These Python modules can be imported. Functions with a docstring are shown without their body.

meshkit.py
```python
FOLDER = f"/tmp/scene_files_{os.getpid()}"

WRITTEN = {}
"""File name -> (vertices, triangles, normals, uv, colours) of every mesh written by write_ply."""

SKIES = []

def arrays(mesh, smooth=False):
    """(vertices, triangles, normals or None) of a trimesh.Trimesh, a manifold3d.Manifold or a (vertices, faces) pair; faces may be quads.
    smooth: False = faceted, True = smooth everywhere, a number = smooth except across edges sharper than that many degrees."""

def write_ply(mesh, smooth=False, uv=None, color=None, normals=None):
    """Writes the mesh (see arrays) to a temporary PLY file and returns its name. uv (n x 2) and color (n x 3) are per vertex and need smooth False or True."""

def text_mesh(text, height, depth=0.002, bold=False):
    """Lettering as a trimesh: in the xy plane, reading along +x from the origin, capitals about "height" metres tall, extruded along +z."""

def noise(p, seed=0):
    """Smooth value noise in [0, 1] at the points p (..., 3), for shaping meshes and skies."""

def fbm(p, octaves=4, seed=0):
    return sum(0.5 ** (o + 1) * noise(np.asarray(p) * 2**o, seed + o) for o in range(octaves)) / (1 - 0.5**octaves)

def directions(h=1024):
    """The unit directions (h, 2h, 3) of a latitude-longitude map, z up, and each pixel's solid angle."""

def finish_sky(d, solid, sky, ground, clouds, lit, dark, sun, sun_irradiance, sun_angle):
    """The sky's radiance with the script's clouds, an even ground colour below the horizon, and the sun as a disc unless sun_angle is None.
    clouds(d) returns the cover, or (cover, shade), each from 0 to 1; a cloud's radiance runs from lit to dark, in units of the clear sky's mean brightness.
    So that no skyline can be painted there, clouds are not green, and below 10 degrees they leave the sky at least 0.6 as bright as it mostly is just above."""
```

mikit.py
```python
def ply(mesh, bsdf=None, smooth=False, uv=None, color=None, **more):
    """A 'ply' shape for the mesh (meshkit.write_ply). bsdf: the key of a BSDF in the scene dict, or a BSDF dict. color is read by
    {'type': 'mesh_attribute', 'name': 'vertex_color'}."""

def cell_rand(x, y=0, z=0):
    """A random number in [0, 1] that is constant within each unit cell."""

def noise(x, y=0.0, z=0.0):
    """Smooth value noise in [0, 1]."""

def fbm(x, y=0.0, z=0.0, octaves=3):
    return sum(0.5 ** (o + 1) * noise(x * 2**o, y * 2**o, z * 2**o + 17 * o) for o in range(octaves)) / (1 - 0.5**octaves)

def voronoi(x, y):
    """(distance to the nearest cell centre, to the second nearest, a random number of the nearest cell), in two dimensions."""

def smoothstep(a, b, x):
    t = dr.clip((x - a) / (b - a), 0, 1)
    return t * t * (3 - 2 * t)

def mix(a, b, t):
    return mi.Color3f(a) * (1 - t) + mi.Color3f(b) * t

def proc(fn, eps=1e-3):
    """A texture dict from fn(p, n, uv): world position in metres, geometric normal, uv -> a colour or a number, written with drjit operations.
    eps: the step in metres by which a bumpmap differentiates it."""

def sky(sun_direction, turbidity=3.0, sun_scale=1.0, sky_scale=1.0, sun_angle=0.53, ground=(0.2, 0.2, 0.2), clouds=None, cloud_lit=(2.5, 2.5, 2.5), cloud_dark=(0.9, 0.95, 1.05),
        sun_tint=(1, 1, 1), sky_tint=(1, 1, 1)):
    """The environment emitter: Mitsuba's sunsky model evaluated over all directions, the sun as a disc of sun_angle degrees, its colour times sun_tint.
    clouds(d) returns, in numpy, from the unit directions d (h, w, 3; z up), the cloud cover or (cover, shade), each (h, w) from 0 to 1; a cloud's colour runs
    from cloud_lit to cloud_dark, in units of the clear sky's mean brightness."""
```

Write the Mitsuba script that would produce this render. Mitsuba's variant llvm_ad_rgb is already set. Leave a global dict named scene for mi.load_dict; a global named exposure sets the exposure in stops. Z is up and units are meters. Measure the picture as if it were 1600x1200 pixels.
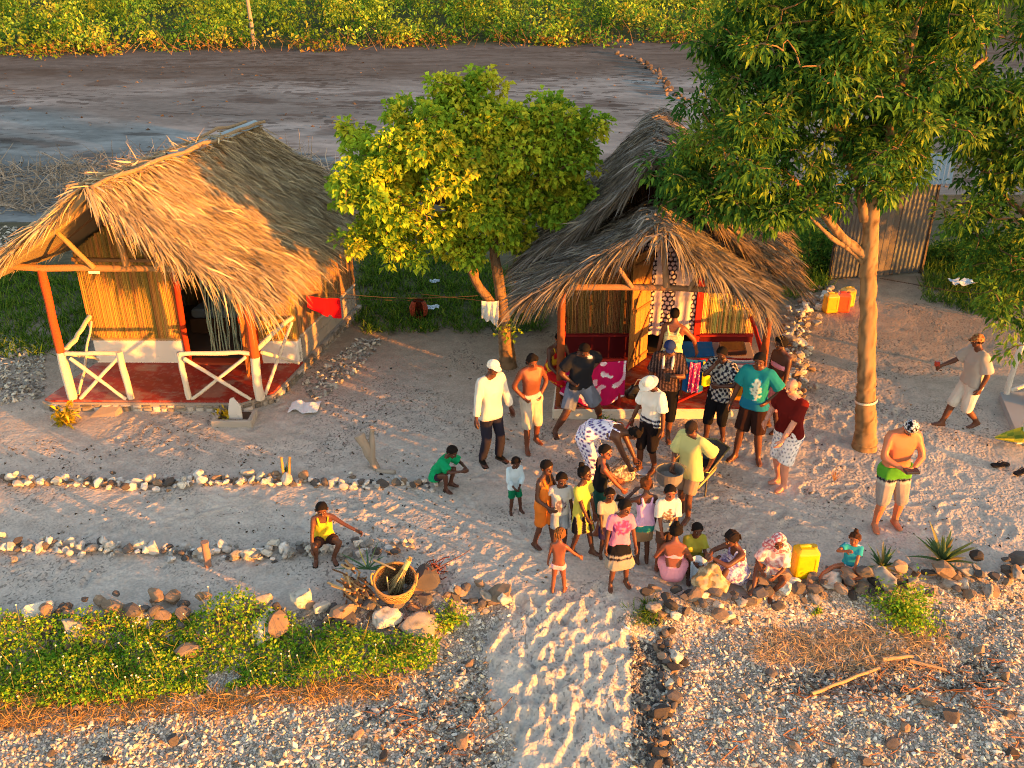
import math
import numpy as np
import trimesh
import drjit as dr
import mitsuba as mi
import manifold3d as m3
from manifold3d import Manifold
import mikit
import meshkit

# ---------------------------------------------------------------- camera, sun and sky, exposure
T = mi.ScalarTransform4f
exposure = 5.12
PITCH = math.radians(27.0)
CAM_H = 7.1
SUN_EL, SUN_AZ = 4.4, 56.0
sun_dir = [math.sin(math.radians(SUN_AZ)) * math.cos(math.radians(SUN_EL)),
           -math.cos(math.radians(SUN_AZ)) * math.cos(math.radians(SUN_EL)), math.sin(math.radians(SUN_EL))]
scene = {'type': 'scene'}
labels = {}
scene['drone_camera'] = {'type': 'perspective', 'fov': 57.1, 'fov_axis': 'x', 'near_clip': 0.1, 'far_clip': 2000.0,
                         'to_world': T().look_at(origin=[0, 0, CAM_H], target=[0, math.cos(PITCH), CAM_H - math.sin(PITCH)], up=[0, 0, 1])}
scene['evening_sky'] = mikit.sky(sun_dir, turbidity=3, sun_scale=0.92, sky_scale=1.0, sun_angle=0.6, sun_tint=(1.0, 0.8, 0.62), sky_tint=(1.04, 0.97, 0.97))

# ---------------------------------------------------------------- helpers
rng = np.random.default_rng(7)
ZUP = np.array([0, 0, 1.0])


def lin(h):
    """'#rrggbb' as linear RGB."""
    c = np.array([int(h[i:i + 2], 16) / 255 for i in (1, 3, 5)])
    return np.where(c < 0.04045, c / 12.92, ((c + 0.055) / 1.055) ** 2.4)


def unit(v):
    v = np.asarray(v, float)
    return v / (np.linalg.norm(v, axis=-1, keepdims=True) + 1e-12)


class MB:
    """Collects vertices, triangles and vertex colours into one mesh."""

    def __init__(self):
        self.v, self.f, self.c, self.n = [], [], [], 0

    def add(self, v, f, c):
        v = np.asarray(v, float).reshape(-1, 3)
        f = np.asarray(f, int)
        if f.shape[1] == 4:
            f = np.vstack([f[:, [0, 1, 2]], f[:, [0, 2, 3]]])
        c = np.broadcast_to(np.asarray(c, float), v.shape)
        self.v.append(v), self.f.append(f + self.n), self.c.append(c)
        self.n += len(v)
        return self

    def get(self):
        return np.vstack(self.v), np.vstack(self.f), np.vstack(self.c)

    def tube(self, p, r, c, sides=7, cap=True, rough=0.0):
        p = np.asarray(p, float)
        r = np.broadcast_to(np.asarray(r, float), (len(p),))
        t = unit(np.gradient(p, axis=0))
        a = np.cross(t, np.where(np.abs(t[:, 2:]) < 0.9, [0, 0, 1.0], [1.0, 0, 0]))
        a = unit(a)
        b = np.cross(t, a)
        an = np.arange(sides) * 2 * np.pi / sides
        rr = r[:, None, None] * (1 + rough * (rng.random((len(p), sides, 1)) - 0.5))
        v = p[:, None] + rr * (np.cos(an)[None, :, None] * a[:, None] + np.sin(an)[None, :, None] * b[:, None])
        i, j = np.meshgrid(np.arange(len(p) - 1), np.arange(sides), indexing='ij')
        q = np.stack([i * sides + j, i * sides + (j + 1) % sides, (i + 1) * sides + (j + 1) % sides, (i + 1) * sides + j], -1).reshape(-1, 4)
        self.add(v.reshape(-1, 3), q, c)
        if cap:
            for k, flip in ((0, True), (len(p) - 1, False)):
                ring = np.vstack([v[k], p[k][None]])
                f = np.stack([np.arange(sides), (np.arange(sides) + 1) % sides, np.full(sides, sides)], 1)
                self.add(ring, f[:, ::-1] if flip else f, c)
        return self

    def box(self, o, ex, ey, ez, c, bevel=0.0):
        """A box with one corner at o and the three edge vectors; bevel shrinks the ends for a chamfer."""
        o, ex, ey, ez = (np.asarray(x, float) for x in (o, ex, ey, ez))
        if bevel:
            L = [np.linalg.norm(x) for x in (ex, ey, ez)]
            cen = o + (ex + ey + ez) / 2
            h = [unit(x) for x in (ex, ey, ez)]
            pts = []
            for s in np.ndindex(2, 2, 2):
                sg = np.array(s) * 2 - 1
                for k in range(3):
                    d = [(L[m] / 2 - (bevel if m != k else 0)) * sg[m] for m in range(3)]
                    pts.append(cen + d[0] * h[0] + d[1] * h[1] + d[2] * h[2])
            m = Manifold.hull_points(np.array(pts)).to_mesh()
            v, f = m.vert_properties[:, :3], m.tri_verts
            return self.add(v[f].reshape(-1, 3), np.arange(3 * len(f)).reshape(-1, 3), c)
        v = np.array([o, o + ex, o + ex + ey, o + ey, o + ez, o + ex + ez, o + ex + ey + ez, o + ey + ez])
        f = np.array([[0, 3, 2, 1], [4, 5, 6, 7], [0, 1, 5, 4], [1, 2, 6, 5], [2, 3, 7, 6], [3, 0, 4, 7]])
        if np.dot(np.cross(ex, ey), ez) < 0:
            f = f[:, ::-1]
        return self.add(v[f].reshape(-1, 3), np.arange(24).reshape(-1, 4), c)


def coded(v, f, c, smooth):
    """A ply whose uv carries the colour: u the hue as three 6-bit numbers (one hue for each triangle), v the brightness."""
    c = np.clip(np.asarray(c, float), 0, 0.95)
    val = np.maximum(c.max(1), 1e-4)
    q = np.round(np.sqrt(c / val[:, None]) * 63).astype(int)
    hue = q[:, 0] * 4096 + q[:, 1] * 64 + q[:, 2]
    n = None
    if smooth:
        cr = np.cross(v[f[:, 1]] - v[f[:, 0]], v[f[:, 2]] - v[f[:, 0]])
        n = np.zeros_like(v)
        for k in range(3):
            np.add.at(n, f[:, k], cr)
        n = np.where(np.linalg.norm(n, axis=1, keepdims=True) > 0, unit(n), ZUP)
    h = hue[f]
    odd = ~((h[:, 0] == h[:, 1]) & (h[:, 1] == h[:, 2]))
    if odd.any():                               # triangles on a colour edge get corners of their own
        fo = f[odd]
        pick = np.where(h[odd][:, 1] == h[odd][:, 2], h[odd][:, 1], h[odd][:, 0])
        new = len(v) + np.arange(3 * len(fo)).reshape(-1, 3)
        f = np.vstack([f[~odd], new])
        v, val, hue = np.vstack([v, v[fo].reshape(-1, 3)]), np.concatenate([val, val[fo].ravel()]), np.concatenate([hue, np.repeat(pick, 3)])
        if n is not None:
            n = np.vstack([n, n[fo].reshape(-1, 3)])
    path = meshkit.write_ply((v, f), False, uv=np.stack([hue.astype(float), val], 1), normals=n)
    return {'type': 'ply', 'filename': path, 'face_normals': n is None}


def put(key, mesh, bsdf, smooth=False, color=None, **more):
    """One entry of the scene: an MB, or (v, f) with a colour."""
    if isinstance(mesh, MB):
        v, f, c = mesh.get()
    else:
        v, f = np.asarray(mesh[0], float), np.asarray(mesh[1], int)
        c = np.broadcast_to(np.asarray(color, float), v.shape)
    scene[key] = {**coded(v, f, c, smooth), 'bsdf': {'type': 'ref', 'id': bsdf}, **more}
    return key


def tag(key, label=None, category=None, group=None, kind=None):
    labels[key] = {k: v for k, v in dict(label=label, category=category, group=group, kind=kind).items() if v}
    return key


used = {}


def num(name):
    """name, then name_001, name_002 ..."""
    n = used.get(name, -1) + 1
    key = name if n == 0 else f'{name}_{n:03d}'
    used[name] = n
    return key if key not in scene else num(name)


def man(m):
    m = m.to_mesh()
    return np.array(m.vert_properties[:, :3], float), np.array(m.tri_verts, int)


def jit(c, amount, n, r=None):
    """n copies of colour c with their brightness varied."""
    r = r or rng
    return np.clip(np.asarray(c)[None] * (1 + amount * (r.random((n, 1)) * 2 - 1)) * (1 + 0.25 * amount * (r.random((n, 3)) * 2 - 1)), 0, 1)


# ---------------------------------------------------------------- materials
def uv_color(p, n, uv):
    """The colour that coded() put into uv."""
    u = dr.round(uv.x)
    r = dr.floor(u / 4096)
    g = dr.floor((u - r * 4096) / 64)
    b = u - r * 4096 - g * 64
    return mi.Color3f(dr.square(r / 63), dr.square(g / 63), dr.square(b / 63)) * uv.y


VC = mikit.proc(uv_color)


def two(b):
    return {'type': 'twosided', 'bsdf': b}


scene['matte'] = two({'type': 'principled', 'base_color': VC, 'roughness': 0.9, 'specular': 0.2})
scene['skin'] = two({'type': 'principled', 'base_color': VC, 'roughness': 0.48, 'specular': 0.4})
scene['cloth'] = two({'type': 'principled', 'base_color': VC, 'roughness': 0.95, 'specular': 0.1, 'sheen': 0.15})
scene['plastic'] = two({'type': 'principled', 'base_color': VC, 'roughness': 0.35, 'specular': 0.5})
scene['metal'] = two({'type': 'principled', 'base_color': VC, 'roughness': 0.45, 'metallic': 0.6})
scene['leafy'] = {'type': 'principledthin', 'base_color': VC, 'roughness': 0.55, 'diff_trans': 0.5, 'spec_trans': 0.0}
scene['straw'] = {'type': 'principledthin', 'base_color': VC, 'roughness': 0.7, 'diff_trans': 0.25, 'spec_trans': 0.0}


def fb(x, y, z=0.0, o=3):
    return mikit.fbm(x, y, z, o)


def sand_color(p, n, uv):
    big = fb(p.x * 0.55, p.y * 0.55)
    fine = mikit.noise(p.x * 55, p.y * 55)
    mid = fb(p.x * 5, p.y * 7)
    c = mikit.mix((0.455, 0.40, 0.35), (0.56, 0.48, 0.405), big)
    c = c * (0.82 + 0.3 * fine) * (0.8 + 0.4 * mid)
    spk = mikit.smoothstep(0.70, 0.78, mikit.noise(p.x * 48, p.y * 36, 3.0)) * mikit.smoothstep(0.42, 0.62, fb(p.x * 1.1, p.y * 1.1, 5.0))
    c = mikit.mix(c, mi.Color3f(0.10, 0.085, 0.075), spk * 0.6)
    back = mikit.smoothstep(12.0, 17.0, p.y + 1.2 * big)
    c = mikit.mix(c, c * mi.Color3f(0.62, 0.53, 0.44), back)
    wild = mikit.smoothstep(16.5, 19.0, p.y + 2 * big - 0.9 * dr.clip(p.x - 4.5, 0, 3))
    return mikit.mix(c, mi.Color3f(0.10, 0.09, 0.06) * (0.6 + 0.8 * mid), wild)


def mud_color(p, n, uv):
    wx, wy = p.x + 3 * fb(p.x * 0.12, p.y * 0.2, 4.0), p.y + 2.2 * fb(p.x * 0.16, p.y * 0.2, 6.0)
    a = fb(wx * 0.10, wy * 0.26, 1.0, 4)
    b = fb(wx * 0.7, wy * 1.9, 2.0, 4)
    g = mikit.noise(p.x * 5, p.y * 9, 3.0)
    streak = mikit.smoothstep(0.46, 0.66, fb(wx * 0.05 + 3, wy * 0.20, 7.0, 5))
    c = mikit.mix((0.112, 0.116, 0.116), (0.172, 0.178, 0.178), a)
    c = mikit.mix(c, mi.Color3f(0.29, 0.302, 0.305), streak * (0.2 + 0.55 * b))
    dark = mikit.smoothstep(0.60, 0.72, fb(wx * 0.4, wy * 1.1, 9.0, 5))
    c = mikit.mix(c, mi.Color3f(0.075, 0.062, 0.055), dark * 0.6)
    fleck = mikit.smoothstep(0.66, 0.75, mikit.noise(p.x * 2.4, p.y * 4.6, 5.0)) * mikit.smoothstep(0.35, 0.6, fb(wx * 0.22, wy * 0.4, 8.0))
    c = mikit.mix(c, mi.Color3f(0.05, 0.045, 0.042), fleck * 0.6)
    far = mikit.smoothstep(45, 55, p.y - 0.14 * p.x + 6 * a)
    c = mikit.mix(c, mi.Color3f(0.085, 0.066, 0.052), far * 0.7)
    c = mikit.mix(c, mi.Color3f(0.06, 0.066, 0.03), mikit.smoothstep(55.5, 58.5, p.y - 0.14 * (p.x + 27) + 2 * b))
    return c * (0.65 + 0.45 * b + 0.25 * g)


def beach_color(p, n, uv):
    d, e, w = mikit.voronoi(p.x * 34, p.y * 30)
    d2, e2, w2 = mikit.voronoi(p.x * 15 + 7, p.y * 14)
    c = mikit.mix((0.20, 0.165, 0.135), (0.55, 0.48, 0.41), w)
    c = mikit.mix(c, mi.Color3f(0.36, 0.29, 0.23), w2 * 0.5)
    return c * (0.45 + 0.75 * mikit.smoothstep(0.0, 0.35, e - d))


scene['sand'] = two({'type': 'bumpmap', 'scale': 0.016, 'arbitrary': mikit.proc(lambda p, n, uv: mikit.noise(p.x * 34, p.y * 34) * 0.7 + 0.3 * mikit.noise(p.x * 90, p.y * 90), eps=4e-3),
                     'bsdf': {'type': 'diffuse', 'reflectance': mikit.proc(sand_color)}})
scene['mud'] = two({'type': 'diffuse', 'reflectance': mikit.proc(mud_color)})
def worn_red(p, n, uv):
    d = mikit.smoothstep(0.52, 0.68, fb(p.x * 2.3, p.y * 3.1, 2.0, 4)) * 0.55 + mikit.smoothstep(0.6, 0.8, mikit.noise(p.x * 21, p.y * 23)) * 0.25
    return mikit.mix(mi.Color3f(0.235, 0.024, 0.014) * (0.75 + 0.5 * fb(p.x * 5, p.y * 5)), mi.Color3f(0.30, 0.19, 0.14), d)


scene['worn_paint'] = two({'type': 'principled', 'base_color': mikit.proc(worn_red), 'roughness': 0.6, 'specular': 0.3})
scene['gravel'] = two({'type': 'diffuse', 'reflectance': mikit.proc(beach_color)})

# ---------------------------------------------------------------- terrain
EDGE = np.array([[-40, 8.2], [-5.7, 8.15], [-2.9, 8.28], [-0.2, 8.55], [0.3, 8.3], [1.3, 8.25], [1.75, 8.4], [3.3, 8.62], [6.1, 8.95], [40, 9.5]])


def edge_y(x):
    return np.interp(x, EDGE[:, 0], EDGE[:, 1])


def path_mask(x, y):
    """1 on the trodden path that runs down to the sea."""
    xc = 0.52 + 0.02 * (8 - y)
    w = 0.62 + 0.07 * (y - 6)
    d = np.abs(x - xc) + 0.09 * np.sin(y * 3.1) + 0.05 * np.sin(y * 7.7 + x)
    return np.clip((w + 0.10 - d) / 0.2, 0, 1) * np.clip((8.9 - y) / 0.8, 0, 1)


def ground_z(x, y):
    """The lie of the land: a level yard, a short bank, then the beach falling towards the sea."""
    x, y = np.asarray(x, float), np.asarray(y, float)
    t = edge_y(x) - y
    p = path_mask(x, y)
    bank = np.clip((t + 0.1) / 0.55, 0, 1)
    bank = bank * bank * (3 - 2 * bank)
    z = -0.16 * bank * (1 - p) - 0.12 * np.clip((t + 0.6) / 2.0, 0, 1) * p - 0.11 * np.clip(t, 0, 12)
    return np.where(y > 20, z - 0.35 * np.clip((y - 20) / 7, 0, 1), z)


def relief(x, y):
    """Trodden sand: lumps and hollows."""
    P = np.stack([x, y, 0 * x], -1)
    path = path_mask(x, y)
    yard = np.clip((y - edge_y(x)) / 0.4, 0, 1) * np.clip((24 - y) / 6, 0, 1)
    n1 = meshkit.fbm(P * [3.3, 3.6, 1], 3, 3) - 0.5
    n2 = meshkit.fbm(P * [10, 11, 1], 2, 5) - 0.5
    low = meshkit.fbm(P * [0.5, 0.5, 1], 2, 9) - 0.5
    beach = np.clip((edge_y(x) - y) / 0.3, 0, 1) * (1 - path)
    return path * (0.030 * n1 + 0.026 * (0.35 - np.abs(2 * meshkit.fbm(P * [4.5, 5.5, 1], 2, 15) - 1))) + yard * (1 - path) * (0.019 * n1 + 0.012 * n2 + 0.05 * low) + beach * (0.08 * n1 + 0.03 * n2)


xs = np.unique(np.concatenate([-np.geomspace(9, 420, 46), np.arange(-9, -6.2, 0.08), np.arange(-6.2, 6.6, 0.035), np.arange(6.6, 11, 0.07), np.geomspace(11, 420, 44)]))
ys = np.unique(np.concatenate([-np.geomspace(0.5, 420, 26)[::-1], np.arange(-0.4, 5.4, 0.25), np.arange(5.4, 8.0, 0.030), np.arange(8.0, 11.2, 0.026), np.arange(11.2, 15, 0.05), np.arange(15, 22, 0.1), np.geomspace(22, 900, 60)]))
X, Y = np.meshgrid(xs, ys, indexing='ij')
Z = ground_z(X, Y) + relief(X, Y)
for k in range(1000):     # footprints
    on_path = k < 300
    cx, cy = (rng.uniform(-0.4, 1.5), rng.uniform(5.2, 9.2)) if on_path else (rng.uniform(-6, 6.4), rng.uniform(8.7, 13.5))
    if on_path and path_mask(cx, cy) < 0.3:
        continue
    a = rng.normal(math.pi / 2, 0.5 if on_path else 1.2)
    L, W, D = rng.uniform(0.10, 0.15), rng.uniform(0.045, 0.065), rng.uniform(0.012, 0.026) if on_path else rng.uniform(0.006, 0.015)
    i0, i1 = np.searchsorted(xs, [cx - 0.35, cx + 0.35])
    j0, j1 = np.searchsorted(ys, [cy - 0.35, cy + 0.35])
    dx, dy = X[i0:i1, j0:j1] - cx, Y[i0:i1, j0:j1] - cy
    q = ((dx * math.cos(a) + dy * math.sin(a)) / L) ** 2 + ((-dx * math.sin(a) + dy * math.cos(a)) / W) ** 2
    Z[i0:i1, j0:j1] += D * (-np.exp(-(0.8 * q) ** 2) + 0.55 * np.exp(-(np.sqrt(q) - 1.5) ** 2 * 4))
nx, ny = X.shape
idx = np.arange(nx * ny).reshape(nx, ny)
V = np.stack([X, Y, Z], -1).reshape(-1, 3)
quads = np.stack([idx[:-1, :-1], idx[1:, :-1], idx[1:, 1:], idx[:-1, 1:]], -1).reshape(-1, 4)
cen = V[quads].mean(1)
on_path = (path_mask(cen[:, 0], cen[:, 1]) > 0.5) & (cen[:, 1] < edge_y(cen[:, 0]) + 0.1)
is_beach = (cen[:, 1] < edge_y(cen[:, 0])) & ~on_path
is_mud = cen[:, 1] + 1.5 * np.sin(cen[:, 0] * 0.35) > 25.5
is_wild = (np.abs(cen[:, 0]) > 30) & ~is_mud & ~is_beach


def sheet(key, sel, bsdf, label):
    q = quads[sel]
    u, inv = np.unique(q, return_inverse=True)
    f = inv.reshape(-1, 4)
    scene[key] = mikit.ply((V[u], np.vstack([f[:, [0, 1, 2]], f[:, [0, 2, 3]]])), bsdf, smooth=True)
    tag(key, label, 'ground', kind='structure')


sheet('sand_path', on_path, 'sand', 'trodden sandy path running down between the stone borders to the shore')
sheet('beach', is_beach, 'gravel', 'sloping shore ground under the coral rubble')
sheet('mud_flat', is_mud, 'mud', 'bare grey mud flat stretching behind the huts to the scrub')
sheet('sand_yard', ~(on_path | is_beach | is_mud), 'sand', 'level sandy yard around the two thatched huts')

# ---------------------------------------------------------------- thatch and huts


def strips(start, dirs, length, width, lift, droop, col, r, segs=3):
    """Leaf blades as tapered bent strips: start, dirs (n, 3), length, width, lift (n), droop (n): metres that the tip sags."""
    n = len(start)
    side = unit(np.cross(dirs, ZUP + 0.6 * r.normal(size=(n, 3))))
    t = np.linspace(0, 1, segs + 1)
    wid = np.array([0.8, 1.0, 0.8, 0.12])[np.linspace(0, 3, segs + 1).astype(int)]
    p = start[:, None] + dirs[:, None] * (length[:, None] * t)[..., None]
    p[..., 2] += lift[:, None] * np.sin(t * 2.4)[None] - droop[:, None] * t[None] ** 2
    p += (r.normal(size=(n, 1, 3)) * 0.03) * (t ** 2)[None, :, None]
    a = p - side[:, None] * (width[:, None] * wid / 2)[..., None]
    b = p + side[:, None] * (width[:, None] * wid / 2)[..., None]
    v = np.stack([a, b], 2).reshape(n, -1, 3)
    k = np.arange(segs)
    q = np.stack([2 * k, 2 * k + 1, 2 * k + 3, 2 * k + 2], -1)
    f = (np.arange(n)[:, None, None] * v.shape[1] + q[None]).reshape(-1, 4)
    return v.reshape(-1, 3), f, np.repeat(col, v.shape[1], 0)


def thatch(parent, rf, rb, ef, eb, cols, seed, per_m=150, courses=13, fan=0.55, front_out=0.25, sag=0.07, droop_rake=0.22, rake_n=260, back_rake=True):
    """One slope of a palm thatch: ridge front and back, eave front and back. Returns the strips' MB."""
    r = np.random.default_rng(seed)
    rf, rb, ef, eb = (np.asarray(x, float) for x in (rf, rb, ef, eb))
    nrm = unit(np.cross(rb - rf, ef - rf))
    nrm = nrm if nrm[2] > 0 else -nrm

    def S(u, v):
        u, v = u[:, None], v[:, None]
        base = (rf * (1 - u) + rb * u) * (1 - v) + (ef * (1 - u) + eb * u) * v
        bump = 0.09 * (meshkit.fbm(np.hstack([u * 6, v * 5, 0 * u]) + seed, 3) - 0.5)[:, None]
        return base + nrm * (-sag * 4 * v * (1 - v) + bump)
    out = MB()
    along = np.linalg.norm(rb - rf)
    outward = unit(rf - rb)
    for k in range(courses + 1):
        v0 = k / courses * 0.80
        n = int(per_m * along * (1.5 if k >= courses - 1 else 1))
        u = r.random(n)
        v = np.clip(v0 + r.normal(size=n) * 0.03, 0, 1)
        p = S(u, v) + nrm * (0.03 + 0.03 * r.random(n))[:, None]
        down = unit(S(u, np.minimum(v + 0.05, 1.05)) - S(u, v - 0.0))
        w = np.clip(1 - u / 0.30, 0, 1) ** 1.3
        wb = np.clip((u - 0.8) / 0.2, 0, 1) * 0.5
        lateral = r.normal(size=n) * 0.22 + 0.5 * (meshkit.noise(np.stack([u * 9, v * 7, 0 * u], -1), seed) - 0.5)
        d = unit(down + outward[None] * (lateral + fan * w - 0.4 * wb)[:, None] + nrm * (0.05 * r.normal(size=n))[:, None])
        length = r.uniform(0.28, 0.62, n) * (1.0 if k < courses - 2 else r.uniform(0.8, 1.25))
        ragged = np.where(v0 > 0.68, r.uniform(0.02, 0.13, n), 0.015)
        tone = cols[r.integers(0, len(cols), n)] * r.uniform(0.62, 1.25, n)[:, None] * (0.75 + 0.5 * meshkit.fbm(np.stack([u * 8, v * 6, 0 * u], -1), 3, seed + 3))[:, None]
        out.add(*strips(p, d, length, segs=3 if k >= courses - 3 else 2, width=r.uniform(0.009, 0.030, n), lift=np.where(r.random(n) < 0.08, r.uniform(0.05, 0.12, n), r.uniform(0.0, 0.045, n)), droop=ragged, col=tone, r=r))
    for face, m in ((0, rake_n), (1, rake_n // 2 if back_rake else 0)):   # blades hanging over the gable ends
        if not m:
            continue
        v = r.random(m) ** 0.9 * 0.86
        u = np.full(m, 0.0 if face == 0 else 1.0) + (1 if face == 0 else -1) * r.random(m) * 0.03
        p = S(u, v) + nrm * (0.02 * r.random(m))[:, None]
        down = unit(S(u, np.minimum(v + 0.05, 1.05)) - S(u, v))
        o = outward if face == 0 else -outward
        d = unit(down * r.uniform(0.5, 1.0, m)[:, None] + o[None] * r.uniform(0.05, front_out * 2.4, m)[:, None])
        tone = cols[r.integers(0, len(cols), m)] * r.uniform(0.7, 1.35, m)[:, None]
        out.add(*strips(p, d, r.uniform(0.25, 0.60, m), r.uniform(0.014, 0.032, m), r.uniform(0, 0.04, m), r.uniform(0.05, droop_rake * 2, m), tone, r))
    # the bed of old leaves under the blades
    g = np.linspace(0, 1, 15)
    U, Vv = np.meshgrid(g, g, indexing='ij')
    top = S(U.ravel(), Vv.ravel() * 0.9)
    low = top - nrm * 0.10
    i = np.arange(225).reshape(15, 15)
    q = np.stack([i[:-1, :-1], i[1:, :-1], i[1:, 1:], i[:-1, 1:]], -1).reshape(-1, 4)
    rim = np.concatenate([i[:, 0], i[-1, 1:], i[-2::-1, -1], i[0, -2:0:-1]])
    rq = np.stack([rim, np.roll(rim, -1), np.roll(rim, -1) + 225, rim + 225], -1)
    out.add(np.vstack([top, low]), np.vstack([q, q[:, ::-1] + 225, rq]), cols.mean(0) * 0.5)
    return out


def canes(mb, p0, p1, h0, h1, d, col, r, thick=0.02):
    """A wall of upright canes from p0 to p1 (ground points), from height h0 to h1(s); d: outward normal."""
    p0, p1, d = (np.asarray(x, float) for x in (p0, p1, d))
    L = np.linalg.norm(p1 - p0)
    e = (p1 - p0) / L
    s = 0.0
    while s < L - 0.008:
        w = min(r.uniform(0.018, 0.034), L - s)
        c = col * r.uniform(0.55, 1.2) * (1 + 0.15 * r.normal(size=3) * [1, .6, .3])
        base = p0 + e * s + d * r.uniform(-0.006, 0.006)
        hi = h1((s + w / 2) / L) if callable(h1) else h1
        t = thick * r.uniform(0.8, 1.2)
        ring = np.array([base - d * t, base + d * t * 0.2, base + e * w * 0.3 + d * t, base + e * w * 0.7 + d * t, base + e * w * 0.97 + d * t * 0.2, base + e * w * 0.97 - d * t])
        z0, z1 = h0, hi + r.uniform(-0.015, 0.015)
        lean = e * r.normal() * 0.004
        v = np.vstack([ring + ZUP * z0, ring + ZUP * z1 + lean])
        k = np.arange(6)
        side = np.stack([k, (k + 1) % 6, (k + 1) % 6 + 6, k + 6], -1)
        f = np.vstack([side[:, [0, 1, 2]], side[:, [0, 2, 3]], [[6, 7, 8], [6, 8, 9], [6, 9, 10], [6, 10, 11]]])
        mb.add(v[f].reshape(-1, 3), np.arange(3 * len(f)).reshape(-1, 3), c)
        s += w + r.uniform(0, 0.003)
    return mb


def pole(key, a, b, r0, r1, col, r, bsdf='matte', sides=9, bend=0.012, seg=7, split=None):
    """A rough pole; split = (fraction, colour above it)."""
    a, b = np.asarray(a, float), np.asarray(b, float)
    t = np.linspace(0, 1, seg)
    L = np.linalg.norm(b - a)
    off = np.cumsum(r.normal(size=(seg, 3)), 0) * bend * L / 3
    off -= off[0] + (off[-1] - off[0]) * t[:, None]
    p = a + (b - a) * t[:, None] + off
    rad = (r0 + (r1 - r0) * t) * r.uniform(0.9, 1.1, seg)
    mb = MB()
    if split:
        m = int(round(split[0] * (seg - 1)))
        mb.tube(p[:m + 1], rad[:m + 1], col, sides)
        mb.tube(p[m:], rad[m:] * 1.01, split[1], sides)
    else:
        mb.tube(p, rad, col, sides)
    v, f, c = mb.get()
    c = np.clip(c * (0.8 + 0.4 * meshkit.fbm(v * [14, 14, 4], 3))[:, None], 0, 1)
    put(key, (v, f), bsdf, True, c)
    return key


def part(parent, name):
    return num(f'{parent}__{name}')


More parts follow.
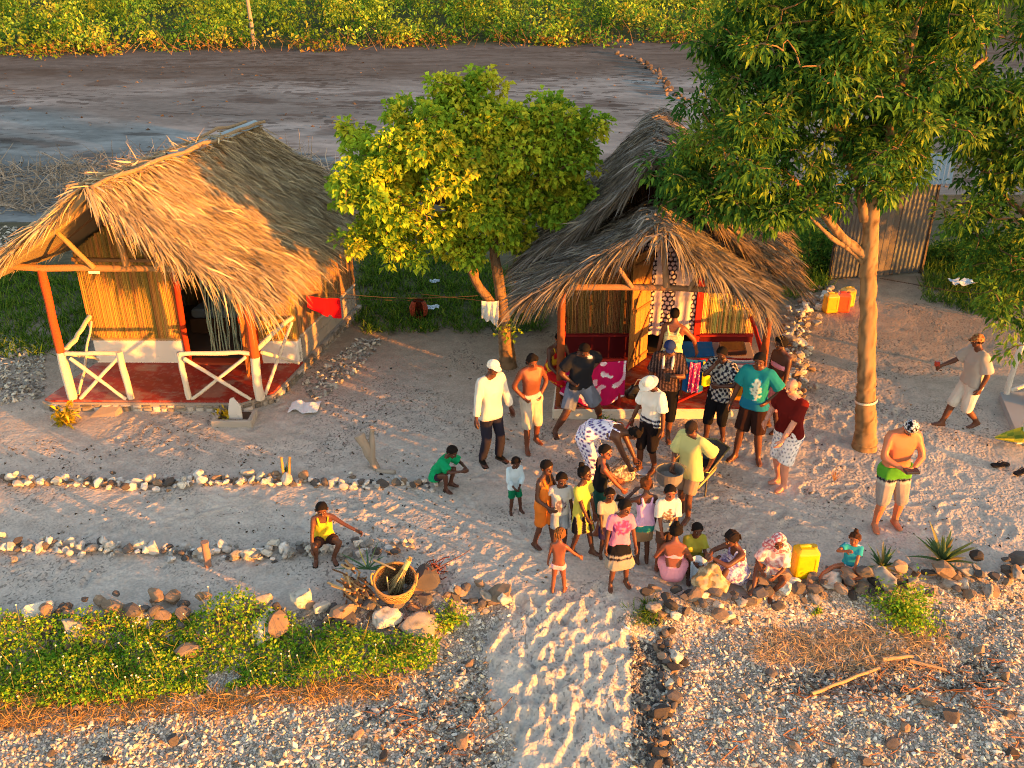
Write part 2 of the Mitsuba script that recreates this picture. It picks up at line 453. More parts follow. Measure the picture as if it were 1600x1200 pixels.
WOOD, PALE, RED = lin('#8a6a48'), lin('#b9ab98'), lin('#a03418')
STRAW_A = np.array([lin('#b3a17f'), lin('#a08e70'), lin('#c4b08a'), lin('#8d7e68')])
STRAW_B = np.array([lin('#7f766c'), lin('#6e665e'), lin('#8a7f70'), lin('#625a52'), lin('#857f7a')])
REED = lin('#a98545')

# --- the first hut, with its porch and cross-braced railing
hr = np.random.default_rng(21)
HUT = num('thatched_hut')
tag(HUT, 'tan thatched reed hut with white cross-braced porch railing, left of the yellow-green tree', 'hut')
O1, EX1, EY1 = np.array([-7.28, 13.02, 0]), np.array([1, -0.01, 0]), np.array([0.22, 0.975, 0])


def A(a, b, z=0.0):
    return O1 + EX1 * a + EY1 * b + ZUP * z


def rubble_face(parent, name, pts, z0, z1, size, cols, r, depth=0.05):
    """Courses of stones along a polyline of ground points."""
    for a, b in zip(pts[:-1], pts[1:]):
        L = np.linalg.norm(b - a)
        e = (b - a) / L
        out = np.array([e[1], -e[0], 0])
        s = 0
        while s < L - 0.03:
            w = min(r.uniform(0.6, 1.3) * size, L - s)
            z = z0
            mbx = MB()
            while z < z1 - 0.02:
                hh = min(r.uniform(0.7, 1.2) * size * 0.7, z1 - z)
                v, f = man(Manifold.hull_points(np.array([a + e * (s + w * q[0]) + out * (q[1] * depth) + ZUP * (z + hh * q[2]) for q in
                                                          ([.05, -1, .05], [.95, -1, .05], [.05, -1, .95], [.95, -1, .95], [.12, .25, .1], [.88, .2, .15], [.15, .3, .85], [.85, .25, .9], [.5, .5, .5])])))
                mbx = MB().add(v[f].reshape(-1, 3), np.arange(3 * len(f)).reshape(-1, 3), cols[r.integers(len(cols))] * r.uniform(0.7, 1.2))
                put(part(parent, name), mbx, 'matte')
                z += hh + 0.006
            s += w + 0.006


# plinth with a chamfered corner
PL = [A(0.0, 0.0), A(3.05, 0.0), A(3.42, 0.33), A(3.42, 4.2), A(-0.12, 4.2), A(-0.12, 0.05)]
cs = Manifold.extrude(m3.CrossSection([[(p[0], p[1]) for p in PL]]), 0.155)
v, f = man(cs)
put(part(HUT, 'plinth'), (v[f].reshape(-1, 3) - [0, 0, 0.02], np.arange(3 * len(f)).reshape(-1, 3)), 'matte', False, lin('#8b8178'))
inner = [A(0.02, 0.03), A(3.03, 0.03), A(3.39, 0.35), A(3.39, 1.5), A(-0.09, 1.5), A(-0.09, 0.07)]
v, f = man(Manifold.extrude(m3.CrossSection([[(p[0], p[1]) for p in inner]]), 0.03))
put(part(HUT, 'porch_floor'), (v[f].reshape(-1, 3) + [0, 0, 0.137], np.arange(3 * len(f)).reshape(-1, 3)), 'worn_paint', False, lin('#8e2a1c'))
tag(f'{HUT}__porch_floor', 'worn red painted porch floor')
rubble_face(HUT, 'plinth__stone', [A(-0.01, -0.012), A(3.05, -0.012), A(3.435, 0.32), A(3.435, 1.4)], -0.03, 0.11, 0.15, [lin('#a59a8c'), lin('#6c645c'), lin('#bdb3a6'), lin('#85796c')], hr)

WB = 1.45                                                    # the front wall's line
door_a0, door_a1 = 1.62, 2.62
for a0, a1 in ((-0.08, 1.42), (2.72, 3.36)):                 # white dwarf wall
    put(part(HUT, 'dwarf_wall'), MB().box(A(a0, WB - 0.02, 0.14), EX1 * (a1 - a0), EY1 * 0.16, ZUP * 0.44, lin('#d8d2ca'), 0.012), 'matte')
    put(part(HUT, 'sill'), MB().box(A(a0 - 0.01, WB - 0.035, 0.582), EX1 * (a1 - a0 + 0.02), EY1 * 0.10, ZUP * 0.035, lin('#a4835a'), 0.006), 'matte')
gab = lambda t: 2.05 + 1.25 * (1 - abs(t - 0.47) * 2.0)      # noqa: E731
mb = MB()
canes(mb, A(-0.1, WB), A(1.42, WB), 0.60, lambda t: gab(t * 0.44), -EY1, REED, hr)
canes(mb, A(2.72, WB), A(3.36, WB), 0.60, lambda t: gab(0.81 + t * 0.19), -EY1, REED, hr)
canes(mb, A(1.42, WB), A(2.72, WB), 2.12, lambda t: gab(0.44 + 0.37 * t), -EY1, REED * 0.8, hr)
put(part(HUT, 'reed_panel'), mb, 'matte')
tag(f'{HUT}__reed_panel', kind='stuff')
pole(part(HUT, 'rail_batten'), A(-0.1, WB - 0.05, 2.02), A(3.36, WB - 0.05, 2.04), 0.035, 0.03, WOOD, hr)
# side wall: two courses of blocks, a ledge, canes above
for s, side in ((3.36, 1), (-0.1, -1)):
    for row in range(2):
        b = WB + 0.02 + (0.18 if row else 0)
        while b < 4.1:
            w = min(0.40, 4.1 - b)
            if w > 0.08:
                put(part(HUT, 'wall_block'), MB().box(A(s - 0.14 if side > 0 else s, b, 0.17 + row * 0.205), EX1 * 0.14, EY1 * (w - 0.012), ZUP * 0.195,
                                                      lin('#8d8379') * hr.uniform(0.85, 1.12), 0.008), 'matte')
            b += w
    put(part(HUT, 'block_core'), MB().box(A(s - 0.125 if side > 0 else s + 0.015, WB + 0.03, 0.12), EX1 * 0.11, EY1 * 2.6, ZUP * 0.46, lin('#77706a')), 'matte')
    put(part(HUT, 'wall_ledge'), MB().box(A(s - 0.15 if side > 0 else s - 0.02, WB + 0.142, 0.585), EX1 * 0.17, EY1 * 2.50, ZUP * 0.035, lin('#a39a8e'), 0.006), 'matte')
    mb = canes(MB(), A(s - 0.03 * side, WB + 0.02), A(s - 0.03 * side, 4.1), 0.6, 1.95, EX1 * side, lin('#86684a'), hr)
    k = put(part(HUT, 'side_reed_panel'), mb, 'matte')
    tag(k, kind='stuff')
mb = canes(MB(), A(-0.1, 4.1), A(3.36, 4.1), 0.15, lambda t: gab(t), EY1, REED * 0.8, hr)
tag(put(part(HUT, 'back_reed_panel'), mb, 'matte'), kind='stuff')
rubble_face(HUT, 'foundation_stone', [A(3.43, 1.5), A(3.43, 4.15)], -0.04, 0.145, 0.15, [lin('#a08f7c'), lin('#6c645c'), lin('#8d8175')], hr)
# doorway
for a, nm in ((1.44, 0), (2.64, 1)):
    pole(part(HUT, 'door_post'), A(a + 0.05, WB - 0.02, 0.15), A(a + 0.05, WB - 0.02, 2.15), 0.055, 0.05, RED, hr, sides=8)
put(part(HUT, 'door_sill'), MB().box(A(1.5, WB - 0.1, 0.152), EX1 * 1.1, EY1 * 0.22, ZUP * 0.05, lin('#9c4024'), 0.01), 'matte')
put(part(HUT, 'door_lintel'), MB().box(A(1.42, WB - 0.07, 2.12), EX1 * 1.32, EY1 * 0.1, ZUP * 0.08, lin('#7b3a22'), 0.01), 'matte')
# an open plank door swung outwards to the right
D0, D1 = A(2.60, WB - 0.08, 0.2), A(2.80, WB - 0.66, 0.2)
de = unit(D1 - D0)
dn = np.cross(de, ZUP)
dl = np.linalg.norm(D1 - D0)
DOOR = part(HUT, 'door')
for k in range(4):
    put(num(DOOR + '__plank'), MB().box(D0 + de * (k * dl / 4), de * (dl / 4 - 0.006), dn * 0.025, ZUP * 1.75, lin('#84522f') * hr.uniform(0.8, 1.15), 0.004), 'matte')
for z in (0.35, 1.0, 1.6):
    put(num(DOOR + '__ledge'), MB().box(D0 + ZUP * z + dn * 0.026, de * dl, dn * 0.02, ZUP * 0.07, lin('#7c3a22'), 0.004), 'matte')
put(num(DOOR + '__brace'), MB().box(D0 + ZUP * 0.42 + dn * 0.026, de * (dl - 0.05) + ZUP * 0.58, dn * 0.018, de * 0.06, lin('#7c3a22')), 'matte')
# a curtain of hanging shell strings
CUR = part(HUT, 'string_curtain')
cr = np.random.default_rng(5)
for k in range(22):
    a = 1.88 + 0.66 * k / 21 + cr.normal() * 0.012
    z = np.linspace(2.08, 0.3 + cr.random() * 0.1, 14)
    p = np.array([A(a + 0.05 * math.sin(q * 2 + k) * (2.1 - q) * 0.3, WB + 0.02 + cr.normal() * 0.01, q) for q in z])
    put(num(CUR + '__string'), MB().tube(p, 0.011 * cr.uniform(0.7, 1.2), [lin('#8a9a82'), lin('#6f7a66'), lin('#a8a888')][k % 3], 5, rough=0.5), 'matte', True)
p = np.array([A(1.90 - 0.16 * t, WB, 2.0 - 0.45 * t) for t in np.linspace(0, 1, 5)])
put(num(CUR + '__string'), MB().tube(p, 0.012, lin('#b0a868'), 5), 'matte', True)
# inside: a floor, a low bed so that the doorway is not empty
put(part(HUT, 'room_floor'), MB().box(A(0.06, WB + 0.16, 0.138), EX1 * 3.15, EY1 * 2.45, ZUP * 0.03, lin('#5a4a40')), 'matte')
BED = part(HUT, 'bed')
put(BED + '__mattress', MB().box(A(0.9, 2.7, 0.45), EX1 * 1.6, EY1 * 1.1, ZUP * 0.18, lin('#6b7680'), 0.04), 'cloth')
put(BED + '__frame', MB().box(A(0.88, 2.68, 0.17), EX1 * 1.64, EY1 * 1.14, ZUP * 0.28, lin('#4f3a2a'), 0.01), 'matte')
# porch posts, beam, braces
for a, b, top in ((0.34, 0.10, 2.36), (3.28, 0.14, 2.08)):
    k = pole(part(HUT, 'porch_post'), A(a, b, 0.15), A(a - 0.02, b, top), 0.075, 0.062, lin('#c9bca9'), hr, split=(0.36, lin('#a84a22')), seg=9)
    tag(k, 'porch post painted white below and rust red above')
pole(part(HUT, 'porch_beam'), A(-0.15, 0.10, 2.36), A(2.95, 0.12, 2.28), 0.05, 0.045, lin('#9a7448'), hr)
pole(part(HUT, 'king_post'), A(1.62, 0.08, 2.38), A(1.55, 0.03, 3.32), 0.055, 0.05, lin('#9a7448'), hr)
pole(part(HUT, 'roof_brace'), A(1.15, 0.04, 2.36), A(0.72, -0.02, 2.98), 0.038, 0.034, lin('#a07c50'), hr)
pole(part(HUT, 'roof_brace'), A(2.05, 0.04, 2.32), A(2.3, 0.0, 2.70), 0.038, 0.034, lin('#a07c50'), hr)
# railing
rail_c = lin('#c2b6a6')


def railing(a0, a1, b0, b1, h=0.80):
    p, q = A(a0, b0, 0.15), A(a1, b1, 0.15)
    pole(part(HUT, 'rail'), p + ZUP * h, q + ZUP * h, 0.036, 0.034, rail_c, hr, bend=0.02)
    e = unit(q - p) * 0.07
    pole(part(HUT, 'rail_brace'), p + e + ZUP * 0.02, q - e + ZUP * (h - 0.06), 0.030, 0.028, rail_c, hr)
    o = unit(np.cross(q - p, ZUP)) * 0.035
    pole(part(HUT, 'rail_brace'), p + e + o + ZUP * (h - 0.06), q - e + o + ZUP * 0.02, 0.030, 0.028, rail_c, hr)


railing(0.40, 1.26, 0.08, 0.10)
railing(2.16, 3.22, 0.08, 0.12)
pole(part(HUT, 'rail_post'), A(1.26, 0.10, 0.15), A(1.22, 0.10, 0.98), 0.05, 0.05, rail_c, hr)
pole(part(HUT, 'rail_post'), A(2.18, 0.10, 0.15), A(2.14, 0.10, 0.97), 0.045, 0.045, rail_c, hr)
pole(part(HUT, 'rail'), A(0.36, 0.16, 0.98), A(-0.02, 1.40, 1.02), 0.04, 0.035, rail_c, hr, bend=0.04)
pole(part(HUT, 'rail_brace'), A(0.36, 0.2, 0.18), A(0.02, 1.36, 0.95), 0.022, 0.02, rail_c, hr, bend=0.06)
pole(part(HUT, 'rail_brace'), A(0.33, 0.2, 0.90), A(0.0, 1.36, 0.25), 0.022, 0.02, rail_c, hr, bend=0.04)
pole(part(HUT, 'rail'), A(3.30, 0.18, 0.98), A(3.34, 1.40, 1.02), 0.04, 0.036, rail_c, hr, bend=0.03)
pole(part(HUT, 'rail_brace'), A(3.32, 0.22, 0.18), A(3.34, 1.36, 0.95), 0.028, 0.026, rail_c, hr)
pole(part(HUT, 'rail_brace'), A(3.36, 0.22, 0.92), A(3.38, 1.36, 0.20), 0.028, 0.026, rail_c, hr)
# roof
RF, RB = A(1.52, -0.42, 3.62), A(1.60, 4.55, 3.52)
ROOF = part(HUT, 'roof')
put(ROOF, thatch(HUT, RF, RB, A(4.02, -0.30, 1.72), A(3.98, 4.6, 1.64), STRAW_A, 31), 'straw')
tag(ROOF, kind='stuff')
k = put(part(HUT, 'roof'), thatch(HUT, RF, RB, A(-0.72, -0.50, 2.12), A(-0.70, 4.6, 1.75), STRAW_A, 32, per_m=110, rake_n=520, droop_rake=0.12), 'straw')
tag(k, kind='stuff')
pole(part(HUT, 'rafter'), A(1.5, -0.28, 3.42), A(-0.35, -0.30, 2.20), 0.045, 0.04, lin('#a07c50'), hr)
pole(part(HUT, 'rafter'), A(1.55, -0.22, 3.38), A(3.5, -0.16, 1.92), 0.045, 0.04, lin('#a07c50'), hr)
pole(part(HUT, 'rafter'), A(1.5, 0.75, 3.40), A(-0.35, 0.75, 2.12), 0.045, 0.04, lin('#6d5236'), hr)
pole(part(HUT, 'rafter'), A(1.55, 0.75, 3.40), A(3.5, 0.75, 1.88), 0.045, 0.04, lin('#6d5236'), hr)
# ridge: a metal cap held by two long poles
RIDGE = part(HUT, 'ridge_cap')
cu = np.linspace(0.42, 1.0, 24)
mb = MB()
for k in range(23):
    p, q = RF + (RB - RF) * cu[k], RF + (RB - RF) * cu[k + 1]
    for s in (1, -1):
        o = np.array([0.15 * s, 0, -0.085])
        mb.add([p + ZUP * 0.09, q + ZUP * 0.09, q + o + ZUP * 0.09, p + o + ZUP * 0.09], [[0, 1, 2, 3]], lin('#8d989c') * (0.85 + 0.2 * hr.random()))
put(RIDGE + '__sheet', mb, 'metal')
for s in (-0.17, 0.17):
    for t0, t1 in ((0.0, 0.55), (0.45, 1.0)):
        pole(num(RIDGE + '__pole'), RF + (RB - RF) * t0 + np.array([s + hr.normal() * .01, 0, 0.06]), RF + (RB - RF) * t1 + np.array([s, 0, 0.06]), 0.032, 0.026, lin('#8a7358'), hr, bend=0.02, seg=10)
for t in np.linspace(0.08, 0.95, 8):
    p = RF + (RB - RF) * t
    pole(num(RIDGE + '__cross_stick'), p + [-0.26, 0.04, 0.04], p + [0.27, -0.05, 0.05], 0.014, 0.012, lin('#8a7358'), hr, seg=4, sides=5)
mb = MB()
n = 420
u = hr.random(n) * 0.72
mb.add(*strips(RF + (RB - RF) * u[:, None] + hr.normal(size=(n, 3)) * [0.1, 0.05, 0.02] + [0, 0, 0.06], unit(hr.normal(size=(n, 3)) * [1, 0.8, 0.15]), hr.uniform(0.15, 0.4, n), hr.uniform(0.012, 0.03, n), np.zeros(n), hr.uniform(0, 0.06, n), STRAW_A[hr.integers(0, 4, n)] * hr.uniform(0.7, 1.3, n)[:, None], hr))
tag(put(RIDGE + '__loose_thatch', mb, 'straw'), kind='stuff')
put(part(HUT, 'number_plate'), MB().box(A(1.06, 0.045, 2.27), EX1 * 0.16, EY1 * -0.012, ZUP * 0.04, lin('#d5cfc4')), 'matte')

# --- the second hut, with a lower porch roof and red woodwork
h2 = np.random.default_rng(22)
HUT2 = num('thatched_hut')
tag(HUT2, 'grey thatched hut with two-tier roof and red painted porch behind the crowd of people', 'hut')
O2, EX2, EY2 = np.array([0.62, 12.75, 0]), np.array([1, 0, 0]), np.array([0.10, 0.99, 0])


def B(a, b, z=0.0):
    return O2 + EX2 * a + EY2 * b + ZUP * z


put(part(HUT2, 'plinth'), MB().box(B(0, 0, -0.03), EX2 * 3.30, EY2 * 5.1, ZUP * 0.19, lin('#c9c0b2'), 0.02), 'matte')
put(part(HUT2, 'porch_floor'), MB().box(B(0.03, 0.02, 0.15), EX2 * 3.24, EY2 * 2.0, ZUP * 0.025, lin('#66160f')), 'worn_paint')
W2 = 1.9
mb = canes(MB(), B(0.05, W2), B(1.22, W2), 0.62, 2.15, -EY2, lin('#8d6a40'), h2)
tag(put(part(HUT2, 'reed_panel'), mb, 'matte'), kind='stuff')
mb = canes(MB(), B(2.32, W2), B(3.26, W2), 0.62, 1.95, -EY2, lin('#d6b468'), h2)  # paler than the left reeds: sunlight on this end painted into the colour
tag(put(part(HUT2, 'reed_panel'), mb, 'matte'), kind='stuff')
mb = canes(MB(), B(0.05, W2 + 0.06), B(3.26, W2 + 0.06), 2.1, lambda t: 2.2 + 1.35 * (1 - abs(2 * t - 1)), -EY2, lin('#3a2c1e'), h2)  # near-black reeds: shade under the roof overhang painted into their colour
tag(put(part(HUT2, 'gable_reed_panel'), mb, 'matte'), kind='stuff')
for a in (3.26, 0.05):
    mb = canes(MB(), B(a, W2), B(a, 5.0), 0.16, 1.9, EX2 * (1 if a > 1 else -1), lin('#7d5f3e'), h2)
    tag(put(part(HUT2, 'side_reed_panel'), mb, 'matte'), kind='stuff')
mb = canes(MB(), B(0.05, 5.0), B(3.26, 5.0), 0.16, lambda t: 2.0 + 1.6 * (1 - abs(2 * t - 1)), EY2, lin('#7d5f3e'), h2)
tag(put(part(HUT2, 'back_reed_panel'), mb, 'matte'), kind='stuff')
for a0, a1 in ((0.05, 1.22), (2.36, 3.28)):
    put(part(HUT2, 'dwarf_wall'), MB().box(B(a0, W2 - 0.04, 0.16), EX2 * (a1 - a0), EY2 * 0.14, ZUP * 0.42, lin('#541014'), 0.01), 'matte')
    put(part(HUT2, 'wall_shelf'), MB().box(B(a0, W2 - 0.10, 0.585), EX2 * (a1 - a0), EY2 * 0.2, ZUP * 0.035, lin('#7d2024'), 0.006), 'matte')
put(part(HUT2, 'door_post'), MB().box(B(2.27, W2 - 0.06, 0.16), EX2 * 0.10, EY2 * 0.1, ZUP * 2.1, lin('#c22a20'), 0.008), 'matte')
put(part(HUT2, 'door_post'), MB().box(B(1.225, W2 - 0.05, 0.16), EX2 * 0.07, EY2 * 0.1, ZUP * 2.1, lin('#8a5a30'), 0.008), 'matte')
put(part(HUT2, 'door_lintel'), MB().box(B(1.15, W2 - 0.075, 2.255), EX2 * 1.3, EY2 * 0.1, ZUP * 0.08, lin('#6e4a2c'), 0.008), 'matte')
# plank door, standing half open
DOOR = part(HUT2, 'door')
D0, D1 = B(1.18, W2 - 0.62, 0.2), B(1.50, W2 - 0.09, 0.2)
de = unit(D1 - D0)
dl = np.linalg.norm(D1 - D0)
dn = np.array([de[1], -de[0], 0])
for k in range(4):
    put(num(DOOR + '__plank'), MB().box(D0 + de * (k * dl / 4), de * (dl / 4 - 0.006), -dn * 0.024, ZUP * 1.98, lin('#a07440') * h2.uniform(0.85, 1.12), 0.004), 'matte')
for z in (0.10, 1.0, 1.8):
    put(num(DOOR + '__ledge'), MB().box(D0 + ZUP * z + dn * 0.001, de * dl, dn * 0.018, ZUP * 0.05, lin('#8c6238'), 0.004), 'matte')
for z in (0.15, 1.05):
    put(num(DOOR + '__brace'), MB().box(D0 + ZUP * z + dn * 0.001, de * (dl - 0.05) + ZUP * 0.72, dn * 0.016, de * 0.05, lin('#6e4a2c')), 'matte')
# porch posts and beams
for a, b, top in ((0.10, 0.12, 2.05), (3.18, 0.12, 1.62)):
    pole(part(HUT2, 'porch_post'), B(a, b, 0.16), B(a, b, top), 0.06, 0.055, lin('#7d4426'), h2)
pole(part(HUT2, 'porch_beam'), B(0.0, 0.10, 2.14), B(2.72, 0.12, 2.08), 0.05, 0.045, lin('#8d6a4c'), h2)
pole(part(HUT2, 'king_post'), B(1.62, 0.11, 2.14), B(1.5, 0.06, 2.9), 0.05, 0.045, lin('#93745a'), h2)
pole(part(HUT2, 'roof_brace'), B(1.12, 0.08, 2.14), B(0.90, 0.04, 2.46), 0.034, 0.03, lin('#93745a'), h2)
pole(part(HUT2, 'roof_brace'), B(1.95, 0.08, 2.10), B(2.08, 0.04, 2.42), 0.034, 0.03, lin('#93745a'), h2)
red2 = lin('#94241a')
for a in (0.12, 1.02, 1.86, 2.42, 3.18):
    pole(part(HUT2, 'rail_post'), B(a, 0.14, 0.17), B(a, 0.14, 0.92), 0.045, 0.042, red2, h2)
for a0, a1 in ((0.12, 1.06), (1.84, 3.2)):
    pole(part(HUT2, 'rail'), B(a0, 0.14, 0.92), B(a1, 0.14, 0.93), 0.036, 0.034, red2, h2)
    pole(part(HUT2, 'rail_brace'), B(a0 + 0.05, 0.14, 0.2), B(a1 - 0.05, 0.14, 0.86), 0.026, 0.026, red2, h2)
    pole(part(HUT2, 'rail_brace'), B(a0 + 0.05, 0.18, 0.86), B(a1 - 0.05, 0.18, 0.2), 0.026, 0.026, red2, h2)
pole(part(HUT2, 'rail'), B(3.2, 0.16, 0.92), B(3.22, W2 - 0.05, 0.92), 0.036, 0.034, red2, h2)
pole(part(HUT2, 'rail'), B(0.1, 0.16, 0.92), B(0.08, W2 - 0.05, 0.92), 0.036, 0.034, red2, h2)
# porch roof, then the main roof above it
P1, P2 = B(1.42, -0.38, 3.22), B(1.50, 1.6, 2.98)
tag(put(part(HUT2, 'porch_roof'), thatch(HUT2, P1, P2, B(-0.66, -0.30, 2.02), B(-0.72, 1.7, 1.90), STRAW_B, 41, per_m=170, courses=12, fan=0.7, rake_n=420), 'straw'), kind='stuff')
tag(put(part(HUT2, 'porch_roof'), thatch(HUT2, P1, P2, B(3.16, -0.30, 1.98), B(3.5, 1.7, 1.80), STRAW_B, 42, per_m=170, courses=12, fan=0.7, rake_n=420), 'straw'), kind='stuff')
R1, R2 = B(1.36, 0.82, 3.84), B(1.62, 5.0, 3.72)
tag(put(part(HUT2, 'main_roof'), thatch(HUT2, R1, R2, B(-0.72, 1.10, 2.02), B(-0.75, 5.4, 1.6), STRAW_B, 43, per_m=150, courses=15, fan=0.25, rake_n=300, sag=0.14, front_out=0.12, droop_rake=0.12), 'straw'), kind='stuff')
tag(put(part(HUT2, 'main_roof'), thatch(HUT2, R1, R2, B(3.95, 1.05, 1.66), B(4.25, 5.4, 1.5), STRAW_B * [1.08, 0.95, 0.8], 44, per_m=170, courses=15, fan=0.25, rake_n=300, sag=0.14, front_out=0.12, droop_rake=0.12), 'straw'), kind='stuff')  # this slope tinted warmer: orange sunlight put into the straw colour
mb = MB()
n = 700
u, s = h2.random(n), np.where(h2.random(n) < 0.5, -1, 1)
mb.add(*strips(R1 + (R2 - R1) * u[:, None] + [0, 0, 0.05] + h2.normal(size=(n, 3)) * [0.05, 0.05, 0.015], unit(np.stack([s * h2.uniform(0.6, 1, n), h2.normal(size=n) * 0.2 - 0.25, -0.35 + 0 * u], -1)),
               h2.uniform(0.3, 0.6, n), h2.uniform(0.016, 0.036, n), h2.uniform(0.02, 0.06, n), h2.uniform(0.05, 0.2, n), STRAW_B[h2.integers(0, 5, n)] * h2.uniform(0.8, 1.5, n)[:, None], h2))
tag(put(part(HUT2, 'ridge_thatch'), mb, 'straw'), kind='stuff')
mb = MB()
n = 150
a = h2.uniform(-1.4, 1.4, n)
mb.add(*strips(P1 + [0, 0.05, 0.04] + h2.normal(size=(n, 3)) * [0.06, 0.25, 0.02], unit(np.stack([np.sin(a), -np.cos(a) * 0.6, -0.35 + 0 * a], -1)), h2.uniform(0.25, 0.5, n), h2.uniform(0.016, 0.03, n), h2.uniform(0.04, 0.1, n), h2.uniform(0.1, 0.25, n),
               STRAW_B[h2.integers(0, 5, n)] * h2.uniform(0.8, 1.5, n)[:, None], h2))
tag(put(part(HUT2, 'porch_crest_thatch'), mb, 'straw'), kind='stuff')
# inside floor
put(part(HUT2, 'room_floor'), MB().box(B(0.12, W2 + 0.15, 0.162), EX2 * 3.05, EY2 * 2.8, ZUP * 0.02, lin('#4a3a30')), 'matte')

# ---------------------------------------------------------------- trees, shrubs and grass
def leaves(p, d, length, width, col, r, fold=0.25, curl=0.25, shape=1.0):
    """Leaf-shaped folded blades (4 triangles): base p, direction d (n, 3)."""
    side = unit(np.cross(d, r.normal(size=(len(p), 3)) * 0.5 + ZUP))
    up = np.cross(side, d)
    L, W = length[:, None], width[:, None]
    mid = p + d * L * 0.5 + up * L * curl * 0.15
    tip = p + d * L - up * L * curl * 0.3 - ZUP * L * 0.15
    m = p + d * L * (0.42 + 0.08 * shape) + up * W * fold
    v = np.stack([p, m - side * W * 0.5, m + side * W * 0.5, tip, mid], 1)
    f = np.array([[0, 1, 4], [0, 4, 2], [1, 3, 4], [4, 3, 2]])
    F = (np.arange(len(p))[:, None, None] * 5 + f[None]).reshape(-1, 3)
    return v.reshape(-1, 3), F, np.repeat(col, 5, 0)


def grow(key, base, stems, lobes, n_clusters, per, leaf, cols, bark, seed, twig=0.010, surface=0.55, droop=0.3, spread=0.16, tuft=(0.22, 0.42)):
    """Trunk and limbs (polylines with radii), a crown of leaf clusters filling the lobes [(centre, radii, weight)], twigs joining them."""
    r = np.random.default_rng(seed)
    mb = MB()
    nodes = []
    for pts, r0, r1 in stems:
        p = np.asarray(pts, float)
        t = np.linspace(0, 1, len(p))
        tt = np.linspace(0, 1, max(12, len(p) * 14))
        q = np.stack([np.interp(tt, t, p[:, k]) for k in range(3)], 1)
        for _ in range(6):
            q[1:-1] = (q[:-2] + 2 * q[1:-1] + q[2:]) / 4
        q[1:-1] += r.normal(size=(len(q) - 2, 3)) * 0.06 * r1
        zz = q[:, 2] - base[2]
        rad = np.linspace(r0, r1, len(q)) * r.uniform(0.985, 1.015, len(q)) * (1 + 0.20 * np.exp(-np.clip(zz + 0.1, 0, 9) / 0.3))
        mb.tube(q, rad, bark, 20, rough=0.02)
        nodes.append(q[len(q) // 3:])
    nodes = np.vstack(nodes)
    sub = []
    for c_, r_, w_ in lobes:                       # each lobe breaks up into tufts with gaps between them
        m = int(np.clip(26 * np.prod(r_) ** (2 / 3), 4, 30))
        dd = unit(r.normal(size=(m, 3)))
        for e in dd:
            s_ = r.uniform(*tuft) * min(1.0, 0.45 + np.mean(r_) * 0.6)
            sub.append((np.asarray(c_) + np.asarray(r_) * e * r.uniform(0.55, 1.05), np.array([s_, s_, s_ * 0.62]), s_ ** 2))
    lobes = sub
    w = np.array([l[2] for l in lobes], float)
    pick = r.choice(len(lobes), n_clusters, p=w / w.sum())
    C = np.array([l[0] for l in lobes])[pick]
    R = np.array([l[1] for l in lobes])[pick]
    d = unit(r.normal(size=(n_clusters, 3)))
    rad = np.where(r.random(n_clusters) < surface, r.uniform(0.82, 1.08, n_clusters), r.uniform(0.3, 1.0, n_clusters) ** 0.6)
    P = C + R * d * rad[:, None]
    tw = MB()
    order = np.argsort([np.min(((nodes - q) ** 2).sum(1)) for q in P])
    have = list(nodes)
    for i in order:
        H = np.array(have)
        j = np.argmin(((H - P[i]) ** 2).sum(1))
        a, b = H[j], P[i]
        m = (a + b) / 2 + r.normal(size=3) * 0.10 * np.linalg.norm(b - a) + [0, 0, 0.06 * np.linalg.norm(b - a)]
        L = np.linalg.norm(b - a)
        tw.tube([a, m, b], [twig * (0.8 + 1.3 * L), twig * (0.7 + 0.8 * L), twig * 0.5], bark * 0.9, 4, cap=False)
        have += [m, b]
    v, f, c = mb.get()
    v = v + trimesh.Trimesh(v, f, process=False).vertex_normals * (0.022 * (meshkit.fbm(v * [13, 13, 3.5], 3, 6) - 0.5) + 0.02 * np.clip(meshkit.noise(v * [5, 5, 4], 9) - 0.72, 0, 1))[:, None] * min(1.0, stems[0][1] / 0.15)
    c = c * (0.5 + 0.9 * meshkit.fbm(v * [16, 16, 5], 4, 2))[:, None] * np.where(meshkit.noise(v * [22, 22, 9], 5) > 0.78, 0.55, 1.0)[:, None] * np.where(np.abs(meshkit.noise(v * [26, 26, 5], 8) - 0.5) < 0.05, 0.6, 1.0)[:, None]
    put(f'{key}__trunk', (v, f), 'matte', True, np.clip(c, 0, 1))
    tag(put(f'{key}__branches', tw, 'matte', True), kind='stuff')
    n = n_clusters * per
    cl = np.repeat(np.arange(n_clusters), per)
    axis = unit(d[cl] * 0.7 + np.array([0, 0, 0.45]))
    off = unit(r.normal(size=(n, 3)))
    dirs = unit(off + axis * 0.6 - ZUP * droop)
    pos = P[cl] + off * (spread * r.random((n, 1)) ** 0.7)
    tone = cols[r.integers(0, len(cols), n_clusters)][cl] * r.uniform(0.7, 1.35, n)[:, None]
    L = r.uniform(0.7, 1.2, n) * leaf[0]
    mb = MB()
    mb.add(*leaves(pos, dirs, L, L * leaf[1] * r.uniform(0.8, 1.2, n), np.clip(tone, 0, 1), r, shape=leaf[2]))
    tag(put(f'{key}__crown', mb, 'leafy'), kind='stuff')
    return key


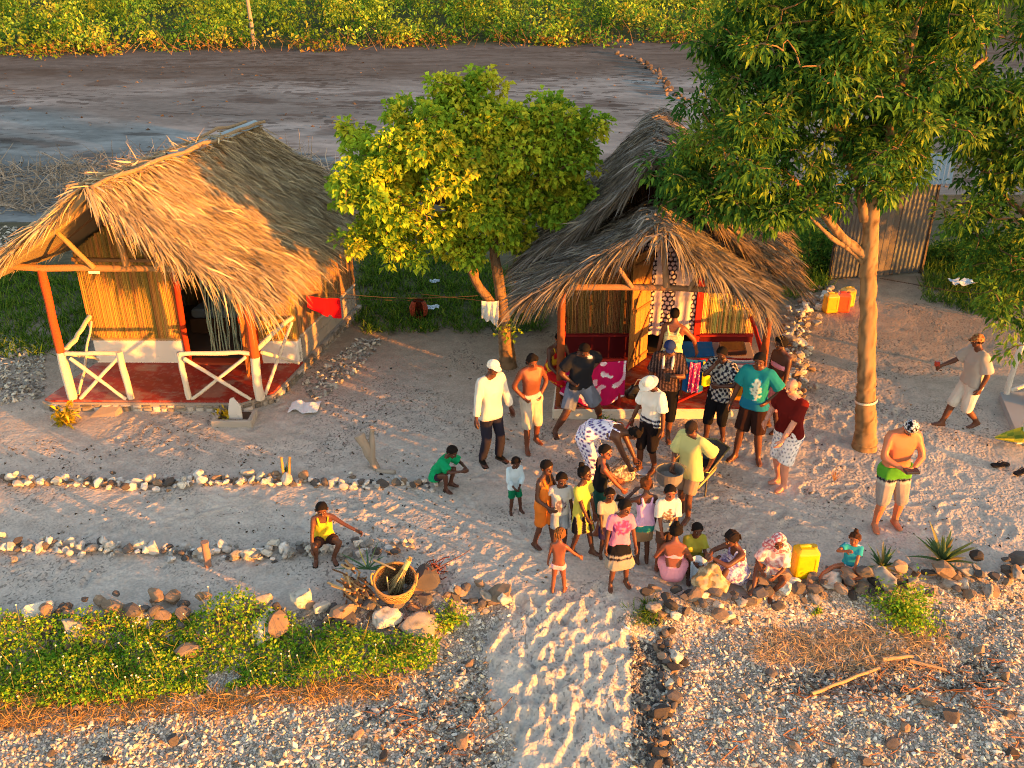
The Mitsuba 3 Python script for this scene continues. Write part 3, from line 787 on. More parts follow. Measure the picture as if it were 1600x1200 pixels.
GREEN = np.array([lin('#96ae30'), lin('#80a030'), lin('#aab632'), lin('#6e902c'), lin('#b8b636')])
k = num('broad_leaf_tree')
tag(k, 'round leafy yellow-green tree with forked trunk between the two huts', 'tree')
b0 = np.array((-0.06, 14.62, 0.00))
yt = b0[1]
fk = b0 + [-0.05, 0, 0.55]
lob = [(np.array((-1.45, 14.10, 3.54)), (0.80, 1.1, 0.78), 3), (np.array((-0.96, 14.30, 4.21)), (0.75, 1.0, 0.70), 3), (np.array((-0.80, 14.60, 3.26)), (1.0, 0.9, 0.8), 3), (np.array((0.16, 14.80, 2.64)), (0.6, 0.7, 0.45), 3), (np.array((0.51, 14.80, 3.01)), (0.65, 0.7, 0.6), 3), (np.array((0.87, 14.90, 3.24)), (0.42, 0.5, 0.45), 2), (np.array((0.60, 14.80, 4.01)), (0.6, 0.7, 0.5), 2.4), (np.array((-0.39, 14.70, 4.32)), (0.6, 0.7, 0.5), 2.2), (np.array((-0.82, 14.30, 2.16)), (0.45, 0.5, 0.25), 1.2), (np.array((-1.58, 14.00, 2.62)), (0.7, 0.6, 0.4), 2), (np.array((-0.10, 14.80, 3.52)), (0.95, 0.95, 0.85), 3), (np.array((-2.16, 13.90, 3.30)), (0.48, 0.9, 0.52), 1.6),
       (np.array((0.61, 15.00, 3.67)), (0.72, 0.8, 0.75), 2), (np.array((-0.80, 14.30, 2.74)), (0.9, 0.7, 0.55), 2), (np.array((-0.98, 14.90, 4.62)), (0.30, 0.4, 0.26), 0.35), (np.array((-2.16, 14.90, 3.84)), (0.45, 0.6, 0.32), .8),
       (np.array((-2.21, 13.90, 2.61)), (0.42, 0.5, 0.25), .7), (np.array((-0.62, 14.50, 2.04)), (0.3, 0.4, 0.2), .3), (np.array((-2.61, 14.00, 3.23)), (0.25, 0.4, 0.25), .4), (np.array((1.02, 15.20, 3.78)), (0.35, 0.4, 0.3), .4), (np.array((0.32, 15.00, 2.08)), (0.35, 0.4, 0.3), .35)]
stems = [([b0 - [0, 0, 0.1], fk, b0 + [-0.10, 0.0, 1.15], np.array((-0.31, 14.60, 2.22)), np.array((-0.10, 14.80, 3.01))], 0.14, 0.05),
         ([b0 + [-0.06, 0, 0.85], np.array((-0.61, 14.60, 1.56)), np.array((-1.02, 14.60, 2.85)), np.array((-1.60, 14.60, 3.37))], 0.085, 0.035),
         ([np.array((-0.61, 14.60, 1.56)), np.array((-0.57, 14.70, 2.18)), np.array((-0.81, 14.80, 3.52)), np.array((-0.98, 14.80, 4.40))], 0.06, 0.02),
         ([np.array((-1.02, 14.60, 2.85)), np.array((-1.68, 14.30, 3.14)), np.array((-2.06, 14.30, 3.39))], 0.05, 0.02),
         ([np.array((-0.31, 14.60, 2.22)), np.array((0.21, 14.90, 2.98)), np.array((0.81, 15.00, 3.67))], 0.05, 0.02)]
grow(k, b0, stems, lob, 1950, 23, (0.105, 0.80, 1.2), GREEN, lin('#7a624a'), 51, spread=0.12, tuft=(0.20, 0.36))
r = np.random.default_rng(3)                                   # a green sprout low on the trunk
n = 60
mb = MB()
mb.add(*leaves(b0 + [0.02, -0.12, 0.72] + r.normal(size=(n, 3)) * 0.09, unit(r.normal(size=(n, 3)) + [0, -0.5, 0.3]), r.uniform(0.06, 0.12, n), r.uniform(0.05, 0.08, n), GREEN[r.integers(0, 5, n)], r))
put(f'{k}__trunk_sprout', mb, 'leafy')

DARKG = np.array([lin('#476c2a'), lin('#3a6026'), lin('#587a2c'), lin('#305626'), lin('#748a34'), lin('#40682e')])
k = num('shade_tree')
tag(k, 'tall tree with pale smooth trunk and wide dark green crown overhanging the grey thatched hut', 'tree')
b1 = np.array((5.18, 11.87, 0.00))
yy = b1[1]
lob = [(np.array((2.69, 11.97, 4.20)), (0.75, 0.9, 0.62), 2), (np.array((3.17, 11.87, 4.70)), (0.9, 1.0, 0.8), 3), (np.array((3.45, 11.87, 5.53)), (1.0, 1.1, 0.7), 3), (np.array((4.29, 11.87, 5.16)), (1.0, 1.1, 0.9), 3.4),
       (np.array((4.70, 11.87, 5.82)), (1.1, 1.2, 0.8), 3), (np.array((5.31, 12.07, 4.74)), (0.8, 1.0, 0.75), 2.4), (np.array((3.05, 12.27, 5.18)), (0.45, 0.7, 0.4), 1), (np.array((3.41, 11.77, 3.93)), (0.72, 0.8, 0.45), 1.8),
       (np.array((4.17, 11.57, 4.30)), (0.55, 0.6, 0.5), 1.4), (np.array((3.69, 11.87, 6.52)), (1.4, 1.3, 0.6), 2.5), (np.array((2.42, 12.27, 3.71)), (0.4, 0.5, 0.35), .7), (np.array((2.23, 12.17, 4.24)), (0.3, 0.5, 0.4), .5), (np.array((5.03, 11.87, 4.15)), (0.5, 0.6, 0.4), .9),
       (np.array((6.33, 12.87, 5.40)), (1.1, 1.1, 0.9), 2.4), (np.array((3.13, 12.07, 3.42)), (0.32, 0.4, 0.2), .4)]
f1 = np.array((4.76, 11.87, 2.69))
stems = [([b1 - [0, 0, 0.45], b1 + (f1 - b1) * 0.06, b1 + (f1 - b1) * 0.4, f1], 0.172, 0.105),
         ([f1, np.array((4.66, 11.87, 3.56)), np.array((4.73, 11.87, 4.19)), np.array((4.74, 11.87, 5.24)), np.array((4.78, 11.87, 5.82))], 0.115, 0.04),
         ([np.array((4.68, 11.87, 2.96)), np.array((4.35, 11.87, 3.18)), np.array((4.02, 11.87, 3.56)), np.array((3.50, 11.87, 4.06)), np.array((2.75, 11.87, 4.19))], 0.075, 0.025),
         ([np.array((4.76, 11.87, 2.78)), np.array((4.48, 11.87, 3.03)), np.array((4.16, 11.77, 3.23)), np.array((3.80, 11.77, 3.55))], 0.05, 0.012),
         ([np.array((4.60, 11.87, 3.44)), np.array((4.47, 11.87, 3.82)), np.array((3.95, 11.87, 4.78)), np.array((3.46, 11.87, 5.46))], 0.075, 0.03),
         ([np.array((4.75, 11.87, 4.78)), np.array((5.20, 12.07, 4.90)), np.array((6.08, 12.67, 5.35))], 0.06, 0.025)]
lob += [(np.array((4.02, 11.62, 3.89)), (.4, .4, .28), .8), (np.array((4.94, 11.77, 3.97)), (.45, .4, .3), .9), (np.array((3.67, 11.77, 3.47)), (.3, .3, .2), .4)]
lob = [(c_ + [0, 0.22, 0], tuple(np.array(r_) + [0, 0.12, 0]), w_) for c_, r_, w_ in lob]
grow(k, b1, stems, lob, 1850, 31, (0.118, 0.36, 0.9), DARKG, lin('#8d7250'), 52, droop=0.5, spread=0.15, tuft=(0.2, 0.4))
put(f'{k}__paint_ring', MB().tube([b1 + (f1 - b1) * 0.292 + [0, 0, 0], b1 + (f1 - b1) * 0.305], 0.156, lin('#c9bfb0'), 20, cap=False), 'matte', True)

k = num('shade_tree')
tag(k, 'dark green tree at the edge of the yard with drooping branches over the white railing', 'tree')
b2 = np.array([8.3, 13.0, 0.0])
lob = [(np.array((6.95, 12.60, 3.35)), (0.85, 0.9, 0.7), 2.5), (np.array((6.53, 12.90, 4.58)), (0.9, 1.0, 0.6), 2), (np.array((6.79, 12.20, 2.84)), (0.55, 0.6, 0.40), 1.4), (np.array((6.90, 11.60, 1.87)), (0.30, 0.35, 0.34), 1.6), (np.array((6.85, 11.90, 2.40)), (0.40, 0.4, 0.34), 1.6),
       (np.array((7.85, 13.00, 4.39)), (1.3, 1.2, 1.0), 3), (np.array((6.40, 13.20, 3.81)), (0.45, 0.6, 0.45), 1), (np.array((6.55, 12.60, 2.79)), (0.28, 0.3, 0.25), .5), (np.array((8.03, 12.50, 2.73)), (0.9, 0.8, 0.7), 1.5), (np.array([11.0, 15.3, 1.9]), (1.5, 1.3, 1.5), 3.2), (np.array([12.8, 15.9, 1.9]), (1.4, 1.3, 1.5), 2.8)]
stems = [([b2 - [0, 0, 0.1], b2 + [-0.05, 0, 1.4], b2 + [-0.2, 0, 2.8], np.array((7.32, 13.00, 4.39))], 0.17, 0.06), ([b2 + [-0.15, 0, 2.2], np.array((7.18, 12.50, 2.92)), np.array((6.96, 11.90, 2.31))], 0.06, 0.02),
         ([b2 + [-0.2, 0, 2.6], np.array((6.73, 12.80, 3.56))], 0.06, 0.025), ([b2 + [0, 0, 1.6], b2 + [1.5, .8, 2.3], b2 + [4.2, 2.5, 2.3]], 0.08, 0.03)]
grow(k, b2, stems, lob, 960, 25, (0.118, 0.42, 1.0), DARKG, lin('#6a5642'), 53, droop=0.5, spread=0.18)


def bush(key, base, size, n, leaf, cols, seed, label=None, category='shrub', stems=10, bsdf='leafy', group=None):
    """A shrub: woody stems from the base and leaves through its volume."""
    r = np.random.default_rng(seed)
    base = np.asarray(base, float)
    size = np.asarray(size, float)
    mb, tips = MB(), []
    for _ in range(stems):
        d = unit(r.normal(size=3) * [1, 1, .5] + [0, 0, 0.7])
        e = base + d * size * r.uniform(0.6, 1.0)
        m = base + (e - base) * 0.5 + [0, 0, 0.08 * size[2]]
        mb.tube([base, m, e], [0.012, 0.009, 0.004], lin('#6a5236'), 4, cap=False)
        tips += [m, e, (m + e) / 2]
    tag(put(f'{key}__stems', mb, 'matte', True), kind='stuff')
    tips = np.array(tips)
    k = r.integers(0, len(tips), n)
    q = tips[k] + r.normal(size=(n, 3)) * size * 0.22
    q[:, 2] = np.maximum(q[:, 2], base[2] + 0.01)
    d = unit(r.normal(size=(n, 3)) + [0, 0, 0.4])
    L = r.uniform(0.7, 1.3, n) * leaf[0]
    mb = MB()
    mb.add(*leaves(q, d, L, L * leaf[1], np.clip(cols[r.integers(0, len(cols), n)] * r.uniform(0.7, 1.3, n)[:, None], 0, 1), r))
    tag(put(f'{key}__leaves', mb, bsdf), kind='stuff')
    if label:
        tag(key, label, category, group)
    return key


VINE = np.array([lin('#86a62e'), lin('#6c9a2a'), lin('#9cae32'), lin('#5a902a'), lin('#a8ae3c'), lin('#4e7e28')])
bush(num('shrub'), (4.44, 8.40, -0.19), (0.42, 0.38, 0.42), 1500, (0.05, 0.5), VINE, 61, 'low yellow-green shrub in front of the stone border beside the spiky plants', stems=22)
bush(num('shrub'), (-0.67, 8.24, -0.14), (0.22, 0.2, 0.22), 480, (0.045, 0.5), VINE, 62, 'small bright green shrub below the round dark stones by the path', stems=12)
bush(num('shrub'), (3.48, 8.41, -0.13), (0.09, 0.08, 0.08), 90, (0.035, 0.5), VINE, 63, 'tiny green sprout below the yellow jerrycan', stems=5)
bush(num('shrub'), (1.44, 12.47, 0.00), (0.2, 0.15, 0.2), 130, (0.07, 0.3), DARKG, 64, 'dark leafy sprig on the sand in front of the red porch', stems=6)
GOLD = np.array([lin('#c8a020'), lin('#a88a1c'), lin('#8a8420'), lin('#d0b040'), lin('#66661c')])
bush(num('croton_plant'), (-6.86, 12.63, 0.00), (0.16, 0.14, 0.28), 170, (0.14, 0.26), GOLD, 65, 'yellow-leaved croton plant at the left corner of the porch plinth', 'plant', stems=8)
bush(num('croton_plant'), (-4.45, 12.71, 0.00), (0.11, 0.1, 0.2), 70, (0.13, 0.26), GOLD, 66, 'small yellow croton growing in the stone planter', 'plant', stems=5)


def rosette(key, at, n, length, width, cols, seed, label, spread=0.8):
    """A spiky plant: stiff channelled leaves, each a part."""
    r = np.random.default_rng(seed)
    at = np.asarray(at, float)
    for i in range(n):
        a = i * 2.4 + r.normal() * 0.2
        tilt = r.uniform(0.12, spread)
        d = np.array([math.cos(a) * math.sin(tilt * 1.5), math.sin(a) * math.sin(tilt * 1.5), math.cos(tilt * 1.5)])
        L = length * r.uniform(0.6, 1.1)
        t = np.linspace(0, 1, 6)
        p = at + d * (L * t)[:, None] - ZUP * (0.28 * L * tilt * t ** 2)[:, None]
        s = unit(np.cross(d, ZUP + 0.01))
        up = np.cross(s, d)
        w = width * np.array([0.7, 1, 0.95, 0.75, 0.45, 0.04])[:, None]
        v = np.stack([p - s * w / 2 + up * w * 0.25, p - up * w * .1, p + s * w / 2 + up * w * 0.25], 1).reshape(-1, 3)
        k = np.arange(5)[:, None] * 3
        q = np.vstack([np.hstack([k, k + 1, k + 4, k + 3]), np.hstack([k + 1, k + 2, k + 5, k + 4])])
        c = cols[r.integers(len(cols))]
        put(num(f'{key}__leaf'), (v, np.vstack([q[:, [0, 1, 2]], q[:, [0, 2, 3]]])), 'leafy', True, np.clip(c * r.uniform(0.8, 1.25), 0, 1))
    tag(key, label, 'plant')


AGV = np.array([lin('#5a7048'), lin('#6f7d50'), lin('#8f8650'), lin('#4d6844'), lin('#a08a50')])
rosette(num('agave_plant'), (5.21, 9.18, 0.00), 30, 0.52, 0.055, AGV, 71, 'large spiky agave behind the stone border, with long striped leaves')
rosette(num('agave_plant'), (4.44, 9.06, 0.00), 22, 0.34, 0.04, AGV, 72, 'smaller spiky agave beside the toddler in the turquoise top')
rosette(num('grass_tuft'), (4.45, 10.97, 0.00), 14, 0.32, 0.008, np.array([lin('#a8763c'), lin('#b98a50')]), 73, 'dry brown twiggy tuft standing alone on the sand', spread=0.35)
rosette(num('agave_plant'), (-3.16, 11.09, 0.00), 12, 0.26, 0.03, AGV, 74, 'small potted-looking green plant at the sticks in the upper stone row', spread=0.3)


def tufts(key, pts, n_blades, length, width, cols, seed, label, category, bsdf='leafy'):
    r = np.random.default_rng(seed)
    pts = np.asarray(pts, float)
    n = len(pts) * n_blades
    i = np.repeat(np.arange(len(pts)), n_blades)
    p = pts[i] + r.normal(size=(n, 3)) * [0.05, 0.05, 0]
    d = unit(r.normal(size=(n, 3)) * [0.5, 0.5, 0.1] + [0, 0, 0.9])
    mb = MB()
    mb.add(*strips(p, d, length * r.uniform(0.5, 1.2, n), width * r.uniform(0.7, 1.3, n), np.zeros(n), 0.3 * length * r.random(n), cols[r.integers(0, len(cols), n)] * r.uniform(0.6, 1.3, n)[:, None], r, segs=2))
    put(key, mb, bsdf)
    tag(key, label, category, kind='stuff')


def inside(poly, n, r):
    poly = np.asarray(poly, float)[:, :2]
    lo, hi = poly.min(0), poly.max(0)
    out = np.empty((0, 2))
    while len(out) < n:
        q = r.uniform(lo, hi, (2 * n + 50, 2))
        c = np.zeros(len(q), bool)
        for a, b in zip(poly, np.roll(poly, -1, 0)):
            c ^= ((a[1] > q[:, 1]) != (b[1] > q[:, 1])) & (q[:, 0] < (b[0] - a[0]) * (q[:, 1] - a[1]) / (b[1] - a[1] + 1e-12) + a[0])
        out = np.vstack([out, q[c]])
    q = out[:n]
    return np.column_stack([q, ground_z(q[:, 0], q[:, 1])])


GRASS = np.array([lin('#4a6b24'), lin('#3d5f20'), lin('#5a7a2a'), lin('#6d8030')])
gr = np.random.default_rng(81)
tufts(num('grass'), np.vstack([inside([(-9.67, 14.92, 0.00), (-7.58, 15.06, 0.00), (-8.50, 17.62, 0.00), (-9.38, 19.49, 0.00), (-12.04, 19.49, 0.00)], 900, gr), inside([(-2.86, 16.03, 0.00), (0.60, 16.03, 0.00), (0.69, 19.09, 0.00), (-3.74, 22.02, -0.10)], 1500, gr)]), 7, 0.22, 0.016, GRASS, 82,
      'green grass growing behind and between the huts', 'grass')
tufts(num('grass'), np.vstack([inside([(8.24, 17.62, 0.00), (9.33, 16.64, 0.00), (11.36, 18.70, 0.00), (13.39, 22.62, -0.13), (9.67, 20.91, -0.05)], 1300, gr), inside([(5.47, 17.62, 0.00), (6.52, 18.33, 0.00), (7.61, 21.45, -0.07), (7.21, 24.60, -0.23)], 800, gr)]), 7, 0.26, 0.016, GRASS, 83,
      'green grass and weeds around the tin shed', 'grass')
tufts(num('grass_tuft'), inside([(1.32, 8.15, -0.06), (1.65, 8.19, -0.10), (1.68, 8.41, -0.01), (1.38, 8.40, 0.00)], 30, gr), 14, 0.12, 0.008, GRASS * 0.9, 84, 'dark grass tuft at the corner of path and stone border', 'grass')

# leafy bushes behind the second hut and beside the shed
for j, (at, sz, n) in enumerate([((6.41, 19.29, 0.00), (0.55, 0.5, 1.25), 1100), ((8.07, 24.60, -0.23), (0.9, 0.8, 1.6), 900), ((9.84, 19.90, 0.00), (0.8, 0.7, 0.7), 700), ((10.73, 19.09, 0.00), (0.8, 0.7, 0.9), 700)]):
    bush(num('shrub'), at, sz, n, (0.11, 0.5), DARKG, 90 + j, ['dark green bush against the back of the grey thatched roof', 'taller dark bush behind the grey thatched hut', 'dark low bush at the right wall of the tin shed', 'dark low bush farther right of the tin shed, under the hanging branches'][j], stems=16)

# the mat of vines along the bank, straw below it
vr = np.random.default_rng(85)
q = inside([(-5.95, 8.05, -0.06), (-4.85, 8.13, -0.04), (-3.02, 8.25, -0.03), (-1.71, 8.03, -0.19), (-0.78, 7.96, -0.22), (-0.83, 7.61, -0.26), (-2.03, 7.39, -0.27), (-2.83, 7.38, -0.26), (-3.96, 7.14, -0.28), (-5.52, 7.09, -0.28)], 15000, vr)
hump = meshkit.fbm(np.column_stack([q[:, :2] * 1.6, 0 * q[:, 0]]), 3, 8)
keep = hump > 0.29
q, hump = q[keep], hump[keep]
q[:, 2] += 0.01 + np.clip(hump - 0.29, 0, 1) * 0.85 * vr.random(len(q)) ** 0.6
n = len(q)
mb = MB()
c = VINE[vr.integers(0, 6, n)] * vr.uniform(0.65, 1.3, n)[:, None]
mb.add(*leaves(q, unit(vr.normal(size=(n, 3)) + [0, -0.3, 0.5]), vr.uniform(0.03, 0.06, n), vr.uniform(0.02, 0.04, n), np.clip(c, 0, 1), vr))
m = 500
i = vr.integers(0, n, m)
mb.add(*strips(q[i], unit(vr.normal(size=(m, 3)) + [0, 0, 0.8]), vr.uniform(0.08, 0.3, m), vr.uniform(0.004, 0.008, m), np.zeros(m), vr.uniform(0, 0.06, m), np.repeat(lin('#8a7a3c')[None], m, 0) * vr.uniform(0.7, 1.5, m)[:, None], vr, segs=2))
put(num('vine_mat'), mb, 'leafy')
tag('vine_mat', 'mat of low yellow-green vines covering the bank below the long stone border', 'ground cover', kind='stuff')
st = inside([(-5.68, 7.41, -0.24), (-3.35, 7.30, -0.27), (-2.03, 7.43, -0.26), (-1.10, 7.61, -0.25), (-1.34, 7.28, -0.29), (-3.27, 7.02, -0.30), (-5.38, 6.79, -0.31)], 900, vr)
st2 = inside([(2.74, 8.19, -0.19), (4.93, 8.23, -0.22), (4.77, 7.82, -0.27), (4.12, 7.55, -0.29), (2.66, 7.79, -0.24)], 520, vr)
st = np.vstack([st, st2])
n = len(st) * 5
p = np.repeat(st, 5, 0) + vr.normal(size=(n, 3)) * [0.06, 0.04, 0] + [0, 0, 0.015]
mb = MB()
mb.add(*strips(p, unit(vr.normal(size=(n, 3)) * [1, 1, 0.25] + [0, 0, 0.1]), vr.uniform(0.06, 0.2, n), vr.uniform(0.004, 0.009, n), vr.uniform(0, 0.03, n), vr.uniform(0, 0.03, n), np.where((p[:, :1] > 0), lin('#bfa278'), lin('#b08a52')) * vr.uniform(0.6, 1.4, n)[:, None], vr, segs=2))
put(num('dry_straw'), mb, 'straw')
tag('dry_straw', 'dry orange-brown grass lying along the foot of the bank', 'dry grass', kind='stuff')
# white seed heads on thin stalks
m = 75
i = vr.integers(0, len(q), m)
mb = MB()
for a in q[i]:
    h = vr.uniform(0.1, 0.28)
    b = a + [vr.normal() * 0.03, vr.normal() * 0.03, h]
    mb.tube([a, (a + b) / 2 + [0.005, 0, 0], b], 0.0022, lin('#8a8a50'), 3, cap=False)
    o = trimesh.creation.icosphere(1, 0.009)
    mb.add(o.vertices + b, o.faces, lin('#d8d0c0'))
put(num('seed_heads'), mb, 'matte')
tag('seed_heads', 'pale seed heads on thin stalks over the vine mat', 'wild flowers', kind='stuff')

# the scrub beyond the mud flat
sr = np.random.default_rng(87)
FAR = np.array([lin('#7a9c34'), lin('#628a30'), lin('#8ea438'), lin('#4e7c30'), lin('#9c9e40'), lin('#6c9038')])
n_b = 600
bx = sr.uniform(-42, 32, n_b)
depth = sr.random(n_b) ** 1.3
by = 54.8 + 0.14 * (bx + 27) + depth * 34 + sr.normal(size=n_b) * 0.6
bh = 0.8 + 1.9 * np.clip(depth * 5, 0, 1) * sr.uniform(0.6, 1.3, n_b) + sr.uniform(-0.3, 0.7, n_b)
mb = MB()
hue = FAR[sr.integers(0, 6, n_b)] * sr.uniform(0.45, 1.35, n_b)[:, None]
bh[::9] *= 1.35
for j in range(n_b):
    wid = sr.uniform(0.8, 2.0)
    m = 9
    e = unit(sr.normal(size=(m, 3)))
    e[:, 2] = np.abs(e[:, 2])
    lc = np.array([bx[j], by[j], -0.35]) + e * [wid, wid, bh[j]] * sr.uniform(0.4, 0.95, (m, 1))
    i = np.repeat(np.arange(m), 13)
    d = unit(sr.normal(size=(len(i), 3)) + [0, 0, 0.2])
    p = lc[i] + d * sr.uniform(0.15, 0.48, (len(i), 1))
    p[:, 2] = np.maximum(p[:, 2], -0.3)
    c = hue[j] * sr.uniform(0.7, 1.25, m)[i][:, None] * sr.uniform(0.7, 1.25, len(i))[:, None]
    dry = (p[:, 2] < 0.2) & (sr.random(len(i)) < 0.4) & (depth[j] < 0.08)
    c[dry] = lin('#94703e') * sr.uniform(0.6, 1.3, dry.sum())[:, None]
    L = sr.uniform(0.15, 0.36, len(i))
    mb.add(*leaves(p, d, L, L * sr.uniform(0.4, 0.7, len(i)), np.clip(c, 0, 1), sr))
put(num('scrub'), mb, 'leafy')
tag('scrub', 'sunlit yellow-green scrub lining the far edge of the mud flat', 'scrub', kind='stuff')
mb = MB()
for _ in range(300):
    x = sr.uniform(-46, 50)
    y = 54.0 + 0.14 * (x + 27) + sr.uniform(-0.5, 3)
    a = np.array([x, y, -0.35])
    b = a + [sr.normal() * 0.7, sr.normal() * 0.5, sr.uniform(0.5, 1.5)]
    mb.tube([a, (a + b) / 2 + sr.normal(size=3) * 0.12, b], [0.022, 0.015, 0.008], lin('#6a5644') * sr.uniform(0.6, 1.3), 4, cap=False)
put(num('dead_sticks'), mb, 'matte')
tag('dead_sticks', 'tangle of dead branches along the foot of the far scrub', 'branches', kind='stuff')
a = np.array((-15.25, 58.62, -0.35))
pole(num('bare_pole') + '__stem', a, a + [-0.1, 0, 4.2], 0.13, 0.09, lin('#8d8072'), sr, bend=0.01)
tag('bare_pole', 'bare pale pole standing in the scrub beyond the mud flat', 'pole')
a = np.array((11.97, 63.82, -0.35)) + [0, 1.2, 0]
k = num('dry_palm')
pole(f'{k}__trunk', a, a + [0.1, 0, 1.1], 0.22, 0.18, lin('#6d5238'), sr)
for j in range(18):
    an = j * 2.4
    o = np.array([math.cos(an), math.sin(an), 0])
    tt = np.linspace(0, 1, 6)
    p = a + [0.1, 0, 1.1] + o * (1.1 * tt)[:, None] + ZUP * (0.9 * tt * (1.1 - tt) * (2.2 if j % 2 else 0.6) - 0.9 * tt ** 2)[:, None]
    mb = MB().tube(p, [0.03, .025, .02, .015, .01, .006], lin('#a08a50'), 4)
    m = 40
    t = sr.random(m)
    q = np.stack([np.interp(t, tt, p[:, z]) for z in range(3)], 1)
    s = np.cross(o, ZUP) * np.where(sr.random(m) < .5, -1, 1)[:, None]
    mb.add(*strips(q, unit(o * 0.5 + s - ZUP * 0.5), sr.uniform(0.25, 0.5, m), np.full(m, 0.035), np.zeros(m), np.full(m, 0.1), np.repeat((FAR[j % 6] * 0.9)[None], m, 0), sr, segs=2))
    put(num(f'{k}__frond'), mb, 'leafy')
tag(k, 'small half-dry palm with drooping fronds at the far edge of the mud flat', 'palm')
# clods, husks and wood scraps lying on the mud
m = 900
q = np.column_stack([sr.uniform(-32, 18, m), 26 + 26 * sr.random(m) ** 1.4])
mb = MB()
a_ = sr.uniform(0, 2 * np.pi, m)
L = sr.uniform(0.06, 0.30, m)
mb.add(*leaves(np.column_stack([q, np.full(m, -0.335)]), np.column_stack([np.cos(a_), np.sin(a_) * 0.5, 0.1 * sr.random(m)]), L, L * sr.uniform(0.2, 0.5, m), np.clip(lin('#4d443c') * sr.uniform(0.5, 2.0, m)[:, None], 0, 1), sr))
put(num('mud_scraps'), mb, 'matte')
tag('mud_scraps', 'scraps of wood and husk lying about on the mud flat', 'litter', kind='stuff')
# heaps of dead brush on the near edge of the flat
mb = MB()
for poly, m in (([(-14.51, 24.16, -0.10), (-10.12, 24.16, -0.10), (-9.19, 28.54, -0.20), (-10.54, 31.01, -0.30), (-17.38, 29.57, -0.30)], 1300), ([(-7.41, 29.33, -0.20), (-4.68, 26.02, -0.10), (-5.21, 29.33, -0.20), (-7.47, 31.45, -0.30)], 120)):
    for a in inside(poly, m, sr):
        L = sr.uniform(0.3, 1.1)
        d = unit(sr.normal(size=3) * [1, 0.8, 0.45] + [0, 0, 0.35])
        b = a + d * L
        mb.tube([a + [0, 0, .02], (a + b) / 2 + sr.normal(size=3) * 0.08, b], [0.016, 0.011, 0.004], lin('#a29484') * sr.uniform(0.35, 1.2), 4, cap=False)
put(num('dead_brush'), mb, 'matte')
tag('dead_brush', 'heaped grey dead brushwood behind the white-railed hut', 'brushwood', kind='stuff')

# ---------------------------------------------------------------- stones, coral rubble and litter
tr = np.random.default_rng(101)
TONES = {'basalt': lin('#55504d'), 'brown': lin('#84705e'), 'coral': lin('#bdb4a6'), 'grey': lin('#8d877e'), 'dark': lin('#3c3836')}


def stone_mesh(r, rough, fine=2):
    ico = trimesh.creation.icosphere(fine)
    v = np.array(ico.vertices)
    cut = unit(r.normal(size=(10, 3)))
    lim = r.uniform(0.45, 0.85, 10)
    for c, l in zip(cut, lim):                      # broken faces
        d = v @ c
        v -= np.maximum(d - l, 0)[:, None] * c
    if rough:
        v *= (1 + 0.5 * (meshkit.fbm(v * 3.1 + r.random(3) * 9, 3) - 0.5))[:, None]
    else:
        v *= (1 + 0.22 * (meshkit.fbm(v * 1.7 + r.random(3) * 9, 2) - 0.5))[:, None]
    return v * [1, r.uniform(0.65, 0.9), r.uniform(0.5, 0.75)] * 0.5, ico.faces


STONE = {}
TONES['chip'] = lin('#c2bbb0')
for nm, c in TONES.items():
    STONE[nm] = []
    for k in range(7):
        v, f = stone_mesh(tr, nm in ('coral', 'grey', 'chip'), 2 if nm in ('coral', 'grey') else 1)
        cc = c * tr.uniform(0.8, 1.2) * (0.55 + 0.9 * meshkit.fbm(v * 9 + k, 3))[:, None]
        if nm in ('coral', 'grey', 'chip'):
            cc = cc * np.where(meshkit.noise(v * 24, k) > 0.72, 0.5, 1.0)[:, None]
        STONE[nm].append({**coded(v, f, np.clip(cc, 0, 1), nm in ('coral', 'grey', 'chip')), 'bsdf': {'type': 'ref', 'id': 'matte'}})


def stone(key, p, size, tone, r, kind=None):
    """One stone of about size metres, bedded a little at the point p."""
    d = STONE[tone][r.integers(7)]
    m = T().translate([float(p[0]), float(p[1]), float(p[2] + 0.20 * size)]).rotate([0, 0, 1], float(r.uniform(0, 360))).rotate([1, 0, 0], float(r.normal() * 22)).scale([float(size), float(size * r.uniform(0.8, 1.1)), float(size * r.uniform(0.85, 1.15))])
    scene[key] = {**d, 'to_world': m}
    return key


def stone_row(label, line, size, tones, weights, seed, width=0.12, step=0.62, layers=1, stack=0.0, n_max=290):
    """Stones laid along a line of ground points."""
    r = np.random.default_rng(seed)
    key = num('stone_border')
    line = np.asarray(line, float)
    n = 0
    for a, b in zip(line[:-1], line[1:]):
        L = np.linalg.norm(b - a)
        s = 0
        nrm = unit(np.cross(b - a, ZUP))
        while s < L and n < n_max:
            big = 0
            for lay in range(layers):
                z = size * math.exp(r.normal() * 0.33)
                p = a + (b - a) * (s / L) + nrm * r.normal() * width + unit(b - a) * r.normal() * size * 0.2
                g = ground_z(p[0], p[1])
                up = stack * lay * r.uniform(0.6, 1.0) if lay < 2 else stack * r.uniform(0.3, 1.4)
                stone(num(f'{key}__stone'), [p[0], p[1], g + up - 0.01], z, r.choice(tones, p=weights), r)
                big = max(big, z)
                n += 1
            s += big * step
    tag(key, label, 'stone border')
    return key


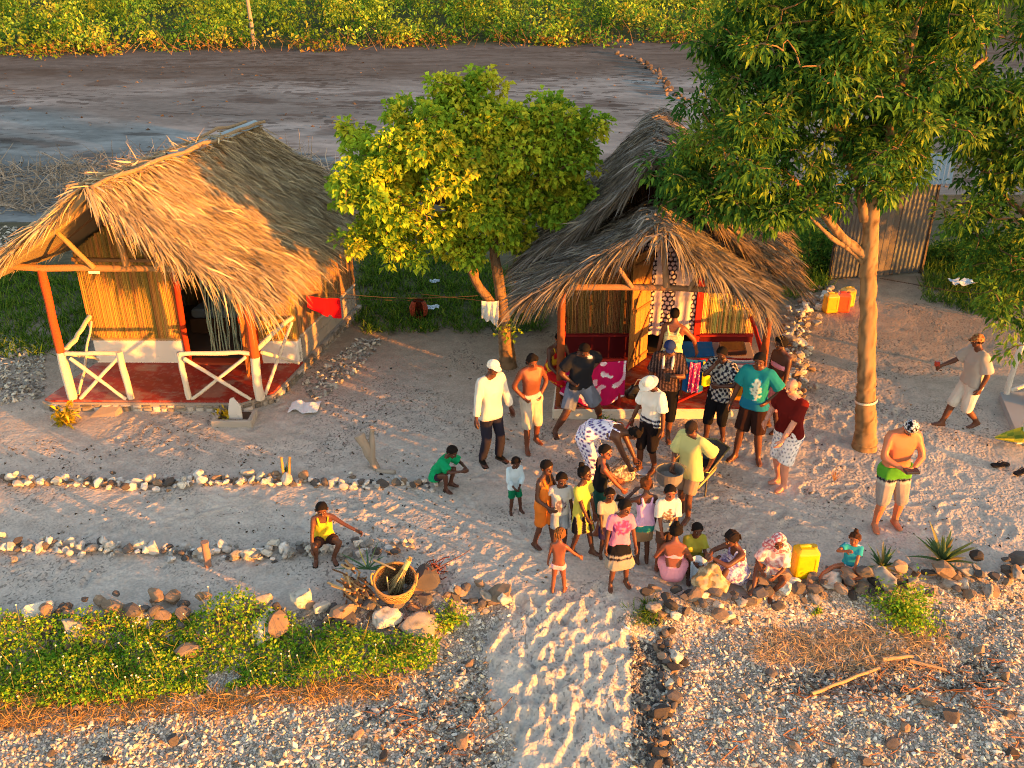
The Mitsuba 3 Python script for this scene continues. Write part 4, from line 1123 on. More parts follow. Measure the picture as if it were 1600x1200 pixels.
stone_row('long border of brown and grey stones along the bank above the vine mat', [(-6.03, 8.05, -0.06), (-4.87, 8.19, -0.01), (-4.04, 8.29, -0.00), (-2.88, 8.25, -0.03), (-2.02, 8.24, -0.07), (-1.31, 8.33, -0.06), (-0.73, 8.44, -0.04), (-0.04, 8.53, -0.02)], 0.19, ['basalt', 'brown', 'grey', 'coral'], [.3, .4, .15, .15], 111, 0.12, 0.62, 3, 0.09)
stone_row('heaped stone border right of the path, where children sit and the yellow jerrycan stands', [(1.56, 8.37, -0.01), (2.13, 8.47, -0.01), (2.80, 8.51, -0.03), (3.33, 8.60, -0.02), (3.96, 8.72, -0.01), (4.51, 8.78, -0.01), (5.13, 8.81, -0.03), (6.40, 8.94, -0.02)], 0.185, ['basalt', 'brown', 'grey', 'coral', 'dark'], [.3, .35, .14, .14, .07], 112, 0.11, 0.60, 3, 0.11)
stone_row('edging of rough stones down the right side of the sandy path', [(1.73, 8.27, -0.07), (1.68, 7.69, -0.24), (1.56, 7.03, -0.30), (1.41, 6.34, -0.37)], 0.13, ['basalt', 'brown', 'dark', 'coral'], [.3, .3, .25, .15], 113, 0.06, 0.6, 2, 0.05)
stone_row('lower row of pale coral lumps and grey stones behind the squatting boy in yellow', [(-6.67, 9.48, 0.00), (-5.86, 9.44, 0.00), (-4.73, 9.39, 0.00), (-3.68, 9.31, 0.00), (-2.98, 9.31, 0.00), (-2.05, 9.41, 0.00), (-1.27, 9.44, 0.00)], 0.115, ['chip', 'coral', 'grey', 'basalt'], [.48, .16, .18, .18], 114, 0.075, 0.50, 3, 0.05)
stone_row('upper row of pale coral lumps and brown stones in front of the tan hut', [(-7.43, 10.97, 0.00), (-6.16, 10.91, 0.00), (-5.01, 10.88, 0.00), (-4.40, 10.91, 0.00), (-3.36, 10.97, 0.00), (-2.46, 10.88, 0.00), (-1.05, 10.85, 0.00)], 0.12, ['chip', 'coral', 'brown', 'basalt'], [.48, .16, .20, .16], 115, 0.085, 0.52, 3, 0.05)
stone_row('heap of coral stones beside the wall of the grey hut', [(4.54, 13.22, 0.00), (4.97, 14.92, 0.00), (5.22, 16.03, 0.00), (5.85, 17.28, 0.00), (6.60, 18.15, 0.00)], 0.135, ['coral', 'grey', 'brown'], [.4, .3, .3], 116, 0.13, 0.5, 3, 0.06)
r = np.random.default_rng(117)
k = num('stone_row')
for t in np.linspace(0, 1, 46):
    p = np.array((5.91, 55.33, -0.34)) * (1 - t) + np.array((7.84, 40.79, -0.34)) * t
    stone(num(f'{k}__stone'), p + [0.5 * math.sin(t * 5) + r.normal() * .18, r.normal() * .2, 0], r.uniform(.18, .42), r.choice(['brown', 'dark', 'basalt']), r)
tag(k, 'line of dark stones running out across the mud flat', 'stone row')

# the big separate rocks
for u, tone, size, lab in (((-2.76, 8.07, -0.13), 'coral', .50, 'big pale coral boulder below the stone border among the vines'), ((-1.04, 8.16, -0.17), 'grey', .46, 'pale grey sloping boulder under the wicker basket'), ((-4.82, 8.03, -0.09), 'grey', .42, 'pale grey boulder at the upper edge of the vine mat, far from the basket'),
                           ((-0.13, 8.51, -0.02), 'brown', .40, 'rounded brown boulder at the top left of the path'), ((1.78, 7.78, -0.23), 'coral', .26, 'white coral lump lying on the edging of the path'), ((2.41, 8.29, -0.12), 'coral', .24, 'bright white coral lump below the girl in the patterned sundress'),
                           ((-0.48, 6.71, -0.36), 'brown', .26, 'brown pointed rock at the left edge of the path near the shore'), ((3.97, 6.91, -0.36), 'brown', .20, 'brown rock standing alone in the coral rubble'), ((4.49, 7.06, -0.35), 'basalt', .24, 'flat grey rock in the coral rubble right of the lone brown rock')):
    kk = num('boulder')
    stone(kk, u, size, tone, r)
    tag(kk, lab, 'boulder')
LOOSE = [((-4.53, 6.59, -0.34), 'small rock in the rubble at the left end of the bottom edge'), ((-3.93, 6.49, -0.35), 'small rock on the bottom edge, second from the left end'), ((-1.11, 7.65, -0.25), 'rock at the lower right corner of the vine mat'),
         ((-0.45, 7.70, -0.25), 'rock in the rubble below the small bright green shrub'), ((-0.73, 7.20, -0.30), 'rock among dark rubble between vine mat and pointed rock'), ((2.41, 7.28, -0.29), 'rock in the rubble right of the path edging, left of the long driftwood stick'),
         ((3.77, 6.72, -0.37), 'rock just below the lone brown rock in the rubble'), ((4.42, 6.59, -0.40), 'rock below the flat grey rock, near the bottom edge'), ((4.94, 6.63, -0.40), 'rock in the bottom right corner of the shore'),
         ((3.13, 6.50, -0.39), 'rock on the bottom edge, far below the long driftwood stick'), ((4.34, 7.23, -0.33), 'rock above the flat grey rock in the rubble'), ((5.16, 7.91, -0.26), 'rock right of the grey bent driftwood branch'),
         ((5.44, 8.23, -0.23), 'rock under the right end of the heaped stone border'), ((5.04, 8.14, -0.24), 'rock between the yellow-green shrub and the right end of the stone border'), ((5.29, 7.56, -0.30), 'rock in the rubble near the right edge, level with the driftwood'),
         ((2.78, 7.58, -0.27), 'rock at the left end of the wrack line'), ((-2.73, 7.36, -0.26), 'rock at the left end of the long brown stick'), ((-2.46, 7.51, -0.25), 'rock half sunk in the lower edge of the vine mat'),
         ((-1.54, 6.81, -0.34), 'rock in the pale rubble below the middle of the vine mat'), ((-3.38, 6.72, -0.33), 'rock alone in the pale rubble of the lower left shore'), ((-4.47, 7.10, -0.28), 'rock in the dry orange grass at the far left'),
         ((3.44, 6.51, -0.39), 'rock on the bottom edge below the lone brown rock'), ((5.11, 7.08, -0.35), 'rock near the right edge, between driftwood and corner'), ((2.80, 6.68, -0.37), 'rock in the rubble below the lower end of the long driftwood stick'), ((-1.26, 6.56, -0.37), 'rock near the bottom edge, left of the brown pointed rock')]
for p, lab in LOOSE:
    kk = num('rock')
    stone(kk, p, r.uniform(.09, .19), r.choice(['brown', 'basalt', 'dark']), r)
    tag(kk, lab, 'rock', 'loose rocks on the shore')

# coral rubble
r = np.random.default_rng(121)
g5 = np.arange(5) * 2 * np.pi / 5
ICOV = np.vstack([np.column_stack([np.cos(g5), np.sin(g5), 0.25 * np.cos(2 * g5)]), [[0.1, 0, 0.9], [0, 0.1, -0.8]]])
ICOF = np.vstack([[[i, (i + 1) % 5, 5], [(i + 1) % 5, i, 6]] for i in range(5)])
NV = len(ICOV)


def rubble(q, size, cols, r, long=0.35):
    n = len(q)
    v = ICOV[None] * (1 + 0.35 * r.normal(size=(n, NV, 1)) * 0.6)
    sc = np.stack([1 + long * r.random(n) * 2.2, 0.6 + 0.5 * r.random(n), 0.45 + 0.4 * r.random(n)], 1) * (size / 2)[:, None]
    v = v * sc[:, None]
    a, b = r.uniform(0, 2 * np.pi, n), r.normal(size=n) * 0.45
    ca, sa, cb, sb = np.cos(a), np.sin(a), np.cos(b), np.sin(b)
    x, y, z = v[..., 0], v[..., 1], v[..., 2]
    x, z = x * cb[:, None] + z * sb[:, None], -x * sb[:, None] + z * cb[:, None]
    x, y = x * ca[:, None] - y * sa[:, None], x * sa[:, None] + y * ca[:, None]
    v = np.stack([x, y, z], -1) + q[:, None] + ZUP * (size * 0.22)[:, None, None]
    f = (np.arange(n)[:, None, None] * NV + ICOF[None]).reshape(-1, 3)
    c = cols[r.integers(0, len(cols), n)] * r.uniform(0.75, 1.2, n)[:, None]
    return v.reshape(-1, 3), f, np.clip(np.repeat(c, NV, 0), 0, 1)


CORAL = np.array([lin('#cfc5b4'), lin('#bfb3a0'), lin('#d8d0c2'), lin('#a89a88'), lin('#c8b898'), lin('#8d8278'), lin('#b0a498'), lin('#7d6a58')])
sel = np.empty((0, 2))
q = r.uniform([-5.6, 5.45], [6.6, 9.0], (49000, 2))
t = edge_y(q[:, 0]) - q[:, 1]
pm = path_mask(q[:, 0], q[:, 1])
dens = np.clip((t + 0.06) / 0.2, 0, 1) * (0.6 + 0.4 * np.clip((t - 0.3) / 0.7, 0, 1)) * (1 - pm)
left = q[:, 0] < 0
dens *= np.where(left & (t < 1.15) & (q[:, 0] < -0.6), 0.4, 1) * (0.55 + 0.9 * meshkit.fbm(np.column_stack([q * 0.9, 0 * t]), 3, 4))
q = q[r.random(len(q)) < dens]


def relief_at(q):
    """Height of the built ground mesh at points."""
    i = np.clip(np.searchsorted(xs, q[:, 0]), 1, len(xs) - 1)
    j = np.clip(np.searchsorted(ys, q[:, 1]), 1, len(ys) - 1)
    a = np.clip((q[:, 0] - xs[i - 1]) / (xs[i] - xs[i - 1]), 0, 1)
    b = np.clip((q[:, 1] - ys[j - 1]) / (ys[j] - ys[j - 1]), 0, 1)
    return Z[i - 1, j - 1] * (1 - a) * (1 - b) + Z[i, j - 1] * a * (1 - b) + Z[i - 1, j] * (1 - a) * b + Z[i, j] * a * b


q = np.column_stack([q, relief_at(q)])
sz = 0.016 + 0.018 * r.random(len(q)) + 0.035 * r.random(len(q)) ** 6
mb = MB()
mb.add(*rubble(q, sz, CORAL, r))
put(num('coral_rubble'), mb, 'matte')
tag('coral_rubble', 'bleached coral rubble strewn over the shore', 'coral rubble', kind='stuff')
# dark weedy rubble and twigs in the wrack line, rubble patches at the huts
w = np.vstack([inside([(2.67, 7.53, -0.27), (3.78, 7.80, -0.26), (4.73, 7.73, -0.28), (5.37, 7.91, -0.26), (5.17, 7.44, -0.31), (3.89, 7.30, -0.31), (2.62, 7.33, -0.29)], 1300, r), inside([(1.30, 7.95, -0.11), (1.67, 8.03, -0.18), (1.46, 6.44, -0.36), (1.18, 6.44, -0.36)], 1500, r), inside([(-1.64, 7.52, -0.26), (-0.28, 7.68, -0.23), (-0.19, 6.46, -0.39), (-1.00, 6.46, -0.38), (-1.56, 6.96, -0.32)], 500, r)])
w[:, 2] = relief_at(w)
mb = MB()
mb.add(*rubble(w, 0.018 + 0.03 * r.random(len(w)), np.array([lin('#5a5350'), lin('#7d746c'), lin('#3a3634'), lin('#98907f')]), r))
put(num('dark_rubble'), mb, 'matte')
tag('dark_rubble', 'dark gravel and charcoal-grey rubble beside the path and in the wrack line', 'rubble', kind='stuff')
w = np.vstack([inside([(-8.48, 13.04, 0.00), (-7.56, 13.48, 0.00), (-8.20, 14.92, 0.00), (-8.68, 15.74, 0.00), (-10.01, 16.03, 0.00)], 1300, r), inside([(-12.23, 20.38, -0.02), (-11.35, 20.38, -0.02), (-11.64, 22.62, -0.13), (-13.72, 23.25, -0.16)], 500, r), inside([(4.39, 13.04, 0.00), (5.28, 14.92, 0.00), (5.65, 16.64, 0.00), (6.31, 17.62, 0.00), (5.28, 16.64, 0.00)], 300, r), inside([(-3.51, 13.93, 0.00), (-2.82, 15.74, 0.00), (-2.35, 15.74, 0.00), (-2.62, 14.42, 0.00), (-3.17, 13.26, 0.00)], 500, r)])
w[:, 2] = relief_at(w)
mb = MB()
mb.add(*rubble(w, 0.03 + 0.06 * r.random(len(w)) ** 2, np.array([lin('#8d8a84'), lin('#a8a298'), lin('#6a655f'), lin('#c0b8a8')]), r))
put(num('coral_gravel'), mb, 'matte')
tag('coral_gravel', 'grey coral gravel on the ground around the huts', 'gravel', kind='stuff')

# leaf litter, husks and droppings on the sand
q = np.vstack([r.uniform([-7.5, 8.7], [7.5, 14.8], (2100, 2)), r.normal([-5.2, 12.1], [1.6, .5], (900, 2)), r.normal([-1.6, 12.5], [1.2, 1.0], (420, 2)), r.uniform([4, 9.4], [8.2, 17.5], (700, 2)), r.normal([-1.2, 10.0], [1.6, .6], (160, 2))])
dn = meshkit.fbm(np.column_stack([q * 0.8, 0 * q[:, 0]]), 3, 12)
q = q[(dn > 0.42) & (q[:, 1] > edge_y(q[:, 0]) + 0.25)]
n = len(q)
p = np.column_stack([q, relief_at(q) + 0.006])
a = r.uniform(0, 2 * np.pi, n)
d = np.column_stack([np.cos(a), np.sin(a), r.normal(size=n) * 0.12])
L = 0.018 + 0.050 * r.random(n) ** 2
mb = MB()
c = np.array([lin('#3a322c'), lin('#2a2522'), lin('#564a3e'), lin('#6a5a48')])[r.integers(0, 4, n)]
mb.add(*leaves(p, d, L, L * r.uniform(0.25, 0.6, n), c, r))
put(num('leaf_litter'), mb, 'matte')
tag('leaf_litter', 'dry dark leaves and husks scattered over the sand', 'leaf litter', kind='stuff')
# twigs in the wrack
mb = MB()
for poly, m in (([(2.61, 7.28, -0.30), (3.75, 7.72, -0.27), (5.33, 7.82, -0.27), (5.04, 7.15, -0.34), (3.31, 7.14, -0.32)], 110), ([(-1.58, 7.12, -0.30), (-0.13, 7.32, -0.24), (-0.25, 6.53, -0.38), (-1.27, 6.67, -0.36)], 45), ([(1.90, 7.04, -0.31), (5.27, 7.08, -0.36), (5.00, 6.49, -0.42), (1.80, 6.45, -0.38)], 30), ([(-2.96, 7.34, -0.26), (-1.90, 7.43, -0.26), (-2.00, 7.23, -0.29), (-2.85, 7.18, -0.28)], 10)):
    for a in inside(poly, m, r):
        an = r.normal() * 0.6
        L = r.uniform(0.06, 0.3)
        b = a + np.array([math.cos(an), math.sin(an), 0]) * L
        a[2], b[2] = relief_at(a[None])[0] + .02, relief_at(b[None])[0] + .025
        mb.tube([a, (a + b) / 2 + r.normal(size=3) * 0.015, b], r.uniform(0.003, 0.008), lin('#8a5f42') * r.uniform(0.4, 1.3), 4, cap=False)
put(num('wrack_twigs'), mb, 'matte')
tag('wrack_twigs', 'brown twigs washed up on the coral rubble', 'twigs', kind='stuff')
for a, b, rad, lab in (((3.14, 7.31, -0.30), (3.96, 7.65, -0.28), .022, 'long pale driftwood stick slanting over the coral rubble'), ((4.03, 7.76, -0.26), (4.37, 7.79, -0.26), .026, 'thick short driftwood stick at the wrack line'), ((4.02, 7.26, -0.32), (4.35, 7.45, -0.30), .010, 'thin pale stick left of the brown twigs'),
                       ((-2.67, 7.25, -0.28), (-2.04, 7.37, -0.27), .014, 'long brown stick at the lower edge of the vine mat'), ((4.33, 7.76, -0.27), (4.68, 7.63, -0.29), .020, 'grey bent driftwood branch in the wrack')):
    a, b = np.array(a), np.array(b)
    kk = num('driftwood_stick')
    pole(kk, a + [0, 0, rad * 1.6], b + [0, 0, rad * 2.4], rad, rad * .7, lin('#b08d66'), r, bend=.03)
    tag(kk, lab, 'driftwood')

# ---------------------------------------------------------------- people
ICO = trimesh.creation.icosphere(1).vertices
ICO0 = trimesh.creation.icosahedron().vertices
ICO2 = trimesh.creation.icosphere(2).vertices


def hull(balls, ico=ICO):
    """Convex hull of balls (centre, radius) - radius may be a 3-vector."""
    return Manifold.hull_points(np.vstack([np.asarray(c) + ico * np.asarray(r) for c, r in balls]))


def join(ms):
    return Manifold.batch_boolean(list(ms), m3.OpType.Add)


def smoothed(m, edge, it, wob=0.0, seed=0, freq=(17, 17, 5)):
    v, f = man(m.refine_to_length(edge))
    t = trimesh.Trimesh(v, f, process=True)
    if it:
        trimesh.smoothing.filter_taubin(t, lamb=0.55, nu=0.50, iterations=it)
    v = np.array(t.vertices)
    if wob:
        v = v + t.vertex_normals * (wob * 2 * (meshkit.fbm(v * freq, 2, seed) - 0.5))[:, None]
    return v, np.array(t.faces)


def ik(a, t, l1, l2, hint):
    """Middle and end joint of a two-bone limb from a towards t."""
    d = t - a
    L = min(max(np.linalg.norm(d), 0.02), (l1 + l2) * 0.998)
    d = unit(d)
    ca = np.clip((l1 * l1 + L * L - l2 * l2) / (2 * l1 * L), -1, 1)
    h = np.asarray(hint, float)
    h = unit(h - d * (h @ d))
    return a + d * (l1 * ca) + h * (l1 * math.sqrt(1 - ca * ca)), a + d * L


def rotz(a):
    c, s = math.cos(a), math.sin(a)
    return np.array([[c, -s, 0], [s, c, 0], [0, 0, 1]])


def rotx(a):
    c, s = math.cos(a), math.sin(a)
    return np.array([[1, 0, 0], [0, c, -s], [0, s, c]])


def roty(a):
    c, s = math.cos(a), math.sin(a)
    return np.array([[c, 0, s], [0, 1, 0], [-s, 0, c]])


SK = [lin('#4a2c20'), lin('#5a3626'), lin('#6a4230'), lin('#432819')]


def solid(c):
    return lambda p: np.broadcast_to(c, p.shape)


def stripes(a, b, per, frac=0.5, axis=2):
    return lambda p: np.where((np.mod(p[:, axis] / per, 1) < frac)[:, None], a, b)


def checks(a, b, per):
    return lambda p: np.where(((np.floor(p[:, 0] / per) + np.floor(p[:, 1] / per) + np.floor(p[:, 2] / per)) % 2 < 1)[:, None], a, b)


def dots(a, b, per, rad=0.32):
    def fn(p):
        q = np.stack([p[:, 0] + p[:, 1] * 0.7, p[:, 2] + 0.3 * p[:, 1]], 1) / per
        q[:, 0] += 0.5 * (np.floor(q[:, 1]) % 2)
        g = np.mod(q, 1) - 0.5
        return np.where((np.hypot(g[:, 0], g[:, 1]) < rad)[:, None], b, a)
    return fn


def blotch(cols, scale, seed=0):
    def fn(p):
        n = meshkit.fbm(p * scale, 2, seed)
        k = np.clip(((n - 0.28) / 0.44 * len(cols)).astype(int), 0, len(cols) - 1)
        return np.asarray(cols)[k]
    return fn


def bands(levels, cols):
    """Colours by height: cols[i] below levels[i], the last above."""
    return lambda p: np.asarray(cols)[np.searchsorted(np.asarray(levels), p[:, 2])]


def printed(base, mark, centre, size, seed=0):
    """A rough print on the chest: p in metres of the wearer's own frame, +y forward."""
    def fn(p):
        c = np.array(np.broadcast_to(base(p), p.shape))
        q = (p[:, [0, 2]] - np.asarray(centre)) / np.asarray(size)
        on = (np.hypot(q[:, 0], q[:, 1]) < 1) & (p[:, 1] > 0.0) & (meshkit.fbm(p * 60, 2, seed) > 0.42)
        c[on] = mark
        return c
    return fn


def person(label, at, yaw, h, skin=1, child=0.0, build=1.0, pel=None, lean=0.0, bend=0.0, tilt=0.0, twist=0.0, head=(0, 0, 0), hL=None, hR=None, eL=None, eR=None, fL=None, fR=None, kL=None, kR=None,
           toe=(12, 12), point=None, curl=(0.35, 0.35), wear=(), hair='short', hair_col='#120d0b', hat=None, beard=False, seed=0, group=None, bare_feet=True, shoe=None, pitch_feet=(0, 0), strap=None):
    """A posed figure. Lengths are in units of h; local +y is forward, +x the person's right; yaw 0 faces the sea, 90 faces +x."""
    key = num('person')
    h, build = h * 0.94, build * (0.94 - 0.12 * min(child * 2, 1))
    tag(key, label, 'person', group)
    yw = math.radians(yaw)
    fw, rt = np.array([math.sin(yw), -math.cos(yw), 0]), np.array([-math.cos(yw), -math.sin(yw), 0])
    M = np.stack([rt, fw, ZUP], 1)
    at = np.asarray(at, float)
    skin = lin(skin) if isinstance(skin, str) else SK[skin]

    def world(v):
        return at + (v * h) @ M.T

    c = child
    hip = 0.505 - 0.05 * c
    th, sh = (0.245 - 0.022 * c), (0.232 - 0.028 * c)
    spn = 0.315
    ua, fa = 0.172 - 0.012 * c, 0.148 - 0.010 * c
    hh = 0.064 + 0.026 * c                      # half the head's height
    b = build * (1 + 0.04 * c)
    pel = np.array([0, 0, hip + 0.02]) if pel is None else np.asarray(pel, float)
    R1 = rotz(math.radians(twist * 0.5)) @ roty(math.radians(tilt)) @ rotx(math.radians(-lean))
    R2 = rotz(math.radians(twist * 0.5)) @ R1 @ rotx(math.radians(-bend))
    Rp = rotx(math.radians(-lean * 0.55))
    waist = pel + Rp @ np.array([0, 0, 0.085])
    chest = waist + R1 @ np.array([0, 0.012, 0.115])
    neck0 = chest + R2 @ np.array([0, -0.008, spn - 0.20 + 0.012])
    sw = (0.098 - 0.006 * c) * (0.55 + 0.45 * b)
    shd = {s: neck0 + R2 @ np.array([s * sw, 0, -0.032]) for s in (-1, 1)}
    hips = {s: pel + Rp @ np.array([s * 0.048 * b, 0, -0.015]) for s in (-1, 1)}
    Rh = R2 @ rotz(math.radians(head[0])) @ rotx(math.radians(-head[1])) @ roty(math.radians(head[2]))
    if abs(lean + bend) > 50:
        Rh = rotx(math.radians(-(lean + bend) * 0.6)) @ rotz(math.radians(head[0])) @ rotx(math.radians(-head[1])) @ roty(math.radians(head[2]))
    neck1 = neck0 + R2 @ np.array([0, 0.006, 0.03]) + Rh @ np.array([0, 0.008, 0.012])
    hc = neck1 + Rh @ np.array([0, 0.018 + 0.006 * c, hh * 0.92])
    J = {}
    for s, hand, eh, foot, kh, ft in ((-1, hL, eL, fL, kL, pitch_feet[0]), (1, hR, eR, fR, kR, pitch_feet[1])):
        hand = shd[s] + np.array([s * 0.055, 0.03, -(ua + fa) * 0.985]) if hand is None else np.asarray(hand, float)
        eh = np.array([s * 0.5, -0.9, -0.1]) if eh is None else np.asarray(eh, float)
        foot = np.array([s * 0.062, 0, 0]) if foot is None else np.asarray(foot, float)
        kh = np.array([s * 0.12, 1, 0.05]) if kh is None else np.asarray(kh, float)
        el, wr = ik(shd[s], hand, ua, fa, eh)
        ank = foot + [0, 0, 0.042 + 0.06 * math.sin(math.radians(ft))]
        kn, ank = ik(hips[s], ank, th, sh, kh)
        J[s] = el, wr, kn, ank

    # ---- the body: one surface
    q = b ** 0.9
    parts = [hull([(hips[1], .066 * q), (hips[-1], .066 * q), (waist + R1 @ [.028 * b, 0, 0], .054 * q), (waist - R1 @ [.028 * b, 0, 0], .054 * q)]),
             hull([(waist + R1 @ [.028 * b, 0, 0], .054 * q), (waist - R1 @ [.028 * b, 0, 0], .054 * q), (chest + R2 @ [.045 * b, .004, 0], .058 * q), (chest - R2 @ [.045 * b, -.004, 0], .058 * q)]),
             hull([(chest + R2 @ [.045 * b, .004, 0], .058 * q), (chest - R2 @ [.045 * b, -.004, 0], .058 * q), (shd[1] - R2 @ [.02, 0, 0], .038 * q), (shd[-1] + R2 @ [.02, 0, 0], .038 * q)]),
             hull([(shd[1] - R2 @ [.01, 0, -.004], .032 * q), (neck0, .036 * q), (shd[-1] + R2 @ [.01, 0, .004], .032 * q)]),
             hull([(neck0 - R2 @ [0, 0, .02], .034 * q), (neck1 + Rh @ [0, 0.004, 0.02], (.030 + .002 * c) * b ** .5)])]
    for s in (-1, 1):
        el, wr, kn, ank = J[s]
        calf = kn + (ank - kn) * 0.32 - unit(np.cross(np.cross(kn - hips[s], ank - kn), ank - kn) + 1e-6) * 0.0
        parts += [hull([(shd[s], .036 * q), (shd[s] + (el - shd[s]) * .45, .029 * q)]), hull([(shd[s] + (el - shd[s]) * .45, .029 * q), (el, .0235 * q)]), hull([(el, .0235 * q), (el + (wr - el) * .3, .0245 * q)]), hull([(el + (wr - el) * .3, .0245 * q), (wr, .0165 * q ** .5)]),
                  hull([(hips[s], .058 * q), (hips[s] + (kn - hips[s]) * .5, .049 * q)]), hull([(hips[s] + (kn - hips[s]) * .5, .049 * q), (kn, .034 * q)]), hull([(kn, .034 * q), (calf, .036 * q)]), hull([(calf, .036 * q), (ank + [0, 0, .01], .021 * q ** .5)])]
        ta = math.radians(toe[0 if s < 0 else 1]) * s
        fd = np.array([math.sin(ta), math.cos(ta), 0])
        ptc = math.radians(pitch_feet[0 if s < 0 else 1])
        fd3 = fd * math.cos(ptc) - ZUP * math.sin(ptc)
        heel, ball = ank - fd3 * .026 - [0, 0, .022], ank + fd3 * .062 - [0, 0, .024]
        ball[2], heel[2] = max(ball[2], .015) if ptc else ball[2], heel[2]
        tip = ball + fd * .034
        lat = np.cross(fd, ZUP)
        parts += [hull([(ank, .021), (heel, .019)]), hull([(ank, .020), (ball + lat * .010, .0145), (ball - lat * .010, .0145), (heel, .018)]), hull([(ball + lat * .012, .0145), (ball - lat * .012, .0145), (tip - lat * .010 * s, .0105), (tip + lat * .012 * s - fd * .006, .009)])]
    bv, bf = smoothed(join(parts), 0.037, 7)
    V, F, C, n = [bv], [bf], [np.broadcast_to(skin, bv.shape) * (0.88 + 0.24 * meshkit.fbm(bv * 22 + seed, 2))[:, None]], len(bv)

    def also(v, f, col):
        nonlocal n
        V.append(v), F.append(f + n), C.append(np.broadcast_to(col, v.shape))
        n += len(v)
    # ---- hands: palm, four bent fingers, a thumb
    for s, cu in ((-1, curl[0]), (1, curl[1])):
        el, wr, _, _ = J[s]
        d = unit(wr - el)
        inw = unit(np.array([-s * 1.0, 0.25, 0]) - d * (np.array([-s * 1.0, 0.25, 0]) @ d))     # palm faces inwards
        wd = np.cross(d, inw)
        palm = wr + d * .050
        hs = [hull([(wr, .0165), (wr + d * .03 + wd * .013, .0125), (wr + d * .03 - wd * .013, .0125)]), hull([(wr + d * .022 + wd * .014, .012), (wr + d * .022 - wd * .014, .012), (palm + wd * .018, .0105), (palm - wd * .018, .0105)])]
        for k, (o, L) in enumerate(((-.019, .036), (-.006, .043), (.007, .041), (.019, .032))):
            p0 = palm + wd * o
            c1 = cu * (0.8 + 0.15 * k)
            d1 = d * math.cos(c1) + inw * math.sin(c1)
            d2 = d * math.cos(c1 * 2.3) + inw * math.sin(c1 * 2.3)
            p1 = p0 + d1 * L * .55
            hs += [hull([(p0, .0078), (p1, .0070)], ICO0), hull([(p1, .0068), (p1 + d2 * L * .55, .0055)], ICO0)]
        up = wd * (1 if (wd @ np.array([0, 1, 0.2])) > 0 else -1)
        t0 = wr + d * .018 + up * .014 + inw * .004
        t1 = t0 + unit(d * .7 + up * .8 + inw * .3) * .026
        hs += [hull([(t0, .0105), (t1, .0085)], ICO0), hull([(t1, .0085), (t1 + unit(d + up * .25 + inw * .4) * .022, .0062)], ICO0)]
        v, f = smoothed(join(hs), 0.016, 1)
        also(v, f, skin * 0.95)
    # ---- head
    def H(x, y, z):
        return hc + Rh @ (np.array([x, y, z]) * hh)
    w = 0.72 + 0.03 * c
    hd = [hull([(H(0, -.08, .28), (w * hh, .80 * hh, .70 * hh)), (H(0, .05, .0), (.60 * hh, .66 * hh, .5 * hh))], ICO2),
          hull([(H(.22, .25, -.35), .36 * hh), (H(-.22, .25, -.35), .36 * hh), (H(0, .46, -.70), .20 * hh), (H(0, 0, 0), .55 * hh)], ICO2),
          hull([(H(0, .68, .10), .075 * hh), (H(0, .84, -.20), .115 * hh)]), hull([(H(.12, .74, -.22), .085 * hh), (H(-.12, .74, -.22), .085 * hh)]),
          hull([(H(.16, .58, -.50), .09 * hh), (H(-.16, .58, -.50), .09 * hh), (H(0, .66, -.50), .10 * hh)]), hull([(H(.30, .58, .18), .09 * hh), (H(-.30, .58, .18), .09 * hh), (H(0, .64, .17), .09 * hh)])]
    for s in (-1, 1):
        hd += [hull([(H(s * (w + .04), -.02, .10), .12 * hh), (H(s * (w + .0), -.02, -.16), .08 * hh), (H(s * (w + .10), -.14, .12), .07 * hh)])]
    v, f = smoothed(join(hd), 0.017, 3)
    loc = ((v - hc) @ Rh) / hh
    col = np.array(np.broadcast_to(skin, v.shape))
    lips = (np.abs(loc[:, 0]) < .26) & (np.abs(loc[:, 2] + .50) < .09) & (loc[:, 1] > .55)
    col[lips] = skin * [1.15, 0.75, 0.75] * 0.8
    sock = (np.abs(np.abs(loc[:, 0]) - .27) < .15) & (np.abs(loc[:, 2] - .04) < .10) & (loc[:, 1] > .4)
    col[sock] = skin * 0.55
    if beard:
        col[(loc[:, 2] < -.28) & ~lips & (loc[:, 1] > -.1)] = lin('#1a1512')
    also(v, f, col)
    put(f'{key}__body', (world(np.vstack(V)), np.vstack(F)), 'skin', True, np.clip(np.vstack(C), 0, 1))
    for s in (-1, 1):
        e = trimesh.creation.icosphere(1, .088 * hh)
        cc = np.where(e.vertices[:, 1:2] > .05 * hh, lin('#0a0705'), lin('#a89c92'))
        put(num(f'{key}__eye'), (world(H(s * .27, .62, .04) + e.vertices @ Rh.T), e.faces), 'skin', True, cc)
        br = trimesh.creation.icosphere(1)
        put(num(f'{key}__eyebrow'), (world(H(s * .28, .665, .235) + (br.vertices * [.17 * hh, .05 * hh, .035 * hh]) @ Rh.T), br.faces), 'matte', True, lin('#150f0c'))
    # ---- hair
    hcol = lin(hair_col)

    def hairmesh(name, m, edge=0.02, wob=0.006, freq=(40, 40, 40), colr=None):
        v, f = smoothed(m, edge, 2, wob, seed, freq)
        cc = np.clip((hcol if colr is None else colr) * (0.55 + 0.9 * meshkit.fbm(v * 60, 2))[:, None], 0, 1)
        put(num(f'{key}__{name}'), (world(v), f), 'matte', True, cc)
    cap = None
